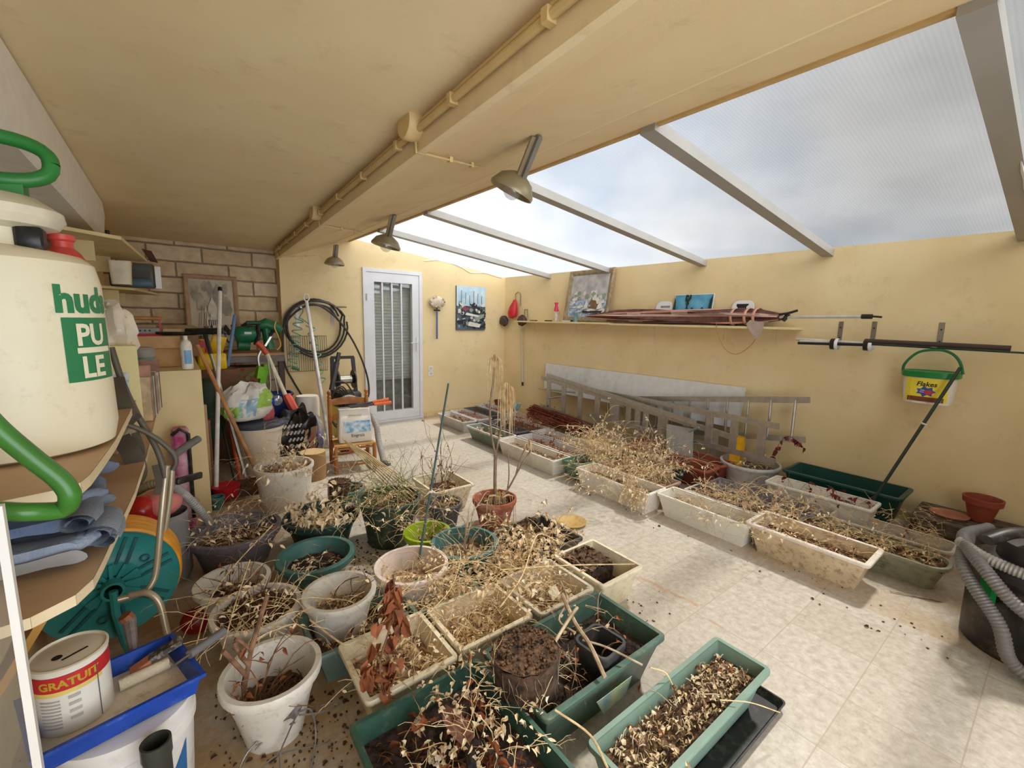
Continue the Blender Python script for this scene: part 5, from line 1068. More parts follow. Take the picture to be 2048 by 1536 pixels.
# spider threads / straw on the wall skipped. ladders and boards along the wall
t = thing('white_board', 'large tilted white board leaning on the right wall behind the ladders', 'board', RX_(1300, 860, .06))
q = [RX_(1093, 727, .015), RX_(1493, 776, .015), RX_(1477, 858, .2), RX_(1090, 812, .2)]
for p, off, z in ((q[2], .12, None), (q[3], .12, None)): pass
q[2] = RX_(1477, 858, .1); q[3] = RX_(1089, 780, .1)
MB().slab(q, (-.012, 0, .004)).build('panel', mat('white_board_m', '#d5d2cc', .5, var=.05, dirt='#9d9990', dscale=3, damt=.25), t, smooth=False)
def ladder(label, top0, top1, drop, nr, step=False, rail=(.022, .055), lean=.0, first=.06, last=.94, foot=None, m_=ALU, off2=0.):
    """ladder standing on its side: top rail from top0 to top1, rungs down to a lower rail at floor level"""
    top0, top1 = Vector(top0), Vector(top1)
    t = thing('ladder', label, 'ladder', ((top0.x+top1.x)/2, (top0.y+top1.y)/2, .0))
    d0 = Vector((-off2, 0, -drop))
    mb = MB(); bar(mb, top0, top1, rail[1], rail[0], (1, 0, 0)); mb.build('rail', m_, t, smooth=False)
    mb = MB(); bar(mb, top0+d0, top1+d0, rail[1], rail[0], (1, 0, 0)); mb.build('rail', m_, t, smooth=False)
    for k in range(nr):
        q = first + (last-first)*k/(nr-1); p = top0.lerp(top1, q); mb = MB()
        if step: bar(mb, p, p+d0, .075, .018, (1, 0, 0))
        else: mb.tube([p, p+d0], .013, 8)
        mb.build('step' if step else 'rung', m_, t, smooth=not step)
    return t
l1 = ladder('aluminium step ladder on its side with wide steps and a yellow foot', Xp(1083, 755, 1.18), Xp(1464, 874, 1.18), .42, 9, True, lean=.1)
ft = MB(); c = Xp(1478, 875, 1.2); ft.box((c.x-.04, c.y-.045, .03), (c.x+.04, c.y+.055, c.z+.01)); ft.build('yellow_foot', mat('yellow_foot', '#e3ab16', .45, dirt='#8a5a20', dscale=10, damt=.3), l1, smooth=False)
ladder('long aluminium ladder on its side reaching farthest right, against the white board', Xp(1270, 797, 1.3), Xp(1620, 800, 1.3), .36, 9)
ladder('aluminium ladder on its side with double rails, between the other two ladders', Xp(1180, 780, 1.2), Xp(1558, 853, 1.16), .33, 9, True)
mb = MB(); bar(mb, Xp(1094, 750, 1.2), Xp(1392, 846, 1.08), .05, .02, (1, 0, 0)); tag(mb.build('aluminium_rail', ALU, smooth=False), 'loose aluminium rail lying over the ladder tops', 'rail')
tag(MB().tube([Xp(1078, 777, 1.2), Xp(1150, 785, 1.3)], .012, 8).build('bamboo_pole', mat('pale_pole', '#b8a890', .6)), 'short pale pole lying level behind the step ladder on the left', 'pole')
tag(MB().tube([Xp(1096, 797, 1.1), Xp(1123, 793, 1.1)], .012, 8).build('short_tube', GREYPL), 'short grey tube sticking out of the step ladder', 'tube')
tag(MB().tube([Xp(1378, 863, 1.05), Xp(1398, 855, 1.05)], .012, 8).build('short_tube', GREYPL), 'short grey tube sticking out beside the small grey panel', 'tube')
q = [Xp(1333, 848, 1.12), Xp(1386, 858, 1.12), Xp(1384, 920, 1.06), Xp(1332, 905, 1.06)]
tag(MB().slab(q, (.012, 0, 0)).build('grey_panel', mat('grey_panel_m', '#a9a59c', .6, var=.1, dirt='#6c675d', dscale=6, damt=.3), smooth=False), 'small grey-white panel standing against the ladders', 'panel')
# rust red bundle of reed fence on the left of the ladders
t = thing('reed_roll', 'long rust red roll of reed fencing lying before the ladders', 'reed fence', Zp(1110, 850, .1))
mb = MB(); rr = random.Random(44)
A, B = Zp(1058, 818, .17), Zp(1178, 862, .14)
for k in range(90):
    off = Vector((rr.gauss(0, .045), rr.gauss(0, .02), rr.gauss(0, .045))); q0, q1 = rr.uniform(0, .1), rr.uniform(.85, 1.05)
    a_, b_ = A.lerp(B, q0)+off, A.lerp(B, q1)+off; a_.z = max(a_.z, .01); b_.z = max(b_.z, .01)
    mb.tube([a_, b_], rr.uniform(.004, .009), 5)
mb.build('reeds', mat('rust_reed', '#8c3f26', .8, col2='#4e1f14', scale=24), t)
big_tangle('rust red dead seedlings crowding in front of the reed roll', Zp(1090, 850, .05), 46, .22, 65, RUST, REDL, 14, 90, lean=.6, droop=.3, r=.0022, spread=.3)
# snail ornament
c = Zp(1030, 812, .12)
t = thing('snail_ornament', 'pale blue snail-shaped garden ornament among the dry plants', 'ornament', (c.x, c.y, .05))
SN = mat('pale_blue_glaze', '#8fb7bf', .3, var=.1)
mb = MB(); mb.ball(c, .05, 14, 9); mb.build('shell', SN, t)
mb = MB(); mb.tube(bez([c+Vector((.02, .06, -.06)), c+Vector((.02, -.02, -.05)), c+Vector((.02, -.08, .01)), c+Vector((.02, -.09, .06))], 4), [.03]*6+[.024]*4+[.03]*3, 10); mb.build('body', SN, t)
# dark red pot in the corner
roundp('dark red glazed pot in the far right corner', (988, 800), (1006, 800), .2, DKRED, seed=86, fill=.8, sm=SOILD, taper=.03, lip=.008)
# --- things at the right end: crate, saucer, terracotta pot, dark jars
t = thing('wooden_crate', 'flat weathered wooden crate on the floor against the right wall', 'crate', (1.2, -1.75, 0))
WGR = mat('weathered_wood', '#6d5c4d', .85, scale=12, col2='#40342a')
mb = MB()
for k in range(5): mb.box((1.0+.085*k, -2.06, .185), (1.07+.085*k, -1.47, .2))
mb.build('top_slats', WGR, t, smooth=False)
for y in (-2.04, -1.5):
    mb = MB(); mb.box((.985, y-.02, .0), (1.43, y+.02, .184)); mb.build('end_panel', mat('crate_end_wood', '#5a4330', .85, scale=12, col2='#33261c'), t, smooth=False)
mb = MB(); 
for z in (.03, .12): mb.box((.985, -2.02, z), (1.0, -1.52, z+.06))
mb.build('side_slats', WGR, t, smooth=False)
c = Zp(1940, 1030, .2); c = Vector((1.27, -1.78, .2))
p_ = Xp(1960, 1035, 1.27); yq = p_.y
t = thing('terracotta_pot', 'empty terracotta pot standing on a saucer at the right end of the wooden crate', 'pot', (1.27, yq, .2))
mb = MB(); mb.lathe([(.001, .005), (.055, .005), (.06, .02), (.085, .125), (.1, .13), (.104, .17), (.098, .172), (.092, .17), (.08, .12), (.052, .02), (.001, .018)], TR(1.27, yq, .2), 30); mb.build('body', mat('terracotta_red', '#96462f', .7, var=.12), t)
mb = MB(); mb.lathe([(.07, .0), (.1, .0), (.112, .022), (.106, .022), (.09, .004)], TR(1.27, yq, .2), 30, cap0=True); mb.build('saucer', TERRA, t) if False else None
yz = Xp(1898, 1030, 1.2).y
tag(MB().lathe([(.001, .006), (.08, .006), (.1, .022), (.106, .02), (.09, 0), (.001, 0)], TR(1.2, yz, .2), 30).build('saucer', mat('pale_terracotta', '#ad7358', .8, var=.12)), 'terracotta saucer lying on the wooden crate left of the terracotta pot', 'saucer')
t = thing('wire_basket', 'dark wire basket of clear bottles beside the translucent window box', 'basket', (.95, -1.9, 0))
mb = MB()
for z in (.02, .1, .17):
    mb.tube([Vector((.95, -1.92, z)) + Vector((x, y, 0)) for x, y in rrect(.13, .13, .03)] , .004, 5)
for x, y in rrect(.13, .13, .03)[::2]: mb.tube([(.95+x, -1.92+y, .01), (.95+x, -1.92+y, .17)], .0025, 4)
mb.build('wires', DKMETAL, t)
mb = MB()
for x, y in ((-.05, -.04), (.04, .05), (.05, -.05)): mb.lathe([(.001, .012), (.035, .012), (.036, .09), (.015, .12), (.016, .15), (.001, .15)], TR(.95+x, -1.92+y, 0), 14)
mb.build('bottles', CLEAR, t)
tag(MB().tube([Zp(1882, 1202, .006), Zp(1780, 1182, .008)], .004, 5).build('fallen_cane', GREYTWIG), 'thin pale cane lying on the tiles by the translucent window box', 'cane')
# ash vacuum drum with ribbed hose
vc = Vector((.05, -2.1, 0)); rV = .245
t = thing('drum_vacuum', 'black drum vacuum cleaner with a grey ribbed hose at the right edge', 'vacuum cleaner', vc)
BLK = mat('dusty_black_drum', '#26221e', .45, var=.2, dirt='#6b5c46', dscale=7, damt=.45)
MB().lathe([(.001, 0), (rV*.94, 0), (rV*.97, .02), (rV*.98, .2), (rV, .36), (rV*1.03, .365), (rV*1.03, .385), (rV*.98, .4)], TR(*vc), 40).build('drum', BLK, t)
MB().lathe([(rV*.98, .398), (rV*.96, .42), (rV*.7, .45), (rV*.66, .45), (rV*.64, .53), (rV*.3, .545), (.001, .545)], TR(*vc), 40).build('motor_head', mat('dark_grey_lid', '#322f30', .4, var=.1), t)
hn = MB(); hn.tube(bez([vc+Vector((-.27, .18, .57)), vc+Vector((-.14, .1, .6)), vc+Vector((.05, -.05, .58)), vc+Vector((.2, -.18, .55))], 5), .032, 12, flat=.7); hn.build('handle', BLACKPL, t)
cl = MB(); c = Xp(1966, 1110, vc.x-.2); c = vc + Vector((-rV*.86, rV*.62, .32))
cl.obox(TR(c.x, c.y, c.z, -.6), (.03, .05, .11)); cl.obox(TR(c.x-.012, c.y+.008, c.z-.05, -.6), (.03, .06, .03)); cl.build('clip', mat('green_clip', '#1fa34a', .4), t)
def ribbed(pts, r, n=10, pitch=.012):
    P = bez(pts, 10); out = [P[0]]; acc = 0
    for a_, b_ in zip(P, P[1:]):
        L = (b_-a_).length; k = max(1, int(L/(pitch/2)))
        for q in range(k): out.append(a_.lerp(b_, (q+1)/k))
    return out, [r*(1 + (.07 if i % 2 else -.07)) for i in range(len(out))]
P, rr_ = ribbed([vc+Vector((.15, .2, .5)), vc+Vector((-.05, .27, .48)), vc+Vector((-.25, .17, .42)), vc+Vector((-.3, .02, .3)), vc+Vector((-.2, -.22, .2)), vc+Vector((.05, -.32, .13))], .027)
MB().tube(P, rr_, 12).build('hose', mat('grey_ribbed_hose', '#77736f', .4, var=.1), t)
P, rr_ = ribbed([vc+Vector((.0, .26, .48)), vc+Vector((-.2, .24, .38)), vc+Vector((-.31, .1, .22)), vc+Vector((-.34, .04, .08)), vc+Vector((-.33, -.1, .03)), vc+Vector((-.24, -.26, .03)), vc+Vector((.0, -.36, .03))], .027)
MB().tube(P, rr_, 12).build('hose', _mats['grey_ribbed_hose'], t)
P, rr_ = ribbed([vc+Vector((-.1, .28, .47)), vc+Vector((-.19, .15, .45)), vc+Vector((-.2, -.12, .42)), vc+Vector((-.02, -.3, .37))], .025)
MB().tube(P, rr_, 12).build('hose', mat('pale_ribbed_hose', '#9b968d', .35, var=.1), t)
# ================================================================= spot lamps, cables on beam and soffit
LAMPM = mat('lamp_khaki_metal', '#a09374', .4, .35, var=.1)
def soffit_hit(u, v):
    best = None
    for k in range(400):
        x = -2.2 + 1.05*k/399; p = Xp(u, v, x); q = (x-beam_x(p.y))/(RX-beam_x(p.y))
        if q <= 0: continue
        e = abs(p.z - seam(p.y, min(q, .99)).z)
        if best is None or e < best[0]: best = (e, p)
    return best[1]
def spot(label, ua, va, ub, vb, us, vs, rs, tilt, yy=None):
    a = soffit_hit(ua, va) if yy is None else Yp(ua, va, yy); x = a.x; b = Xp(ub, vb, x+.02)
    t = thing('spot_lamp', label, 'lamp', a, 0, 'spot lamps on the soffit')
    mb = MB(); bar(mb, a, b, .012, .06, (1, 0, 0)); 
    mb2 = MB(); bar(mb2, a+Vector((.0, -.02, 0)), b+Vector((0, -.02, 0)), .02, .02, (1, 0, 0))
    mb.build('arm', LAMPM, t, smooth=False); mb2.build('arm_rail', mat('lamp_grey', '#8b8781', .4, .4), t, smooth=False)
    c = Xp(us, vs, x+.02); M = TR(c.x, c.y, c.z, 0, tilt[0], tilt[1])
    mb = MB(); mb.lathe([(rs*.22, rs*.55), (rs*.4, rs*.48), (rs*.75, rs*.26), (rs, -.02), (rs*.985, -.035), (rs*.93, -.03), (rs*.7, rs*.2), (rs*.2, rs*.45)], M, 28, cap0=True); mb.build('shade', LAMPM, t)
    mb = MB(); mb.ball(M @ Vector((0, 0, -rs*.15)), rs*.42, 14, 10, (1, 1, 1.1)); mb.build('bulb', thin_glass('bulb_glass', (.96,.96,.95), .12, .05, .2), t)
spot('spot lamp with angled arm and round shade, nearest of the three', 1074, 274, 1040, 360, 1028, 371, .115, (.35, .3))
spot('spot lamp with flared round shade, middle of the three', 787, 430, 776, 476, 773, 486, .135, (.12, .2))
spot('spot lamp with short arm and round shade, farthest by the back wall', 672, 490, 670, 518, 669, 524, .12, (0, .05), 3.6)
# conduit along the beam with junction boxes
CONDM = mat('painted_conduit', '#d9bd85', .55, var=.06)
t = thing('cable_conduit', 'painted cable conduit running along the ceiling beam', 'conduit', (beam_x(0)-.02, 0, 2.26))
t.location = (-2.25, -3.2, 2.26)
mb = MB(); mb.tube([(beam_x(y)-.016, y, 2.262) for y in (-3.2, -2, 0, 2, 3.9)], .013, 8)
mb.build('pipe', CONDM, t); mb = MB(); mb.tube([(beam_x(y)-.012, y, 2.285) for y in (-3.2, -2, 0, 2, 3.9)], .008, 6); mb.build('cable', CONDM, t)
for k in range(12): y = -2.2+.52*k; MB().box((beam_x(y)-.034, y-.012, 2.244), (beam_x(y)-.001, y+.012, 2.28)).build('clip', CONDM, t, smooth=False)
def jbox(label, u, v, r):
    y = None
    p = Xp(u, v, -2.25)
    for _ in range(6): p = Xp(u, v, beam_x(p.y)-.02)
    t = thing('junction_box', label, 'junction box', p, 0, 'junction boxes on the beam')
    M = TR(p.x, p.y, p.z) @ Matrix.Rotation(-PI/2, 4, 'Y')
    MB().lathe([(r, -.022), (r*1.02, .0), (r*1.02, .034), (r*.94, .042), (.001, .044)], M, 28).build('cover', CONDM, t)
    return p
j1 = jbox('round painted junction box on the ceiling beam, nearer one', 826, 250, .062)
j2 = jbox('round painted junction box on the ceiling beam, farther one', 634, 424, .06)
def soffit_cable(label, p, e):
    t = thing('surface_cable', label, 'cable', p); y = p.y
    e = e + Vector((0, 0, -.012)); s0 = seam(y, .03)+Vector((0, 0, -.018)); pts = [Vector((beam_x(y)-.012, y, p.z)), Vector((beam_x(y)-.006, y, ZBEAM-.004)), s0, s0.lerp(e, .5), e]
    MB().tube(pts, .005, 6).build('cable', CONDM, t)
    for k in (.35, .72): s = s0.lerp(e, k)+Vector((0, 0, .014)); MB().box((s.x-.008, s.y-.012, s.z-.026), (s.x+.008, s.y+.012, s.z-.002)).build('clip', CONDM, t, smooth=False)
soffit_cable('thin cable crossing the sloping soffit from the nearer junction box', j1, soffit_hit(970, 333))
soffit_cable('thin cable crossing the sloping soffit from the farther junction box', j2, soffit_hit(725, 464))
p3 = Vector((beam_x(3.75)-.012, 3.75, 2.25)); soffit_cable('thin cable crossing the soffit close to the back wall', p3, Yp(632, 509, 3.72))
from mathutils import noise as mnoise
# ================================================================= back wall and the heap in front of it
def BW(u, v, off=.0): return Yp(u, v, YB-off)
c = BW(861, 742, 0); t = thing('wall_socket', 'double white wall socket right of the door', 'socket', c)
mb = MB()
for z in (c.z+.04, c.z-.04): mb.bbox(TR(c.x, YB-.006, z) @ Matrix.Rotation(PI/2, 4, 'X'), (.078, .076, .012), .006)
mb.build('plates', WHITEPAINT, t)
mb = MB()
for z in (c.z+.04, c.z-.04): mb.lathe([(.022, 0), (.022, .004), (.017, .001), (.001, .001)], TR(c.x, YB-.012, z) @ Matrix.Rotation(PI/2, 4, 'X'), 16)
mb.build('sockets', mat('socket_grey', '#cfcbc4', .5), t)
# feather duster / lambswool mop
a, b = BW(874, 678, .06), BW(874, 622, .06); t = thing('wool_duster', 'cream lambswool duster with a blue handle hanging upside down beside the door', 'duster', a)
MB().tube([a, b], .013, 10).build('handle', mat('duster_blue', '#4d6b9c', .4), t)
mb = MB(); mb.tube([b+Vector((-.05, 0, .01)), b+Vector((.05, 0, .01))], .012, 8); mb.tube([b, b+Vector((0, 0, .05))], .01, 8); mb.build('clamp', DKMETAL, t)
c = BW(874, 604, .06); mb = MB(); rr = random.Random(3); mb.ball(c, .1, 26, 16, (1.25, .5, .82), .06, rr)
for _ in range(60):
    a_ = rr.uniform(0, 2*PI); e = c + Vector((math.cos(a_)*.115, rr.uniform(-.04, .02), math.sin(a_)*.075)); mb.ball(e, .016, 6, 4, (1, 1, 1), .3, rr)
mb.build('wool_head', mat('lambswool', '#d8c6ac', .95, bump=.8, bscale=70), t)
# cable clipped under the roof on the back wall
pts = [BW(u, v, .01) for u, v in ((848, 522), (880, 520), (905, 527), (925, 536), (940, 545), (955, 546), (970, 546), (990, 552), (1005, 556))]
t = thing('surface_cable', 'thin white cable clipped along the top of the back wall', 'cable', pts[0])
MB().tube(bez(pts, 4), .006, 6).build('cable', WHITEPAINT, t)
# black irrigation hose coil on two steel hooks
t = thing('hose_coil', 'coil of black irrigation hose hanging on the back wall left of the door', 'hose', BW(630, 650, .08))
c = BW(626, 650, .08); rr = random.Random(17); mb = MB(); pts = []
for k in range(3*28):
    a_ = 2*PI*k/28 + .4; w = k//28; r = .335 + .02*math.sin(a_*1+w) + .012*w
    pts.append(c + Vector((math.cos(a_)*r*1.02 + .02*w, -.012*w, math.sin(a_)*r*1.0 - .03 + .02*math.sin(2*a_+w))))
mb.tube(pts, .0125, 7)
P1 = [Yp(u, v, YB-.1) for u, v in ((676, 640), (660, 618), (640, 611), (612, 612), (585, 630), (568, 655), (566, 690), (570, 730), (585, 760), (603, 790))]
mb.tube(bez(P1, 5), .0125, 7)
P2 = [Yp(u, v, YB-.12) for u, v in ((610, 608), (640, 612), (672, 635), (700, 672), (722, 715), (735, 755), (738, 785), (733, 800))]
mb.tube(bez(P2, 5), .0125, 7)
mb.build('hose', CABLE, t)
for lb, u, v in (('left steel hook holding the black hose coil', 594, 615), ('right steel hook holding the black hose coil', 664, 614)):
    p = BW(u, v, .0); t = thing('wall_hook', lb, 'hook', p)
    mb = MB(); mb.box((p.x-.02, YB-.006, p.z-.24), (p.x+.02, YB, p.z+.02)); mb.build('plate', STEEL, t, smooth=False)
    mb = MB(); mb.tube([(p.x, YB-.004, p.z), (p.x+.0, YB-.19, p.z)], .011, 8); mb.tube([(p.x, YB-.19, p.z), (p.x+.12*(u > 640), YB-.22, p.z+.0)], .011, 8); mb.build('peg', STEEL, t)
# green spiral air hose
t = thing('spiral_hose', 'pale green spiral hose hanging in two lengths below the black coil', 'hose', BW(600, 680, .15))
GH = mat('pale_green_hose', '#6fa58b', .4)
mb = MB()
def helix(p0, p1, r, turns, n=14):
    M = along(p0, p1); L = (Vector(p1)-Vector(p0)).length
    return [M @ Vector((math.cos(2*PI*k/n)*r, math.sin(2*PI*k/n)*r*.5, L*k/(n*turns))) for k in range(n*turns+1)]
a = Yp(598, 635, YB-.16); b = Yp(584, 735, YB-.18); mb.tube(bez([Yp(601, 612, YB-.16), Yp(606, 622, YB-.16), a], 4), .007, 6); mb.tube(helix(a, b, .055, 7), .007, 5)
a2 = Yp(621, 650, YB-.16); b2 = Yp(645, 768, YB-.18); mb.tube(bez([a, Yp(607, 640, YB-.16), a2], 4), .007, 6); mb.tube(helix(a2, b2, .05, 7), .007, 5)
mb.build('spiral', GH, t); MB().tube([b, b+Vector((.08, 0, -.03))], .018, 8).build('connector', GREENTOOL, t)
# wire grid panel
t = thing('wire_grid', 'thin metal wire grid hanging on the back wall behind the spiral hose', 'grid', BW(615, 705, .03))
mb = MB(); tl, br_ = BW(573, 672, .03), BW(655, 740, .03)
n = 18
for k in range(n+1):
    x = tl.x + (br_.x-tl.x)*k/n; mb.tube([(x, YB-.03, tl.z), (x, YB-.03, br_.z)], .0028, 4, False)
for q in (0, .5, 1): z = tl.z+(br_.z-tl.z)*q; mb.tube([(tl.x, YB-.034, z), (br_.x, YB-.034, z)], .0035, 4, False)
mb.build('wires', mat('rusty_wire', '#8a7556', .6, .4), t)
# ------------------------------------------------------------- stone corner: bench, picture, tools
t = thing('workbench', 'old workbench with a thin top against the stone wall', 'workbench', (-2.5, 3.9, 0))
MB().box((-3.0, 3.62, 1.055), (-2.07, YS-.02, 1.085)).build('top', mat('bench_top', '#b08a60', .6, col2='#7c5a3c', scale=6), t, smooth=False)
MB().box((-3.0, 3.63, .985), (-2.07, 3.66, 1.05)).build('front_rail', mat('bench_rail', '#6d6058', .5), t, smooth=False)
for x in (-2.98, -2.13):
    MB().box((x, 3.64, 0), (x+.05, 3.69, .985)).build('leg', mat('bench_leg', '#4a3b30', .7), t, smooth=False)
MB().box((-2.93, 3.66, .38), (-2.08, YS-.02, .4)).build('lower_shelf', mat('bench_leg', '#4a3b30', .7), t, smooth=False)
# box with leaf print under the bench
p = Yp(496, 755, 3.62); t = thing('printed_box', 'cardboard box printed with leaves and fruit under the workbench', 'box', (p.x, 3.8, .42))
MB().bbox(TR(p.x, 3.84, .67), (.46, .34, .5), .006).build('carton', mat('leaf_print', '#8a5140', .7, scale=9, col2='#5c6b3c'), t, smooth=False)
mb = MB(); rr = random.Random(6)
for _ in range(60):
    c = Vector((p.x+rr.uniform(-.22, .22), 3.668, rr.uniform(.44, .9))); k = rr.uniform(.015, .03); mb.m(rr.choice((0, 0, 1))); mb.poly([c+Vector((math.cos(q*PI/3)*k, -rr.uniform(0, .001), math.sin(q*PI/3)*k)) for q in range(6)])
mb.build('printed_leaves', [mat('print_green', '#7f8a4f', .7), mat('print_red', '#8f2f2a', .7)], t, smooth=False)
# domed church drawing
p0 = Vector((-2.96, 4.1, 1.09)); pe_ = Vector((-2.44, 4.1, 1.09)); topz = 1.955
d0 = random.Random(15)
DR = [mat('ink_wash', '#857d70', .8, scale=5, col2='#b5aa96'), mat('ink_dark', '#3b362f', .8), mat('ink_pale', '#d6ccb6', .8), mat('ink_brown', '#6b5038', .8)]
dome = [(.44, .4)] + [(.44 + .0, .46), (.4, .5), (.39, .56), (.42, .63), (.46, .68), (.485, .72), (.495, .79), (.505, .72), (.53, .68), (.57, .63), (.6, .56), (.59, .5), (.56, .46), (.56, .4)]
shp = blobs(0, 30, .08, .92, .55, .9, .1, d0) + [(2, dome), (2, [(.34, .3), (.68, .3), (.68, .44), (.34, .44)]), (2, [(.63, .42), (.69, .42), (.69, .56), (.66, .62), (.63, .56)]), (2, [(.31, .42), (.37, .42), (.37, .54), (.34, .6), (.31, .54)])] + [(1, [(.38+.045*k, .32), (.4+.045*k, .32), (.4+.045*k, .4), (.38+.045*k, .4)]) for k in range(6)] + blobs([1, 0, 3, 1], 60, .06, .94, .05, .3, .045, d0, 1.) + blobs([2], 14, .3, .9, .1, .3, .04, d0) + [(3, [(.1+.05*k, .05), (.11+.05*k, .05), (.2+.06*k, .5+.1*(k % 2)), (.19+.06*k, .5+.1*(k % 2))]) for k in range(5)]
framed('framed grey drawing of a domed church leaning on the stone wall', p0, pe_-p0, Vector((0, .1, topz-1.09)), .05, .03, mat('pinkish_wood_frame', '#b08e6c', .6, col2='#9a7858', scale=12), mat('drawing_paper', '#c5b99f', .8, var=.1, scale=4), DR, [(m_i+1, p_) for m_i, p_ in shp], name='framed_drawing', cat='picture')
# green power tools on the bench
def tool(label, parts, nm='power_tool', cat='power tool', base=None):
    t = thing(nm, label, cat, base)
    return t
y_ = 3.75
b = Yp(490, 690, y_); t = thing('leaf_blower', 'dark green electric blower lying on the workbench', 'blower', (b.x, y_, 1.085))
mb = MB(); mb.tube([Yp(470, 672, y_), Yp(480, 670, y_), Yp(505, 668, y_), Yp(516, 668, y_)], [.075, .1, .095, .07], 16); mb.tube([Yp(476, 690, y_), Yp(500, 692, y_)], [.06, .05], 12); mb.build('housing', GREENTOOL, t)
mb = MB(); mb.tube(bez([Yp(482, 655, y_), Yp(496, 646, y_), Yp(516, 650, y_), Yp(520, 664, y_)], 4), .018, 8); mb.build('handle', BLACKPL, t)
p = Yp(496, 666, y_-.1); MB().box((p.x-.035, p.y-.002, p.z-.012), (p.x+.035, p.y, p.z+.012)).build('sticker', mat('pale_sticker', '#c9d5c8', .5), t, smooth=False)
b = Yp(535, 690, y_); t = thing('power_drill', 'green hedge trimmer with a black grip standing on the workbench beside the blower', 'power tool', (b.x, y_, 1.085))
mb = MB(); mb.tube([Yp(518, 652, y_), Yp(530, 648, y_), Yp(552, 655, y_), Yp(562, 662, y_)], [.05, .07, .065, .04], 14); mb.tube([Yp(532, 655, y_), Yp(536, 680, y_), Yp(540, 697, y_)], [.05, .05, .06], 12); mb.build('housing', GREENTOOL, t)
mb = MB(); mb.tube([Yp(493, 646, y_-.05), Yp(520, 646, y_-.03)], .025, 10); mb.tube([Yp(497, 656, y_-.05), Yp(518, 656, y_-.03)], .022, 10); mb.build('nose', mat('darker_green', '#174d33', .4), t)
mb = MB(); mb.tube([Yp(516, 650, y_-.08), Yp(518, 672, y_-.08), Yp(510, 690, y_-.08)], .02, 8); mb.tube([Yp(540, 672, y_-.1), Yp(548, 660, y_-.1)], .016, 8); mb.build('grip', BLACKPL, t)
tag(MB().tube(bez([Yp(552, 642, 3.65), Yp(549, 655, 3.65), Yp(556, 672, 3.65), Yp(561, 690, 3.65), Yp(554, 700, 3.65)], 4), .008, 6).build('yellow_rope', mat('yellow_cord', '#c9a83a', .5)), 'yellow cord hanging off the right end of the workbench', 'cord')
mb = MB(); bar(mb, Yp(530, 692, 3.7), Yp(542, 672, 3.7), .04, .02); tag(mb.build('flat_scraper', STEEL, smooth=False), 'grey steel scraper lying against the green trimmer', 'scraper')
# yellow open tool case
y_ = 3.3
a, b = Yp(402, 705, y_), Yp(442, 733, y_); cx_ = (a.x+b.x)/2
t = thing('tool_case', 'open yellow plastic tool case standing left of the white pole', 'tool case', (cx_, y_, b.z-.02))
M = TR(cx_, y_, b.z+.06, .1)
mb = MB(); mb.bbox(M, (.24, .18, .16), .012); mb.build('case', YELPL, t)
mb = MB(); mb.bbox(M @ TR(.07, .05, .16, 0, .35, .25), (.13, .035, .2), .01); mb.bbox(M @ TR(-.08, .02, .15), (.09, .13, .14), .01); mb.build('lid', mat('yellow_lid', '#d9ae18', .4), t)
mb = MB(); mb.box((cx_-.12, y_-.1, b.z+.2), (cx_-.02, y_-.085, b.z+.27)); mb.tube([(cx_-.1, y_-.09, b.z+.15), (cx_-.09, y_-.1, b.z+.28)], .01, 6); mb.tube([(cx_-.04, y_-.09, b.z+.15), (cx_-.03, y_-.1, b.z+.27)], .01, 6); mb.build('red_tools', REDPL, t)
tag(MB().bbox(TR(cx_, y_+.02, (b.z-.02)/2, .05), (.42, .34, b.z-.02-.0), .008).build('carton_stack', mat('stack_brown', '#6d4a34', .8, var=.2, scale=6)), 'dark brown box standing under the yellow tool case', 'box')
# ------------------------------------------------------------- long handled tools leaning behind the partition
def pole(nm, label, cat, pts, r, m_, extra=()):
    P = [Vector(p) for p in pts]; low = min(P, key=lambda q: q.z)
    t = thing(nm, label, cat, low)
    MB().tube(P, r, 9).build('pole', m_, t)
    for en, em, ep, er in extra: MB().tube(ep, er, 9).build(en, em, t)
    return t
b = Zp(432, 1000, .02); a = Yp(440, 583, b.y+.9)
pole('white_pole', 'long white pole with a dark cap leaning beside the partition', 'pole', [b, a], .017, mat('white_pole', '#dfdad0', .4), [('cap', BLACKPL, [a, a+(a-b).normalized()*.04], .019)])
b = Zp(523, 965, .02); a = Yp(394, 690, b.y+.3)
pole('broomstick', 'long varnished wooden tool handle leaning diagonally by the partition', 'tool handle', [b, a], .0175, WOOD)
b = Zp(492, 955, .02); a = Yp(410, 668, b.y+.4); m1 = b.lerp(a, .86)
pole('squeegee', 'chrome floor squeegee with a black head leaning upside down by the partition', 'squeegee', [b, m1], .014, STEEL, [('grip', BLACKPL, [m1, a], .018), ('head', BLACKPL, [a+Vector((-.14, .05, .02)), a+Vector((.14, -.05, .03))], .03)])
b = Zp(481, 965, .02); a = Yp(452, 800, b.y+.6)
pole('orange_pole', 'short orange tool handle between the wooden ones', 'pole', [b, a], .016, mat('orange_handle', '#c4572c', .5))
b = Yp(452, 760, 3.5); a = Yp(470, 630, 3.62)
pole('blue_pole', 'blue and grey telescopic pole leaning in front of the workbench', 'pole', [Zp(446, 830, .3), b, a], .017, mat('steel_blue_pole', '#6a83a8', .4))
b = Zp(474, 985, .02); a = Yp(440, 830, b.y+.7)
pole('dark_stick', 'thin dark stick leaning behind the white pole', 'stick', [b, a], .009, DKMETAL)
b = Yp(657, 868, 3.1); a = Yp(611, 607, YB-.22); b = Zp(659, 893, .02); a = Yp(613, 603, YB-.2)
dvec = (a-b).normalized()
t = pole('broom', 'white broom handle with a loop end leaning on the back wall', 'broom', [b, a], .02, mat('white_handle', '#eceae6', .4))
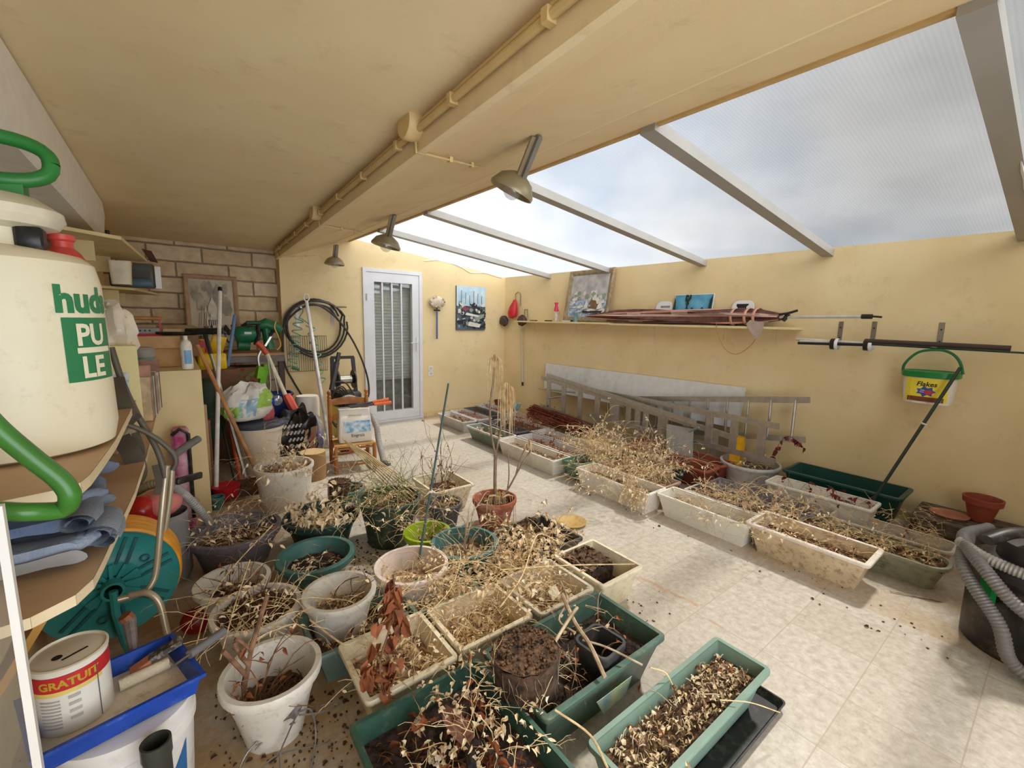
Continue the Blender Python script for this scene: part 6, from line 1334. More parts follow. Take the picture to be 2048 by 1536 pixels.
MB().tube(bez([a, a+Vector((-.03, 0, .03)), a+Vector((-.02, .0, .085)), a+Vector((.02, .0, .085)), a+Vector((.03, .0, .03)), a], 4), .008, 6).build('hang_loop', WHITEPAINT, t)
# lawn edger with steel bent tube and lime grip, cream pole with red sleeve
t = pole('edge_trimmer', 'bent steel tool handle with a lime green clamp before the workbench', 'garden tool', bez([Yp(523, 700, 3.3), Yp(517, 718, 3.3), Yp(524, 755, 3.3), Yp(532, 790, 3.3)], 5), .017, STEEL)
p = Yp(523, 745, 3.28); mb = MB(); mb.obox(TR(p.x, p.y, p.z, .2, 0, .2), (.1, .08, .13)); mb.obox(TR(p.x+.0, p.y, p.z-.1, .2, 0, .2), (.06, .06, .1)); mb.obox(TR(p.x+.06, p.y, p.z+.06, .2, 0, .2), (.08, .04, .04)); mb.build('clamp', mat('lime_clamp', '#7fc42a', .4), t)
t = pole('pruner_pole', 'cream pole with a red grip and red sleeve leaning in front of the workbench', 'pruner', [Yp(532, 705, 3.2), Yp(573, 795, 3.15)], .022, mat('cream_pole', '#e4d8b8', .45))
MB().tube(bez([Yp(513, 685, 3.2), Yp(522, 692, 3.2), Yp(534, 708, 3.2)], 4), .027, 10).build('grip', mat('brick_red_grip', '#c4552f', .5), t)
MB().tube([Yp(573, 790, 3.15), Yp(578, 800, 3.12), Yp(592, 826, 3.1)], [.04, .046, .046], 6).build('sleeve', mat('coral_sleeve', '#d85a46', .5), t)
mb = MB(); mb.tube(bez([Yp(535, 710, 3.15), Yp(541, 760, 3.12), Yp(540, 790, 3.1)], 4), .004, 4); mb.tube(bez([Yp(537, 710, 3.15), Yp(551, 760, 3.12), Yp(556, 788, 3.1)], 4), .004, 4); mb.build('pull_string', mat('white_string', '#ddd6c8', .8), t)
# ------------------------------------------------------------- bins, bags
A, B = Zp(468, 858, .45), Zp(562, 842, .45); c = (A+B)/2; rbin = (B-A).length/2
t = thing('dustbin', 'cream plastic dustbin with a dark lid and bags piled on it', 'dustbin', (c.x, c.y, 0))
MB().lathe([(.001, 0), (rbin*.7, 0), (rbin*.72, .01), (rbin*.95, .41), (rbin, .412), (rbin*1.02, .45), (rbin*.97, .45), (rbin*.93, .40)], TR(c.x, c.y, 0), 36).build('tub', mat('cream_bin', '#ded2bb', .45, var=.06, scale=5), t)
MB().lathe([(rbin*1.03, .445), (rbin*1.05, .47), (rbin*.98, .485), (rbin*.6, .5), (.001, .505)], TR(c.x, c.y, 0), 36).build('lid', mat('slate_blue_lid', '#4a505c', .45), t)
binc = c
def bag(nm, label, cat, c, s, m_, seed, patches=(), noise=.1, cat_parts=None, n=18):
    rr = random.Random(seed); t = thing(nm, label, cat, (c[0], c[1], c[2]-s[2]*.98)); ph = [rr.uniform(0, 6) for _ in range(6)]; sd_ = Vector((seed*3.1, seed*1.7, 0))
    def S(u, v, k=1.0):
        th = PI*v; ph_ = 2*PI*u; q = 1 + noise*(math.sin(3*ph_+ph[0]+4*v) + .6*math.sin(7*ph_+ph[1]+9*v) + .5*math.sin(13*ph_+ph[2]-7*v))
        x = math.sin(th)**.6*math.cos(ph_); y = math.sin(th)**.6*math.sin(ph_); z = -math.cos(th)
        d = Vector((x, y, z)); q *= 1 + .9*noise*sum(abs(mnoise.noise(d*f + sd_))*a for f, a in ((2.2, 1.6), (4.5, 1.1), (9, .7))) - noise*.6
        zz = z*(1+.25*mnoise.noise(Vector((x*2, y*2, seed)))) if z > 0 else max(z, -.82)
        return Vector((c[0]+x*s[0]*q*k + .25*s[0]*max(0, z)*math.sin(ph[3]), c[1]+y*s[1]*q*k, c[2]+zz*s[2]*(q if z > 0 else 1)))
    MB().grid(S, n*2, n).build('bag', m_, t)
    for pn, pm, u0, u1, v0, v1 in patches:
        MB().grid(lambda a_, b_: S(u0+(u1-u0)*a_, v0+(v1-v0)*b_, 1.012), 12, 8).build(pn, pm, t)
    return t
WBAG = mat('white_bag', '#ddd8cd', .4, var=.1, bump=.3, bscale=20)
p = Yp(490, 818, c.y-.05)
bag('fertiliser_bag', 'white and green plastic sack slumped on the bin lid', 'bag', (p.x, p.y, .505+.17), (.2, .13, .18), WBAG, 1, (('green_print', mat('print_lime', '#9cc04f', .45), .55, .72, .3, .5), ('blue_print', mat('print_pale_blue', '#9cc3d8', .45), .7, .82, .3, .62), ('lime_print', mat('print_lime', '#9cc04f', .45), .82, .95, .45, .75)), .09)
p = Yp(522, 803, c.y+.12); bag('blue_bag', 'crumpled bright blue plastic bag on the bin behind the white sack', 'bag', (p.x, p.y, p.z), (.1, .09, .1), mat('bright_blue_bag', '#2546b8', .35, bump=.3, bscale=20), 2, (), .13)
p = Yp(535, 838, c.y-.03); bag('red_sachet', 'small red and clear sachet at the right edge of the bin lid', 'bag', (p.x, p.y, .505+.07), (.06, .05, .09), mat('dull_red_bag', '#b8585a', .45), 3, (('clear_side', CLEAR, .0, .3, .2, .8),), .12)
# blue bin behind
A, B = Yp(532, 790, 3.3), Yp(578, 790, 3.3); cx_ = (A.x+B.x)/2; r_ = (B.x-A.x)/2
t = thing('blue_bin', 'dark blue plastic bin standing behind the cream dustbin', 'bin', (cx_, 3.3, 0))
tub(t, r_+.02, r_, A.z+.02, mat('navy_plastic', '#1d2a63', .35, var=.1), kind='rect', taper=.04, cr=.03)
for o in t.children: pass
p = Yp(553, 800, 3.3-r_-.06); MB().lathe([(.001, 0), (.05, .0), (.055, .03), (.03, .06), (.001, .065)], TR(p.x, p.y, p.z) @ Matrix.Rotation(PI/2, 4, 'X'), 14).build('clear_knob', CLEAR, t)
# black compost bags
BBAG = mat('black_shiny_bag', '#1b1717', .25, var=.3, scale=20, bump=.5, bscale=14)
p = Yp(590, 855, 2.75); t = bag('compost_bag', 'shiny black compost bag with white lettering leaning right of the dustbin', 'bag', (p.x, 2.8, .26), (.2, .14, .27), BBAG, 4, (('printed_picture', mat('bag_picture', '#6f8a4f', .4, scale=18, col2='#b24a4a'), .8, .92, .35, .62),), .1)
mb = MB(); rr = random.Random(4)
for k in range(4):
    z = .42-.07*k
    for q in range(5): 
        x = p.x-.11+.035*q+.02*k; mb.obox(TR(x, 2.8-.158, z, 0, 0, .6), (.018, .002, .04))
mb.build('white_lettering', mat('bag_white', '#b9b4ac', .5), t, smooth=False)
p = Yp(628, 850, 2.9); t = bag('compost_bag', 'black and white printed bag leaning beside the broom handle', 'bag', (p.x, 2.95, .2), (.12, .12, .22), mat('grey_white_bag', '#b8b2ae', .4, col2='#4a4545', scale=7), 5, (('purple_print', mat('purple_print', '#8a7fc0', .4), .7, .85, .4, .65),), .1)
p = Yp(640, 820, 2.95); 
A, B = Yp(590, 795, 3.55), Yp(638, 800, 3.55); cx_ = (A.x+B.x)/2; r_ = (B.x-A.x)/2
t = thing('white_drum', 'plain white plastic drum standing against the back wall behind the black bags', 'drum', (cx_, 3.55, 0))
MB().lathe([(.001, 0), (r_, 0), (r_*1.0, A.z*.5), (r_*.98, A.z-.02), (r_*.9, A.z+.01), (.001, A.z+.015)], TR(cx_, 3.55, 0), 30).build('body', mat('white_drum', '#e6e1d6', .4, var=.05), t)
# turned wooden leg and cut log
b = Zp(580, 900, .0); t = thing('turned_leg', 'pale turned wooden furniture leg standing right of the dustbin', 'wooden leg', b)
MB().lathe([(.001, 0), (.032, 0), (.034, .2), (.036, .22), (.026, .235), (.036, .25), (.03, .27), (.033, .32), (.02, .35), (.024, .36), (.026, .385), (.012, .41), (.001, .412)], TR(b.x, b.y, 0) @ Matrix.Rotation(.06, 4, 'Y'), 20).build('leg', mat('pale_turned_wood', '#d8c09a', .55, var=.08), t)
b = Zp(640, 955, 0); t = thing('log', 'short cut log standing left of the wooden chair', 'log', (b.x-.05, b.y+.02, 0))
MB().lathe([(.11, 0), (.115, .1), (.11, .26)], TR(b.x-.05, b.y+.02, 0), 20, cap0=True).build('bark', mat('log_bark', '#9a7850', .8, scale=8), t)
MB().lathe([(.11, .26), (.06, .263), (.001, .263)], TR(b.x-.05, b.y+.02, 0), 20).build('cut_top', mat('cut_wood', '#cfae7c', .7), t)
# orange and black plastic bag below the chair
p = Zp(715, 915, .0); bag('plastic_bag', 'orange and black plastic bag on the floor beneath the wooden chair', 'bag', (p.x, p.y+.25, .06), (.12, .09, .06), mat('orange_bag', '#e06a3a', .4), 8, (('black_print', BLACKMARK, .45, .7, .3, .7),), .1)
# ------------------------------------------------------------- chair
fl, fr_ = Zp(673, 948, 0), Zp(750, 937, 0); ex = (fr_-fl); ex.z = 0; wch = ex.length; ex.normalize(); ey = Vector((-ex.y, ex.x, 0))
dch = .34; t = thing('wooden_chair', 'low rustic wooden chair with turned posts, holding a paper bag', 'chair', fl + ex*wch/2 + ey*dch/2)
t.location.z = 0; zs_ = .27
def post_(p, h, fin):
    prof = [(.001, 0), (.017, 0), (.019, .02), (.0195, h-.12), (.0195, h-.06)] if fin else [(.001, 0), (.017, 0), (.019, .02), (.019, h), (.001, h)]
    if fin: prof += [(.014, h-.055), (.02, h-.045), (.02, h-.03), (.011, h-.02), (.02, h), (.019, h+.018), (.001, h+.03)]
    return MB().lathe(prof, TR(p.x, p.y, 0), 14)
bl_, br2 = fl+ey*dch, fr_+ey*dch
for p in (fl, fr_): post_(p, zs_+.005, False).build('leg', WOOD2, t)
for p in (bl_, br2): post_(p, .74, True).build('leg', WOOD2, t)
mb = MB(); mb.slab([fl-ex*.01-ey*.01+Vector((0, 0, zs_-.012)), fr_+ex*.01-ey*.01+Vector((0, 0, zs_-.012)), br2-ex*.01+Vector((0, 0, zs_-.012)), bl_+ex*.01+Vector((0, 0, zs_-.012))], (0, 0, .02)); mb.build('seat', mat('rush_seat', '#c79a5c', .8, bump=.4, bscale=90), t, smooth=False)
for z, nm in ((.64, 'backrest_slat'), (.48, 'backrest_slat')):
    mb = MB(); P = [bl_.lerp(br2, q/8) + ey*(.03*math.sin(PI*q/8)) for q in range(9)]
    mb.loft([[q + Vector((0, 0, z-.025-.0*k)), q + Vector((0, 0, z+.03+.02*math.sin(PI*k/8))), q + ey*.012 + Vector((0, 0, z+.03+.02*math.sin(PI*k/8))), q + ey*.012 + Vector((0, 0, z-.025))] for k, q in enumerate(P)], True, True); mb.build(nm, WOOD2, t)
for a, b, z in ((fl, fr_, .07), (fl, bl_, .09), (fr_, br2, .09), (bl_, br2, .1), (fl, fr_, zs_-.03), (fr_, br2, zs_-.03), (fl, bl_, zs_-.03)):
    MB().tube([a+Vector((0, 0, z)), b+Vector((0, 0, z))], .011, 8).build('stretcher', WOOD2, t)
# paper bag with blue print on the seat
cb = fl + ex*(wch*.56) + ey*.15 + Vector((0, 0, zs_+.012)); az = math.atan2(ex.y, ex.x); M = TR(cb.x, cb.y, cb.z, az-.05)
t = thing('fertiliser_box', 'white paper fertiliser bag with a blue picture standing on the wooden chair', 'bag', cb)
w2, d2, h2 = .155, .09, .3
mb = MB(); mb.loft([[M @ Vector((x, y, z)) for x, y in rrect(w2*a, d2*b, .02)] for a, b, z in ((1, 1, 0), (1.03, 1.05, .05), (1.0, 1.0, h2*.65), (.97, .85, h2*.85), (.95, .35, h2), (.95, .3, h2+.02))], True, True); mb.build('bag', mat('white_paper_bag', '#e6dfd0', .6, var=.05, bump=.2, bscale=12), t)
mb = MB(); mb.slab([M @ Vector(p) for p in ((-.11, -d2*1.06-.002, .1), (.145, -d2*1.06-.002, .1), (.14, -d2*1.02-.002, .215), (-.11, -d2*1.02-.002, .215))], M.to_3x3() @ Vector((0, .003, 0))); mb.build('blue_picture', mat('blue_bag_print', '#5f9cc4', .5, scale=20, col2='#dce8ee'), t, smooth=False)
def bagface(y, z): return M @ Vector((y, -d2*1.07-.0025, z))
vs, fs = text_mesh('Engrais', .045, .0003); w_ = max(v.x for v in vs); MB().add([M @ Vector((v.x-w_/2+.02, -d2*1.08-.002, .055+v.y)) for v in vs], fs).build('lettering', mat('grey_print', '#8c8780', .6), t, smooth=False)
mb = MB(); mb.bbox(M @ TR(.0, -d2*.75, h2*.87, 0, .75), (.12, .01, .035), .004); mb.build('carry_flap', mat('cream_flap', '#d9cfae', .6), t)
# loppers on top of the bag
zt = .27+.012+.33; t = thing('loppers', 'long handled loppers with orange grips lying across the paper bag', 'loppers', cb+Vector((0, 0, h2+.03)))
a, b1, b2 = M @ Vector((-.14, -.04, h2+.04)), M @ Vector((.34, -.02, h2+.1)), M @ Vector((.36, -.05, h2+.07))
for e_ in (b1, b2):
    m_ = Vector(a).lerp(e_, .66); MB().tube([Vector(a).lerp(e_, .18), m_], .011, 8).build('handle_tube', mat('dark_grey_tube', '#4a4a4c', .4, .3), t); MB().tube([m_, Vector(e_)], [.015, .018], 10).build('grip', mat('orange_grip', '#e0703a', .5), t)
mb = MB(); M2 = along(a, b1); mb.prism([(-.012, -.05), (.012, -.05), (.02, .0), (.022, .07), (-.022, .07), (-.026, .0)], .006, TR(a.x+.03, a.y, a.z, az) @ Matrix.Rotation(-PI/2, 4, 'Z')); mb.build('blades', STEEL, t)
# grey vacuum hose draped over the chair back
yv = fl.y+.3
P = [Yp(u, v, yv-d) for u, v, d in ((682, 806, -.1), (695, 795, -.05), (715, 800, 0), (735, 815, .05), (752, 850, .1), (758, 880, .12), (762, 910, .15))]
P = [Yp(684, 800, 2.62), Yp(698, 795, 2.62), Yp(716, 802, 2.6), Yp(736, 822, 2.55), Yp(752, 850, 2.48), Yp(757, 880, 2.42), Zp(768, 925, .03)]
pp, rr_ = ribbed(P, .03, pitch=.016); t = thing('vacuum_hose', 'grey ribbed vacuum hose draped over the wooden chair back down to the floor', 'hose', P[-1])
MB().tube(pp, rr_, 12).build('hose', mat('mid_grey_hose', '#a3a09b', .45, var=.08), t); MB().tube([P[-1], P[-1]+Vector((.02, -.03, -.02)), P[-1]+Vector((.03, -.05, -.024))], .034, 12).build('end_cuff', mat('hose_cuff', '#5c5a57', .5), t)
# pressure washer
a = Yp(690, 830, 3.35); cx_ = a.x+.03; t = thing('pressure_washer', 'black and yellow pressure washer with a hose drum behind the wooden chair', 'pressure washer', (cx_, 3.4, 0))
mb = MB(); mb.bbox(TR(cx_, 3.4, .24, .15), (.3, .28, .42), .04); mb.build('base', mat('washer_yellow', '#e6c224', .4, var=.05), t)
mb = MB(); mb.bbox(TR(cx_, 3.38, .52, .15), (.3, .26, .18), .03); mb.bbox(TR(cx_+.02, 3.27, .47, .15), (.24, .06, .1), .02); mb.build('motor_cover', BLACKPL, t)
mb = MB(); lz = 1.02
for x in (-.15, .14): bar(mb, (cx_+x, 3.42, .5), (cx_+x*.85-.0, 3.46, lz), .04, .035)
bar(mb, (cx_-.14, 3.46, lz), (cx_+.13, 3.46, lz), .035, .035); mb.build('handle_frame', mat('washer_grey', '#35343a', .4), t, smooth=False)
mb = MB(); MD = TR(cx_-.11, 3.36, .76) @ Matrix.Rotation(PI/2, 4, 'Y'); mb.lathe([(.001, 0), (.115, 0), (.115, .015), (.05, .018), (.05, .19), (.115, .192), (.115, .207), (.001, .207)], MD, 24); mb.build('hose_drum', BLACKPL, t)
mb = MB(); mb.lathe([(.052, .03), (.052, .17)], MD, 20); mb.build('drum_core', STEEL, t)
mb = MB(); b = Yp(663, 780, 3.2); e = Yp(678, 705, 3.25); mb.tube([b, b.lerp(e, .75)], .03, 10); mb.tube([b.lerp(e, .75), b.lerp(e, .78), e], [.02, .026, .024], 10); mb.build('spray_gun', mat('gun_dark', '#4d4a47', .4), t)
mb = MB(); rr = random.Random(8)
for k in range(4):
    c = Vector((cx_-.16+.01*k, 3.2-.01*k, .5)); mb.tube([c + Vector((math.cos(q)*.1*(1+.2*k/3), .02*math.sin(2*q), math.sin(q)*(.2+.02*k)-.05)) for q in [2*PI*i/20 for i in range(20)]], .009, 6)
mb.tube(bez([Yp(668, 765, 3.15), Yp(690, 765, 3.12), Yp(705, 785, 3.1), Yp(712, 800, 3.1)], 5), .009, 6); mb.build('cable_loops', CABLE, t)
# ================================================================= left side: partition, shelves, sprayer, reel, paint things
LWOOD = mat('planed_board', '#c9a986', .6, col2='#b08e68', scale=3, dirt='#8a5a34', dscale=12, damt=.12)
LEDGE = mat('board_edge', '#e0cda8', .6, var=.06)
# partition and low cupboard behind it
pb = Zp(425, 1025, 0); py = pb.y
t = thing('cupboard', 'low cream painted cupboard whose end panel faces the room', 'cupboard', (-3.28, 2.6, 0))
MB().box((-3.6, py, 0), (-2.945, py+.022, 1.105)).build('end_panel', CREAMPAINT, t, smooth=False)
MB().box((-3.6, py+.022, 1.08), (-2.945, 3.5, 1.104)).build('top', CREAMPAINT, t, smooth=False)
MB().box((-2.98, py+.022, .04), (-2.96, 3.48, 1.08)).build('front', mat('cupboard_front', '#8a6a48', .6, var=.15), t, smooth=False)
MB().box((-3.6, 3.46, 0), (-2.96, 3.49, 1.08)).build('back_panel', mat('cupboard_front', '#8a6a48', .6), t, smooth=False)
# boards of the near shelf
def board(nm, label, pts, z, th, mats=None):
    P = [Vector((p.x, p.y, z)) for p in pts]; t = thing(nm, label, 'shelf board', sum(P, Vector())/len(P))
    c = sum(P, Vector())/len(P)
    MB().slab([Vector((p.x, p.y, z-th)) for p in P], (0, 0, th*.999)).build('board', LWOOD, t, smooth=False)
    e = MB()
    for a, b in zip(P, P[1:]+P[:1]):
        n_ = (b-a).cross(Vector((0, 0, 1))); 
        if n_.dot((a+b)/2-c) < 0: n_ = -n_
        n_ = n_.normalized()*.0012
        if min(a.x, b.x) < XL+.04 and max(a.x, b.x) < XL+.04: continue
        e.add([a+n_, b+n_, b+n_-Vector((0, 0, th)), a+n_-Vector((0, 0, th))], [(0, 1, 2, 3)])
    e.build('edge_band', LEDGE, t, smooth=False)
    return t
zl = .95; p = [Zp(60, 1235, zl), Zp(150, 1190, zl), Zp(185, 1158, zl), Zp(205, 1120, zl), Zp(240, 1045, zl), Zp(268, 985, zl), Zp(293, 910, zl)]
end = Vector((p[-1].x+.02, 1.8, zl)); low = p + [end, Vector((XL+.02, 1.8, zl)), Vector((XL+.02, p[0].y-.05, zl))]
board('shelf_board', 'wide lower wooden shelf board with a rounded corner, holding the blue cloths', low, zl, .022)
zu = 1.15; p = [Zp(0, 1003, zu), Zp(130, 976, zu), Zp(160, 965, zu), Zp(178, 950, zu), Zp(205, 915, zu), Zp(230, 880, zu)]
up = p + [Vector((p[-1].x+.01, .3, zu)), Vector((XL+.02, .3, zu)), Vector((XL+.02, p[0].y-.02, zu))]
board('shelf_board', 'upper wooden shelf board with a clipped corner under the white sprayer tank', up, zu, .025)
mb = MB(); q = [Zp(65, 1300, .86), Zp(160, 1195, .9), Zp(150, 1215, .8), Zp(55, 1330, .74)]
t = tag(MB().slab([Vector((-3.55, -.6, .5)), Vector((-3.32, -.66, .91)), Vector((-3.3, -.1, .91)), Vector((-3.55, -.1, .5))], (.012, 0, -.012)).build('plank', mat('yellowish_plank', '#a9813e', .6, col2='#8a6024', scale=5), smooth=False), 'yellowish plank leaning under the lower shelf board', 'plank')
# sprayer tank
tc = Vector((-3.425, -.42, zu)); t = thing('garden_sprayer', 'large off-white garden sprayer tank with green lettering on the upper shelf board', 'sprayer', tc)
TANK = mat('ivory_tank', '#e4dbbd', .42, var=.05, scale=3, dirt='#8d7a55', dscale=24, damt=.06)
Rt, Ht = .195, .5
MB().lathe([(.001, .02), (Rt*.8, .0), (Rt*.95, .012), (Rt, .06), (Rt*.985, .2), (Rt*.97, Ht-.07), (Rt*.92, Ht-.02), (Rt*.8, Ht), (.085, Ht+.015), (.08, Ht+.06), (.001, Ht+.06)], TR(*tc), 56).build('tank', TANK, t)
MB().lathe([(.08, Ht+.055), (.12, Ht+.065), (.135, Ht+.085), (.132, Ht+.105), (.09, Ht+.135), (.001, Ht+.14)], TR(*tc), 40).build('lid', mat('ivory_lid', '#ded5bd', .45), t)
GT = mat('sprayer_green', '#2a7a35', .4, var=.1); hc = tc + Vector((-.0, -.0, Ht+.225))
mb = MB(); ring = []
for k in range(33):
    a_ = 2*PI*k/32; c_, s_ = math.cos(a_), math.sin(a_); ring.append(hc + Vector((math.copysign(abs(c_)**.75, c_)*.12, .02*s_, math.copysign(abs(s_)**.8, s_)*.055)))
mb.tube(ring, .017, 10, False); mb.build('handle', GT, t)
mb = MB(); mb.box((tc.x-.07, tc.y-.03, tc.z+Ht+.135), (tc.x+.07, tc.y+.03, tc.z+Ht+.175)); mb.build('handle_base', GT, t, smooth=False)
ncz = Ht-.005
d_ = Vector((.115, .06, 0)); nc = tc + d_ + Vector((0, 0, ncz))
MB().lathe([(.045, 0), (.036, .02), (.022, .035), (.022, .05), (.027, .055), (.027, .068), (.001, .07)], TR(*nc), 18).build('red_cap', mat('coral_red_cap', '#c8483c', .4), t)
nc = tc + Vector((.075, -.05, Ht+.0)); MB().bbox(TR(nc.x, nc.y, nc.z+.03), (.05, .05, .06), .005).build('valve', BLACKPL, t)
nc = tc + Vector((-.13, -.1, Ht-.01)); MB().lathe([(.045, 0), (.045, .03), (.03, .045), (.001, .05)], TR(*nc), 16).build('green_cap', mat('cap_green', '#1d7a3e', .4), t)
def on_tank(ang, z, d=.0012):
    r = (Rt*(1-.015*max(0, z-.06)/.14) if z < .2 else Rt*(.985-.015*(z-.2)/.23)) + d; return tc + Vector((math.cos(ang)*r, math.sin(ang)*r, z))
ca = math.atan2(CAM.y-tc.y, CAM.x-tc.x)
LG = mat('label_green', '#2c7a4c', .5, var=.03)
a0 = ca + .5; wl_ = .8
sil = ca + 1.2
def tank_text(body, size, a_start, z, m_, d, parent, bold=.0012):
    vs, fs = text_mesh(body, size, bold)
    MB().add([on_tank(a_start + v.x/Rt, z + v.y, d + v.z*.2) for v in vs], fs).build('lettering', m_, parent, smooth=False)
tank_text('huds', .088, a0 - .05, .36, LG, .0012, t, .004)
mb = MB(); mb.grid(lambda u, v: on_tank(a0 + .0 + wl_*u, .185 + .16*v), 18, 4); lab = mb.build('green_label', LG, t, smooth=False)
LC = mat('label_cream', '#e6dfc2', .5, var=.02)
tank_text('PU', .075, a0+.14, .277, LC, .0024, t, .002); tank_text('LE', .075, a0+.17, .195, LC, .0024, t, .002)
MB().grid(lambda u, v: on_tank(a0+.14+.6*u, .256+.014*v, .0022), 12, 2).build('label_strip', LC, t, smooth=False)
# green flat hose loop hanging before the boards
yh = -.97
P = [Yp(u, v, yh + d) for u, v, d in ((-60, 800, .0), (0, 862, 0), (70, 920, 0), (120, 960, .0), (140, 992, 0), (125, 1018, .02), (60, 1024, .0), (0, 1022, 0), (-60, 1020, 0))]
t = thing('green_hose', 'translucent green garden hose looping in front of the shelf boards', 'hose', P[5])
MB().tube(bez(P, 8), .0165, 14).build('hose', mat('translucent_green_hose', '#43812f', .3, var=.12, scale=10, trans=.15), t)
# blue cloths stacked between the boards
t = thing('folded_cloths', 'crumpled stack of blue-grey cloths on the lower shelf board', 'cloth', (-3.42, -.66, zl))
CL = mat('blue_grey_cloth', '#8a94a3', .9, col2='#667286', scale=8, bump=.4, bscale=160); CL2 = mat('grey_cloth', '#8b8884', .9, col2='#6d6b6c', scale=8)
rr = random.Random(40)
def cloth_layer(x1, y0, y1, z0, h, m_, seed, nm='cloth_layer'):
    """one folded cloth: a thick sheet with a round nose on the right, wavy along its length"""
    r2 = random.Random(seed); ph = r2.uniform(0, 6); mb = MB(); loops = []; nq = 22
    for q in range(nq+1):
        y = y0 + (y1-y0)*q/nq; w = .018*math.sin(q*.55+ph) + .009*math.sin(q*1.3+ph*2); dz = .012*math.sin(q*.4+ph*1.7) + .006*math.sin(q*1.1+ph)
        xr = x1 + w; ring = []
        for x, z in ((XL+.03, 0), (-3.5, .0), (xr-.06, .004), (xr-.02, -.001)): ring.append((x, z))
        for k in range(7):
            a_ = -PI/2 + PI*k/6; ring.append((xr-.012+math.cos(a_)*h*.55, h/2+math.sin(a_)*h/2))
        for x, z in ((xr-.03, h*.98), (xr-.08, h*.86), (-3.48, h*.95), (XL+.03, h*.8)): ring.append((x, z))
        loops.append([Vector((x + .006*math.sin(z*90+ph), y, z0 + z + dz*(.3 + (x-XL)*2.2))) for x, z in ring])
    mb.loft(loops, True, True); return mb.build(nm, m_, t)
cloth_layer(-3.3, -.8, -.36, zl+.006, .03, CL2, 51)
cloth_layer(-3.285, -.79, -.34, zl+.04, .034, CL, 52)
cloth_layer(-3.305, -.74, -.33, zl+.078, .028, mat('slate_cloth', '#66758f', .9, col2='#4f5c76', scale=8, bump=.4, bscale=160), 53)
cloth_layer(-3.275, -.7, -.3, zl+.108, .034, CL, 54)
for k, (x_, y_, z_, r_) in enumerate(((-3.262, -.755, zl+.062, .026), (-3.25, -.72, zl+.03, .018), (-3.285, -.79, zl+.105, .022))):
    mb = MB(); sp_ = [Vector((x_ + math.cos(a_)*r_*(1-.055*a_)*1.5, y_, z_ + math.sin(a_)*r_*(1-.055*a_))) for a_ in [q*.42 for q in range(24)]]
    mb.loft([[p + Vector((dx, dy, .004*math.sin(k+dy*40))) for p in sp_] for dx, dy in ((0, -.02), (.006, .05), (.0, .12))], closed=False)
    mb.build('rolled_edge', CL, t)
tag(MB().slab([Zp(60, 1122, zl), Zp(108, 1105, zl), Zp(200, 1060, zl), Zp(215, 1050, zl), Zp(205, 1045, zl), Zp(60, 1090, zl)], (0, 0, .004)).build('newspaper', PAPER, smooth=False), 'folded newspaper under the blue-grey cloths', 'newspaper')
# clear acrylic sheet in the foreground
ys_ = -1.05; ex_ = Yp(38, 1270, ys_).x
t = thing('clear_panel', 'clear plastic panel with a white edge in the left foreground', 'panel', (ex_-.13, ys_, 0))
MB().box((XL+.01, ys_, 0), (ex_-.006, ys_+.004, 1.2)).build('sheet', thin_glass('acrylic', (.97,.97,.96), .05, .05, .08), t, smooth=False)
MB().box((ex_-.007, ys_-.004, 0), (ex_+.004, ys_+.01, 1.2)).build('edge_strip', WHITEPAINT, t, smooth=False)
tag(MB().lathe([(.001, 0), (.1, 0), (.12, .34), (.125, .36), (.11, .36), (.1, .02)], TR(-3.5, -.83, 0), 26).build('white_pail', WHITEPL), 'white pail behind the clear plastic panel', 'pail')
# hose reel
rc = Vector((-3.375, .36, .335)); R_ = .235; ax = Vector((.12, -1, .0)).normalized(); MR = along(rc, rc+ax)
t = thing('hose_reel', 'large teal hose reel wound with yellow hose under the shelf', 'hose reel', (rc.x, rc.y, 0))
TE = mat('reel_teal', '#2f8a86', .4, var=.08); TEd = mat('reel_dark_teal', '#1f5c5e', .45, var=.1)
mb = MB(); mb.lathe([(.045, .0), (R_*.45, .004), (R_*.5, -.004), (R_*.95, .0), (R_, .008), (R_, -.008), (R_*.9, -.012), (.04, -.012)], MR, 56); mb.build('front_disc', TE, t)
mb = MB(); mb.lathe([(.04, -.2), (R_*1.0, -.2), (R_*1.03, -.215), (R_, -.22), (.04, -.215)], MR, 48); mb.build('rear_disc', TEd, t)
mb = MB()
for k in range(7):
    a_ = 2*PI*k/7+.3
    for s_ in (-.018, .018):
        Mk = MR @ Matrix.Rotation(a_, 4, 'Z') @ TR(R_*.66, s_, .006); mb.obox(Mk, (R_*.5, .012, .006))
mb.build('slots', TEd, t, smooth=False)
mb = MB()
for k in range(12): mb.obox(MR @ Matrix.Rotation(2*PI*k/12, 4, 'Z') @ TR(R_*.3, 0, .008), (R_*.26, .014, .012))
mb.lathe([(.03, 0), (.04, 0), (.04, .06), (.03, .06)], MR, 24); mb.build('hub', TE, t)
mb = MB()
for k in range(5): mb.lathe([(.018, 0), (.018, .006), (.012, .006), (.012, .0)], MR @ Matrix.Rotation(2*PI*k/5+.65, 4, 'Z') @ TR(R_*.62, 0, .004), 14)
mb.build('bosses', TEd, t)
mb = MB()
for k, z in enumerate((-.035, -.075, -.115, -.155)):
    for r2 in (R_*.86, R_*.98+.004*k): mb.lathe([(r2 + .02*math.cos(q*PI/4), z + .02*math.sin(q*PI/4)) for q in range(9)], MR, 48)
mb.build('yellow_hose', mat('yellow_hose', '#e29a2a', .4, var=.12), t)
mb = MB(); mb.tube([MR @ Vector((0, 0, .05)), MR @ Vector((0, -.1, .05)), MR @ Vector((.02, -.25, .06)), MR @ Vector((.04, -.33, .05))], .016, 8); mb.build('stand', TE, t)
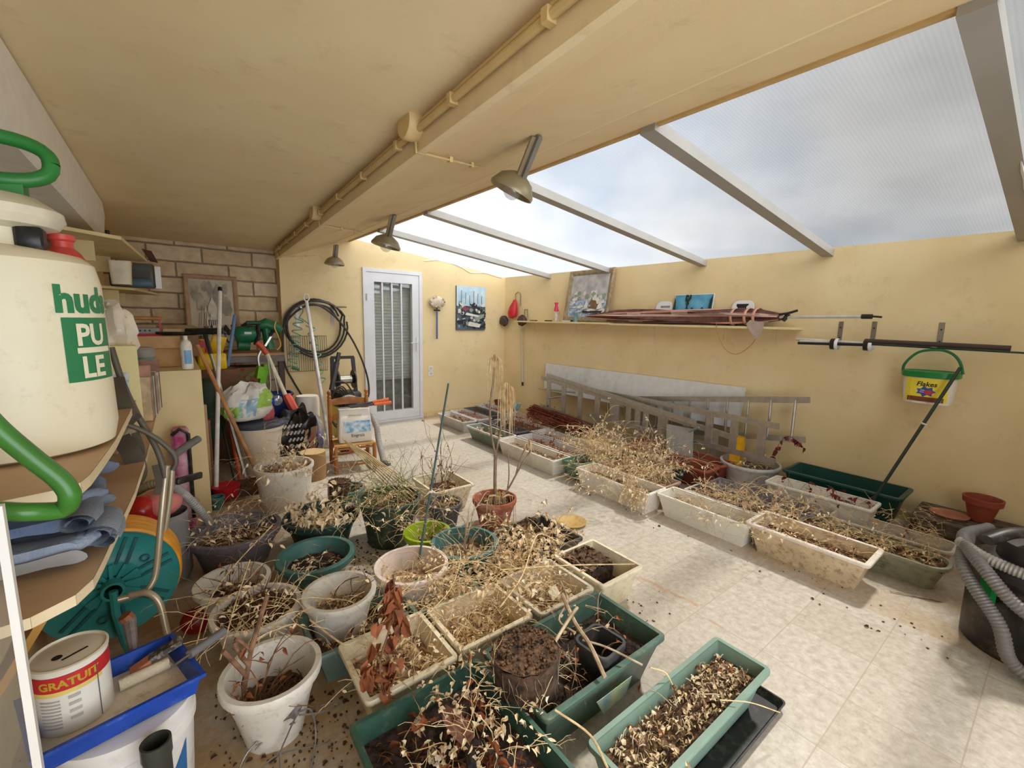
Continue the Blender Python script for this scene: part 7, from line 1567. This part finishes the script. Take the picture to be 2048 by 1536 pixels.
# folding chair frame with straps leaning in front of the reel
FRM = mat('champagne_tube', '#b5a78c', .35, .5, var=.08); DKT = mat('dark_olive_tube', '#5c5446', .5, var=.12); STRP = mat('olive_strap', '#4a4030', .75, var=.15)
yc = .1
t = thing('folding_frame', 'folded garden chair frame of bent tubes and olive straps leaning by the shelf', 'folding frame', Yp(300, 1190, yc))
mb = MB(); mb.tube(bez([Yp(335, 930, yc), Yp(330, 960, yc), Yp(322, 1040, yc-.02), Yp(314, 1130, yc-.03), Yp(305, 1165, yc-.04), Yp(285, 1185, yc-.05), Yp(235, 1200, yc-.06)], 5), .0115, 10); mb.tube(bez([Yp(344, 935, yc+.05), Yp(340, 990, yc+.05), Yp(330, 1060, yc+.05)], 4), .0105, 10)
mb.tube(bez([Yp(260, 1190, yc-.08), Yp(295, 1186, yc-.1), Yp(318, 1205, yc-.12), Yp(330, 1250, yc-.14), Yp(338, 1285, yc-.15)], 5), .012, 10); mb.build('tubes', FRM, t)
mb = MB(); mb.tube(bez([Yp(222, 695, yc+.1), Yp(245, 765, yc+.08), Yp(275, 830, yc+.05), Yp(310, 890, yc+.02), Yp(325, 930, yc), Yp(330, 955, yc)], 5), .011, 10); mb.tube(bez([Yp(232, 850, yc), Yp(262, 852, yc), Yp(310, 875, yc), Yp(345, 905, yc), Yp(352, 925, yc), Yp(345, 940, yc)], 5), .0095, 10); mb.build('dark_tubes', DKT, t)
def strap(pts, w, th=.003):
    P = bez(pts, 5); mb = MB(); loops = []
    for i, p in enumerate(P):
        tg_ = (P[min(i+1, len(P)-1)]-P[max(i-1, 0)]).normalized(); s_ = tg_.cross(Vector((.25, -1, .1))).normalized(); n_ = s_.cross(tg_)
        loops.append([p+s_*w/2, p-s_*w/2, p-s_*w/2+n_*th, p+s_*w/2+n_*th])
    return mb.loft(loops, True, True)
strap([Yp(232, 755, yc+.06), Yp(240, 790, yc+.02), Yp(258, 830, yc), Yp(272, 842, yc+.02)], .05).build('strap', STRP, t, smooth=False)
strap([Yp(240, 875, yc), Yp(262, 905, yc-.04), Yp(275, 945, yc-.05), Yp(262, 968, yc-.02)], .06).build('strap', STRP, t, smooth=False)
strap([Yp(270, 865, yc+.03), Yp(282, 900, yc+.03), Yp(275, 930, yc+.03)], .025).build('strap', STRP, t, smooth=False)
strap([Yp(310, 930, yc-.02), Yp(318, 965, yc-.03), Yp(312, 990, yc-.04)], .022).build('strap', STRP, t, smooth=False)
MB().tube([Yp(345, 912, yc+.1), Yp(372, 893, yc+.18), Yp(396, 878, yc+.25)], .0165, 12).build('padded_grip', mat('grey_foam_grip', '#6a6764', .7), t)
tag(MB().bbox(along(Yp(355, 963, .5), Yp(408, 948, .62)) @ TR(0, 0, .07), (.02, .032, .15), .004).build('black_lever', BLACKPL), 'flat black plastic handle sticking out by the magenta case', 'handle')
# red and pink vacuum, magenta case, ribbed hose
yv = .95; p = Yp(325, 1000, yv)
t = thing('canister_vacuum', 'pink and red canister vacuum cleaner behind the hose reel', 'vacuum cleaner', (p.x, yv, 0))
c = Yp(322, 1005, yv); mb = MB(); mb.ball(c, .1, 20, 12, (1, 1.2, .75)); mb.build('pink_shell', PINKPL, t)
mb = MB(); mb.lathe([(.001, 0), (.1, 0), (.12, .05), (.115, c.z-.06)], TR(c.x, c.y, 0), 24); mb.build('grey_base', GREYPL, t)
c2 = Yp(280, 1020, yv-.05); mb = MB(); mb.ball(c2, .085, 18, 12, (1, 1, .9)); mb.lathe([(.08, 0), (.085, c2.z)], TR(c2.x, c2.y, 0), 20); mb.build('red_shell', mat('glossy_red', '#b5231f', .25), t)
mb = MB(); P, r__ = ribbed([Yp(270, 985, yv+.2), Yp(300, 970, yv+.15), Yp(330, 965, yv+.1)], .025); mb.tube(P, r__, 10); mb.build('yellow_grey_hose', mat('khaki_hose', '#9a9273', .5), t)
P, r__ = ribbed([Yp(345, 970, .9), Yp(365, 985, .95), Yp(395, 1015, 1.0), Yp(422, 1048, 1.05)], .022)
tag(MB().tube(P, r__, 12).build('ribbed_hose', mat('silver_ribbed_hose', '#a3a09c', .4)), 'silver-grey ribbed hose running down to the slate grey bowl', 'hose')
p = Yp(370, 985, 1.6); t = thing('magenta_case', 'upright magenta and black plastic case standing against the cupboard panel', 'case', (p.x, 1.65, 0))
MB().bbox(TR(p.x, 1.68, .36, 0), (.1, .2, .72), .02).build('case', mat('magenta_plastic', '#a8316b', .4, var=.12, col2='#d6b6c0', scale=8), t)
mb = MB(); mb.tube([(p.x+.04, 1.57, .1), (p.x+.045, 1.57, .7), (p.x, 1.57, .74), (p.x-.045, 1.57, .7)], .012, 8); mb.build('trim', BLACKPL, t)
tag(MB().ball(Zp(395, 1240, .06), .07, 14, 10, (1, .8, .9)).build('red_ball', mat('deep_red', '#8d1512', .4)), 'deep red rounded container in the shadow right of the hose reel', 'container')
# paint bucket, tray, paint tin, brush and roller
bc = Vector((-3.275, -.52, 0)); t = thing('paint_bucket', 'big white paint bucket with a blue stripe under the roller tray', 'bucket', bc)
MB().lathe([(.001, 0), (.135, 0), (.14, .02), (.155, .3), (.162, .302), (.162, .325), (.157, .327), (.159, .375), (.165, .377), (.165, .392), (.15, .395), (.001, .39)], TR(*bc), 40).build('bucket', mat('white_bucket', '#ece9e4', .4, var=.05, dirt='#b49474', dscale=6, damt=.25), t)
cab = math.atan2(CAM.y-bc.y, CAM.x-bc.x)
def on_b(ang, z, d=.001): r = .142+.05*(z-.02)*1.0 + d; return bc + Vector((math.cos(ang)*r, math.sin(ang)*r, z))
MB().grid(lambda u, v: on_b(cab+.35+.55*u, .03+.24*v*(1-.5*(1-u))), 12, 6).build('blue_stripe', mat('bucket_blue', '#2f6fae', .45), t)
vs, fs = text_mesh('CO', .07, .001); MB().add([on_b(cab-.12+v.x/.15, .27+v.y*.7, .001) for v in vs], fs).build('lettering', mat('bucket_grey_text', '#6c6d70', .5), t, smooth=False)
zt = .402; q = [Zp(62, 1522, .464), Zp(409, 1346, .464), Zp(345, 1266, .464)]; q.append(q[0] + q[2] - q[1]); q[3].x = max(q[3].x, XL+.05); q[0].x = max(q[0].x, XL+.05); q = [Vector((p.x, p.y, zt)) for p in q]
t = thing('roller_tray', 'blue plastic paint tray standing on the white bucket', 'paint tray', (-3.28, -.43, zt))
mb = MB(); cq = sum(q, Vector())/4
def sc_(k, z): return [cq + (p-cq)*k + Vector((0, 0, z)) for p in q]
mb.loft([sc_(.88, 0), sc_(.95, .05), sc_(1.02, .052), sc_(1.02, .062), sc_(.94, .062), sc_(.87, .006)], True, True); mb.build('tray', BLUEPL, t, smooth=False)
MB().slab(sc_(.875, .008), (0, 0, .003)).build('dried_paint', mat('dried_paint', '#e3d9c6', .6, var=.08, dirt='#7a6446', dscale=24, damt=.3), t, smooth=False)
canc = Vector((-3.374, -.507, zt+.012)); t = thing('paint_tin', 'white paint tin with a red and yellow band standing in the blue tray', 'paint tin', canc)
MB().lathe([(.001, 0), (.076, 0), (.078, .004), (.0775, .175), (.08, .178), (.08, .184)], TR(*canc), 44).build('tin', mat('tin_white', '#e6e2d8', .4, var=.04), t)
MB().lathe([(.08, .18), (.081, .188), (.076, .19), (.073, .183), (.066, .186), (.001, .186)], TR(*canc), 44).build('lid', mat('tin_lid', '#e3dcc8', .35, var=.05), t)
can_a = math.atan2(CAM.y-canc.y, CAM.x-canc.x)
def on_c(ang, z, d=.0008): return canc + Vector((math.cos(ang)*(.078+d), math.sin(ang)*(.078+d), z))
MB().grid(lambda u, v: on_c(can_a-1.1+2.5*u, .128+.042*v), 26, 2).build('red_band', mat('band_red', '#c32a2e', .45), t)
MB().grid(lambda u, v: on_c(can_a-1.1+1.9*u, .116+.012*v, .0009), 20, 1).build('yellow_band', mat('band_yellow', '#e6cf72', .45), t)
vs, fs = text_mesh('GRATUIT', .029, .001); MB().add([on_c(can_a-.86+v.x/.078, .138+v.y, .0016) for v in vs], fs).build('lettering', mat('letter_yellow', '#ecd24a', .45), t, smooth=False)
mb = MB()
for k in range(9): mb.grid(lambda u, v: on_c(can_a-.9+.55*u, .1-.0095*k+.004*v, .0009), 6, 1)
for k in range(4): mb.grid(lambda u, v: on_c(can_a-.15+.3*u, .1-.02*k+.009*v, .0009), 4, 1)
mb.build('small_print', mat('print_grey', '#b5b0a6', .5), t, smooth=False)
MB().grid(lambda u, v: on_c(can_a+.62+.03*u, .005+.165*v, .0018), 2, 4).build('seam', mat('seam_purple', '#6b5560', .4), t, smooth=False)
mb = MB(); c = canc + Vector((-.02, -.015, .1872)); mb.lathe([(.001, .0), (.011, 0)], TR(*c), 14); mb.obox(TR(c.x+.035, c.y-.005, c.z+.0003, .55), (.055, .006, .0006)); mb.build('lid_marks', BLACKMARK, t, smooth=False)
zt2 = zt+.03
a, b = Zp(285, 1345, zt2), Zp(345, 1318, zt2); t = thing('paint_roller', 'cream paint roller sleeve lying in the blue tray', 'paint roller', (a+b)/2)
a = Zp(238, 1372, zt2); b = Zp(338, 1325, zt2); MB().tube([a, b], .017, 14).build('sleeve', mat('roller_fleece', '#e6dac0', .9, bump=.5, bscale=120), t)
MB().tube([b, Zp(350, 1330, zt2+.02), Zp(385, 1305, zt2+.05)], .004, 6).build('rod', STEEL, t); MB().tube([Zp(378, 1310, zt2+.045), Zp(448, 1262, .47)], .0135, 10).build('handle', mat('grey_handle', '#6d6c6c', .5), t)
a = Zp(300, 1318, zt2+.02); b = Zp(362, 1280, zt2+.05); t = thing('paint_brush', 'paint-crusted dark brush lying in the tray beside the roller', 'brush', a)
mb = MB(); bar(mb, Zp(262, 1345, zt2), a, .035, .012); mb.build('bristles', mat('bristle_orange', '#b9785a', .9), t); mb = MB(); bar(mb, a, b, .032, .016); mb.build('handle', mat('crusted_handle', '#3d3a36', .6, dirt='#c9bfae', dscale=60, damt=.6), t)
a = Zp(268, 1310, zt2); b = Yp(258, 1240, a.y+.1); t = thing('putty_knife', 'paint-stained metal filler tool standing in the tray behind the tin', 'filler tool', a)
MB().tube([a, a.lerp(b, .5), b], [.012, .015, .019], 8).build('handle', mat('stained_steel', '#8a827c', .5, .4, dirt='#4a3a2c', dscale=30, damt=.5), t); MB().tube([b, b+Vector((-.01, .0, .02))], .02, 8).build('ferrule', mat('rust_band', '#8a5238', .6), t)
p = Zp(311, 1482, .42); tag(MB().lathe([(.03, 0), (.03, .375), (.033, .38), (.033, .42), (.0275, .42), (.0275, .06), (.001, .05)], TR(p.x, p.y, 0), 24).build('drain_pipe', mat('dark_olive_pipe', '#3d3f38', .4, var=.1)), 'dark upright drain pipe piece in front of the white paint bucket', 'pipe')
# ------------------------------------------------------------- things on the lower board and cupboard
rr = random.Random(71)
zb = zl+.001
mg = []
cols = ['#c9b08c', '#b98b78', '#8e8a78', '#d2c4a2', '#7d6a58', '#c7a18a', '#a8a08c', '#d8cbb0', '#94705a']
y = .86
bk = ['straw yellow', 'dull pink', 'olive grey', 'cream', 'brown', 'peach', 'stone grey', 'ivory', 'rust brown']
for k in range(9):
    h = rr.uniform(.2, .29); th = rr.uniform(.012, .022); lean = .16+.02*k
    t = thing('magazine', 'worn magazine with a %s cover leaning in the row on the lower shelf board' % bk[k], 'magazine', (-3.29, y, zb), 0, 'magazines leaning on the lower shelf board')
    M = TR(-3.3+.004*k, y, zb) @ Matrix.Rotation(-.32+.02*k, 4, 'X') @ TR(0, 0, h/2)
    MB().obox(M, (.19, th, h)).build('pages', PAPER, t, smooth=False)
    mb = MB(); mb.obox(M @ TR(0, -th/2-.001, 0), (.194, .002, h+.004)); mb.obox(M @ TR(.0965, 0, 0), (.002, th+.004, h+.004)); mb.build('cover', mat('mag_cover_%d' % k, cols[k], .7, var=.2, scale=18), t, smooth=False)
    y += th + rr.uniform(.02, .05)
for k in range(4):
    z = zb + .006*k; t = thing('loose_paper', 'flat paper in the low stack on the lower shelf board, %s' % ['lowest of four', 'second from the bottom', 'second from the top', 'topmost of four'][k], 'paper', (-3.37, .35, z), 0, 'flat papers on the lower shelf board')
    MB().obox(TR(-3.37+rr.uniform(-.02, .02), .36+.05*k, z+.003, rr.uniform(-.2, .2)), (.2, .28, .005)).build('sheet', mat('paper_%d' % k, ['#cdbfa2', '#b9a98c', '#d6cbb4', '#a89a86'][k], .8, scale=20), t, smooth=False)
# yellow carton, plastic bag, teal jar at the middle of the board
c = Yp(252, 745, .75); t = thing('yellow_carton', 'pale yellow carton with a grey picture behind the sprayer tank', 'carton', (c.x, .72, zb))
c.x -= .015
hh = Yp(255, 692, .72).z - zb
MB().bbox(TR(c.x-.02, .78, zb+hh/2, .1), (.16, .1, hh), .004).build('carton', mat('pale_yellow_card', '#e0d39a', .7, var=.05), t, smooth=False)
MB().obox(TR(c.x-.02, .726, zb+hh*.5, .1), (.09, .003, hh*.36)).build('picture', mat('grey_picture', '#8c98a0', .6, col2='#d6d8d2', scale=30), t, smooth=False)
c = Yp(240, 665, .85); bag('plastic_bag', 'crumpled milky plastic bag of beige filler on top of the yellow carton', 'bag', (c.x-.035, .84, c.z), (.085, .07, .13), mat('milky_bag', '#dccfb6', .35, var=.12, scale=12, bump=.4, bscale=18), 14, (), .16)
tag(MB().slab([Yp(213, 610, .9), Yp(238, 608, .9), Yp(232, 628, .9), Yp(214, 622, .9)], (0, .004, 0)).build('ochre_card', mat('ochre', '#c08a2e', .7), smooth=False), 'ochre yellow card sticking out behind the plastic bag', 'card')
c = Yp(288, 760, 1.5); r_ = .06; t = thing('teal_jar', 'dull teal lidded jar standing behind the yellow carton', 'jar', (c.x, 1.62, zb)); hz_ = 1.29-zb
MB().lathe([(.001, 0), (r_, 0), (r_, hz_*.8), (r_*.96, hz_*.83)], TR(c.x, 1.62, zb), 24).build('body', mat('dull_teal', '#6d8486', .5, var=.1), t); MB().lathe([(r_*1.05, hz_*.82), (r_*1.08, hz_*.95), (r_*.8, hz_), (.001, hz_+.005)], TR(c.x, 1.62, zb), 24).build('lid', mat('grey_lid', '#9a958c', .5), t)
zc_ = 1.106
def at_top(u, v): return Zp(u, v, zc_)
t = thing('white_bottle', 'white cleaner bottle with a blue label on the cupboard end', 'bottle', (-3.02, 1.95, zc_)); L0 = t.location
MB().lathe([(.001, 0), (.035, 0), (.037, .01), (.037, .17), (.03, .2), (.014, .215), (.014, .245), (.001, .246)], TR(*L0), 22).build('body', WHITEPL, t)
MB().grid(lambda u, v: Vector((L0.x+math.cos(-2.0+1.3*u)*.0378, L0.y+math.sin(-2.0+1.3*u)*.0378, zc_+.04+.1*v)), 10, 2).build('label', mat('label_pale_blue', '#7fb0d6', .5), t)
c = Yp(330, 715, 2.15); t = thing('cardboard_box', 'open brown cardboard box on the cupboard, behind the white bottle', 'box', (-3.2, 2.25, zc_))
MB().bbox(TR(-3.2, 2.25, zc_+.1, .05), (.3, .2, .2), .003).build('box', CARD, t, smooth=False); MB().obox(TR(-3.2, 2.12, zc_+.19, .05, -.25), (.3, .004, .09)).build('flap', mat('card_flap', '#c29a6a', .8), t, smooth=False)
t = thing('tool_caddy', 'red and grey tool caddy with a wooden handle on the cardboard box', 'caddy', (-3.27, 2.75, zc_)); z0 = zc_
MB().bbox(TR(-3.27, 2.75, z0+.14, .05), (.18, .18, .28), .006).build('box', mat('grey_caddy', '#a3a4a8', .5), t, smooth=False)
MB().bbox(TR(-3.27, 2.655, z0+.2, .05), (.2, .02, .07), .004).build('red_front', REDPL, t, smooth=False)
mb = MB(); 
for x in (-.1, .1): bar(mb, (-3.27+x, 2.72, z0+.22), (-3.27+x, 2.72, z0+.38), .012, .03)
mb.build('red_posts', REDPL, t, smooth=False); MB().tube([(-3.38, 2.72, z0+.36), (-3.16, 2.72, z0+.36)], .016, 10).build('wooden_handle', WOOD, t)
mb = MB()
for q in (-.03, 0, .03): mb.lathe([(.001, 0), (.007, 0)], TR(-3.27+q, 2.655-.001, z0+.26) @ Matrix.Rotation(PI/2, 4, 'X'), 8)
mb.build('screw_holes', BLACKMARK, t)
t = thing('flat_box', 'flat beige box tilted on top of the brushes before the stone wall', 'box', (-3.02, 3.1, 1.3))
MB().bbox(TR(-3.04, 3.2, 1.36, .2, .12), (.3, .26, .05), .004).build('box', mat('beige_card', '#cdb691', .7), t, smooth=False)
MB().bbox(TR(-3.06, 3.2, 1.21, .1), (.3, .26, .2), .004).build('lower_box', mat('worn_carton', '#8b6b4c', .8, var=.15), t, smooth=False)
t = thing('hand_brush', 'hand brush with dark bristles and a black handle on the cupboard', 'brush', (-3.1, 2.6, 1.24))
MB().bbox(TR(-3.08, 2.52, 1.29, -.1), (.2, .05, .025), .004).build('back', mat('brush_back', '#8c7d6c', .6), t)
mb = MB(); rb_ = random.Random(3)
for _ in range(220): p = Vector((-3.08+rb_.uniform(-.1, .1), 2.52+rb_.uniform(-.025, .025), 1.28)); mb.tube([p, p+Vector((rb_.uniform(-.01, .01), rb_.uniform(-.012, .012), -.05))], .0012, 3, False)
mb.build('bristles', mat('dark_bristles', '#3a332c', .8), t); MB().tube([(-3.2, 2.52, 1.35), (-2.98, 2.5, 1.35)], .012, 8).build('handle', BLACKPL, t)
# wall shelves high up in the left corner
def hi_shelf(label, z, near, far):
    a, b = Zp(near[0], near[1], z), Zp(far[0], far[1], z); b.y = min(b.y, YS-.05)
    t = thing('corner_shelf', label, 'shelf', ((XL+a.x)/2, (a.y+b.y)/2, z))
    MB().slab([Vector((XL, a.y-.3, z)), Vector((a.x, a.y, z)), Vector((b.x, b.y, z)), Vector((XL, b.y, z))], (0, 0, -.02)).build('board', CREAMPAINT, t, smooth=False)
    for y in (a.y+.2, b.y-.2): MB().box((XL, y-.01, z-.14), (XL+.18, y+.01, z-.02)).build('bracket', CREAMPAINT, t, smooth=False)
    return a, b
a1, b1 = hi_shelf('upper cream corner shelf under the ceiling at the left', 1.965, (242, 473), (294, 519))
a2, b2 = hi_shelf('lower cream corner shelf holding the plastic tub at the left', 1.72, (270, 576), (317, 587))
c = Yp(240, 548, 2.35); t = thing('plastic_tub', 'cream plastic tub on the lower corner shelf', 'tub', (c.x, 2.4, 1.72))
w_ = abs(Yp(264, 548, 2.35).x-Yp(217, 548, 2.35).x)/2
mb = MB(); mb.loft([[Vector((c.x+x*k, 2.45+y*k, 1.721+z)) for x, y in rrect(w_, .08, .02)] for k, z in ((.85, 0), (.97, .15), (1, .15), (1.02, .17))], True, True); mb.build('tub', mat('ivory_tub', '#e3d7b8', .45), t)
c = Yp(262, 525, 2.9); t = thing('mirror_frame', 'dark framed plastic case standing behind the cream tub', 'case', (c.x, 2.95, 1.72))
hz_ = 1.93-1.722
mb = MB(); mb.bbox(TR(c.x, 2.95, 1.722+hz_/2, .0), (.3, .08, hz_), .015); mb.build('case', mat('grey_green_case', '#5c6157', .5), t); MB().obox(TR(c.x+.02, 2.905, 1.722+hz_*.42), (.2, .006, hz_*.6)).build('dark_front', mat('dark_brown_front', '#2c1d16', .4), t, smooth=False); MB().box((c.x+.15, 2.9, 1.722), (c.x+.19, 3.0, 1.722+hz_*.9)).build('white_side', WHITEPAINT, t, smooth=False)
c = Yp(283, 562, 2.7); tag(MB().bbox(TR(c.x+.0, 2.72, 1.722+.03), (.14, .12, .06), .005).build('blue_box', mat('petrol_box', '#4c6472', .5)), 'small petrol blue box on the lower corner shelf beside the cream tub', 'box')
c = Yp(299, 568, 3.2); tag(MB().bbox(TR(c.x, 3.2, 1.722+.07, 0, 0, .15), (.03, .1, .14), .003).build('coral_packet', mat('coral', '#d0785a', .6)), 'coral packet standing at the right end of the lower corner shelf', 'packet')
c = Yp(302, 505, 3.7); mb = MB(); mb.slab([Yp(283, 497, 3.6), Yp(303, 502, 3.6), Yp(316, 525, 3.6), Yp(300, 522, 3.6)], (0, .05, .0)); tag(mb.build('dark_fabric', mat('dark_green_fabric', '#2f3a2c', .8, col2='#6b3a22', scale=10), smooth=False), 'dark green and brown cloth hanging off the upper corner shelf', 'cloth')
c = Yp(213, 462, 1.9); t = thing('shelf_tie', 'small dark clamp on the upper corner shelf below the shutter box', 'clamp', (c.x, 1.95, 1.966)); MB().lathe([(.03, 0), (.028, .012), (.012, .02), (.012, .08), (.001, .08)], TR(c.x, 1.95, 1.966), 12).build('clamp', DKMETAL, t)
# bric-a-brac at the foot of the leaning tools
t = thing('rubble_box', 'low open box of dried bulbs and twigs at the foot of the leaning tools', 'box', (*Zp(480, 985, .0)[:2], 0))
tub(t, .22, .13, .07, mat('worn_crate', '#6b5340', .8, var=.2), kind='rect', taper=.01, lip=.006)
soil(t, .2, .12, .05, 'rect', SOILB, random.Random(2)); dress(t, .19, .11, .055, 'rect', random.Random(3), n=14, h=.1, ms=TWIG, leaves=20, ml=RUST, litter=60, mlit=TWIG)
t = thing('small_pot', 'small sage green pot beside the foot of the white pole', 'pot', (*Zp(434, 1005, .05)[:2], 0)); tub(t, .05, .05, .1, TEALPL, kind='oval', taper=.012, lip=.006)
c = Zp(452, 970, .12); tag(MB().lathe([(.001, 0), (.08, 0), (.1, .08), (.104, .1), (.09, .1), (.02, .09), (.001, .085)], TR(c.x, c.y, 0.02), 22).build('red_lid_tin', REDPL), 'tin with a red rim among the leaning tools', 'tin')

p = Yp(422, 800, 2.7); t = thing('green_sack', 'dark green sack squeezed behind the white pole under the yellow tool case', 'sack', (p.x, 2.9, .35))
bag2 = MB(); r9 = random.Random(9)
bag2.grid(lambda u, v: Vector((p.x + math.sin(PI*v)**.5*math.cos(2*PI*u)*.11*(1+.12*math.sin(6*u*PI+v*9)), 2.9 + math.sin(PI*v)**.5*math.sin(2*PI*u)*.1, .62 - math.cos(PI*v)*.3)), 24, 14); bag2.build('sack', mat('dark_green_sack', '#34452f', .6, var=.25, scale=9, bump=.4, bscale=20), t)
for k, (u, w_, h_, nm, lb, cc) in enumerate(((414, .035, .78, 'wooden_batten', 'narrow pale wooden batten standing upright just right of the cupboard panel', '#b59468'), (420, .03, .62, 'wooden_lath', 'short brown lath standing beside the pale batten behind the poles', '#7d5c40'), (408, .06, .5, 'blue_carton', 'slim blue and white carton standing behind the cupboard edge', '#6f8fae'))):
    p = Yp(u, 900, 2.25+.14*k); tag(MB().bbox(TR(p.x, p.y, h_/2, .1, .03), (w_, .04+.05*(k == 2), h_), .003).build(nm, mat('clutter_%d' % k, cc, .6, scale=14), smooth=False), lb, nm.split('_')[1])
# ================================================================= light, sky, camera
w = bpy.data.worlds.new('sky'); sc.world = w; w.use_nodes = True
nt = w.node_tree; N = nt.nodes; L = nt.links; bg = N['Background']
tc_ = N.new('ShaderNodeTexCoord'); sp_ = N.new('ShaderNodeSeparateXYZ'); L.new(tc_.outputs['Generated'], sp_.inputs['Vector'])
nz = N.new('ShaderNodeTexNoise'); nz.inputs['Scale'].default_value = 2.2; nz.inputs['Detail'].default_value = 6; L.new(tc_.outputs['Generated'], nz.inputs['Vector'])
cr = N.new('ShaderNodeValToRGB'); cr.color_ramp.elements[0].position = .38; cr.color_ramp.elements[0].color = lin('#b4c2d4'); cr.color_ramp.elements[1].position = .62; cr.color_ramp.elements[1].color = lin('#eceae6')
L.new(nz.outputs['Fac'], cr.inputs['Fac'])
hz = N.new('ShaderNodeMapRange'); hz.inputs['From Min'].default_value = -.05; hz.inputs['From Max'].default_value = .75; hz.inputs['To Min'].default_value = 1.9; hz.inputs['To Max'].default_value = 1.0
L.new(sp_.outputs['Z'], hz.inputs['Value'])
mu = N.new('ShaderNodeMixRGB'); mu.blend_type = 'MULTIPLY'; mu.inputs['Fac'].default_value = 1; L.new(cr.outputs['Color'], mu.inputs['Color1']); L.new(hz.outputs[0], mu.inputs['Color2'])
dt = N.new('ShaderNodeVectorMath'); dt.operation = 'DOT_PRODUCT'; dt.inputs[1].default_value = Vector((-.12, -.96, .22)).normalized(); L.new(tc_.outputs['Generated'], dt.inputs[0])
mr = N.new('ShaderNodeMapRange'); mr.inputs['From Min'].default_value = .2; mr.inputs['From Max'].default_value = .9; mr.inputs['To Min'].default_value = 1.0; mr.inputs['To Max'].default_value = 17.0; L.new(dt.outputs['Value'], mr.inputs['Value'])
m3 = N.new('ShaderNodeMixRGB'); m3.blend_type = 'MULTIPLY'; m3.inputs['Fac'].default_value = 1; L.new(mu.outputs['Color'], m3.inputs['Color1']); L.new(mr.outputs[0], m3.inputs['Color2'])
gl_ = N.new('ShaderNodeVectorMath'); gl_.operation = 'DOT_PRODUCT'; gl_.inputs[1].default_value = _ray(760, 400).normalized(); L.new(tc_.outputs['Generated'], gl_.inputs[0])
g2 = N.new('ShaderNodeMapRange'); g2.inputs['From Min'].default_value = .55; g2.inputs['From Max'].default_value = 1.0; g2.inputs['To Min'].default_value = 1.0; g2.inputs['To Max'].default_value = 3.4; g2.interpolation_type = 'SMOOTHSTEP'; L.new(gl_.outputs['Value'], g2.inputs['Value'])
m4 = N.new('ShaderNodeMixRGB'); m4.blend_type = 'MULTIPLY'; m4.inputs['Fac'].default_value = 1; L.new(m3.outputs['Color'], m4.inputs['Color1']); L.new(g2.outputs[0], m4.inputs['Color2'])
L.new(m4.outputs['Color'], bg.inputs['Color']); bg.inputs['Strength'].default_value = SKY_STRENGTH
su = bpy.data.lights.new('sun', 'SUN'); su.energy = SUN_STRENGTH; su.angle = math.radians(5.0); su.color = (1, .96, .9)
so = bpy.data.objects.new('sun', su); COL.objects.link(so); sd = Vector((.5, .06, .86)).normalized()
so.rotation_euler = sd.to_track_quat('Z', 'Y').to_euler(); so.location = sd*12
cam = bpy.data.cameras.new('camera'); co = bpy.data.objects.new('camera', cam); COL.objects.link(co)
cam.sensor_width = 36; cam.sensor_fit = 'HORIZONTAL'; cam.lens = FPX/2048*36; cam.clip_start = .02; cam.clip_end = 200
co.matrix_world = Matrix(((CR.x, CU.x, -CF.x, CAM.x), (CR.y, CU.y, -CF.y, CAM.y), (CR.z, CU.z, -CF.z, CAM.z), (0, 0, 0, 1)))
sc.camera = co
vs_ = sc.view_settings; vs_.view_transform = 'Standard'; vs_.look = 'None'; vs_.gamma = 1; vs_.use_curve_mapping = False; vs_.exposure = EXPOSURE
sc.display_settings.display_device = 'sRGB'
try:
    sc.cycles.max_bounces = 10; sc.cycles.diffuse_bounces = 6; sc.cycles.transparent_max_bounces = 10; sc.cycles.caustics_refractive = False; sc.cycles.caustics_reflective = False
    sc.cycles.use_denoising = True; sc.cycles.sample_clamp_indirect = 6
except Exception: pass
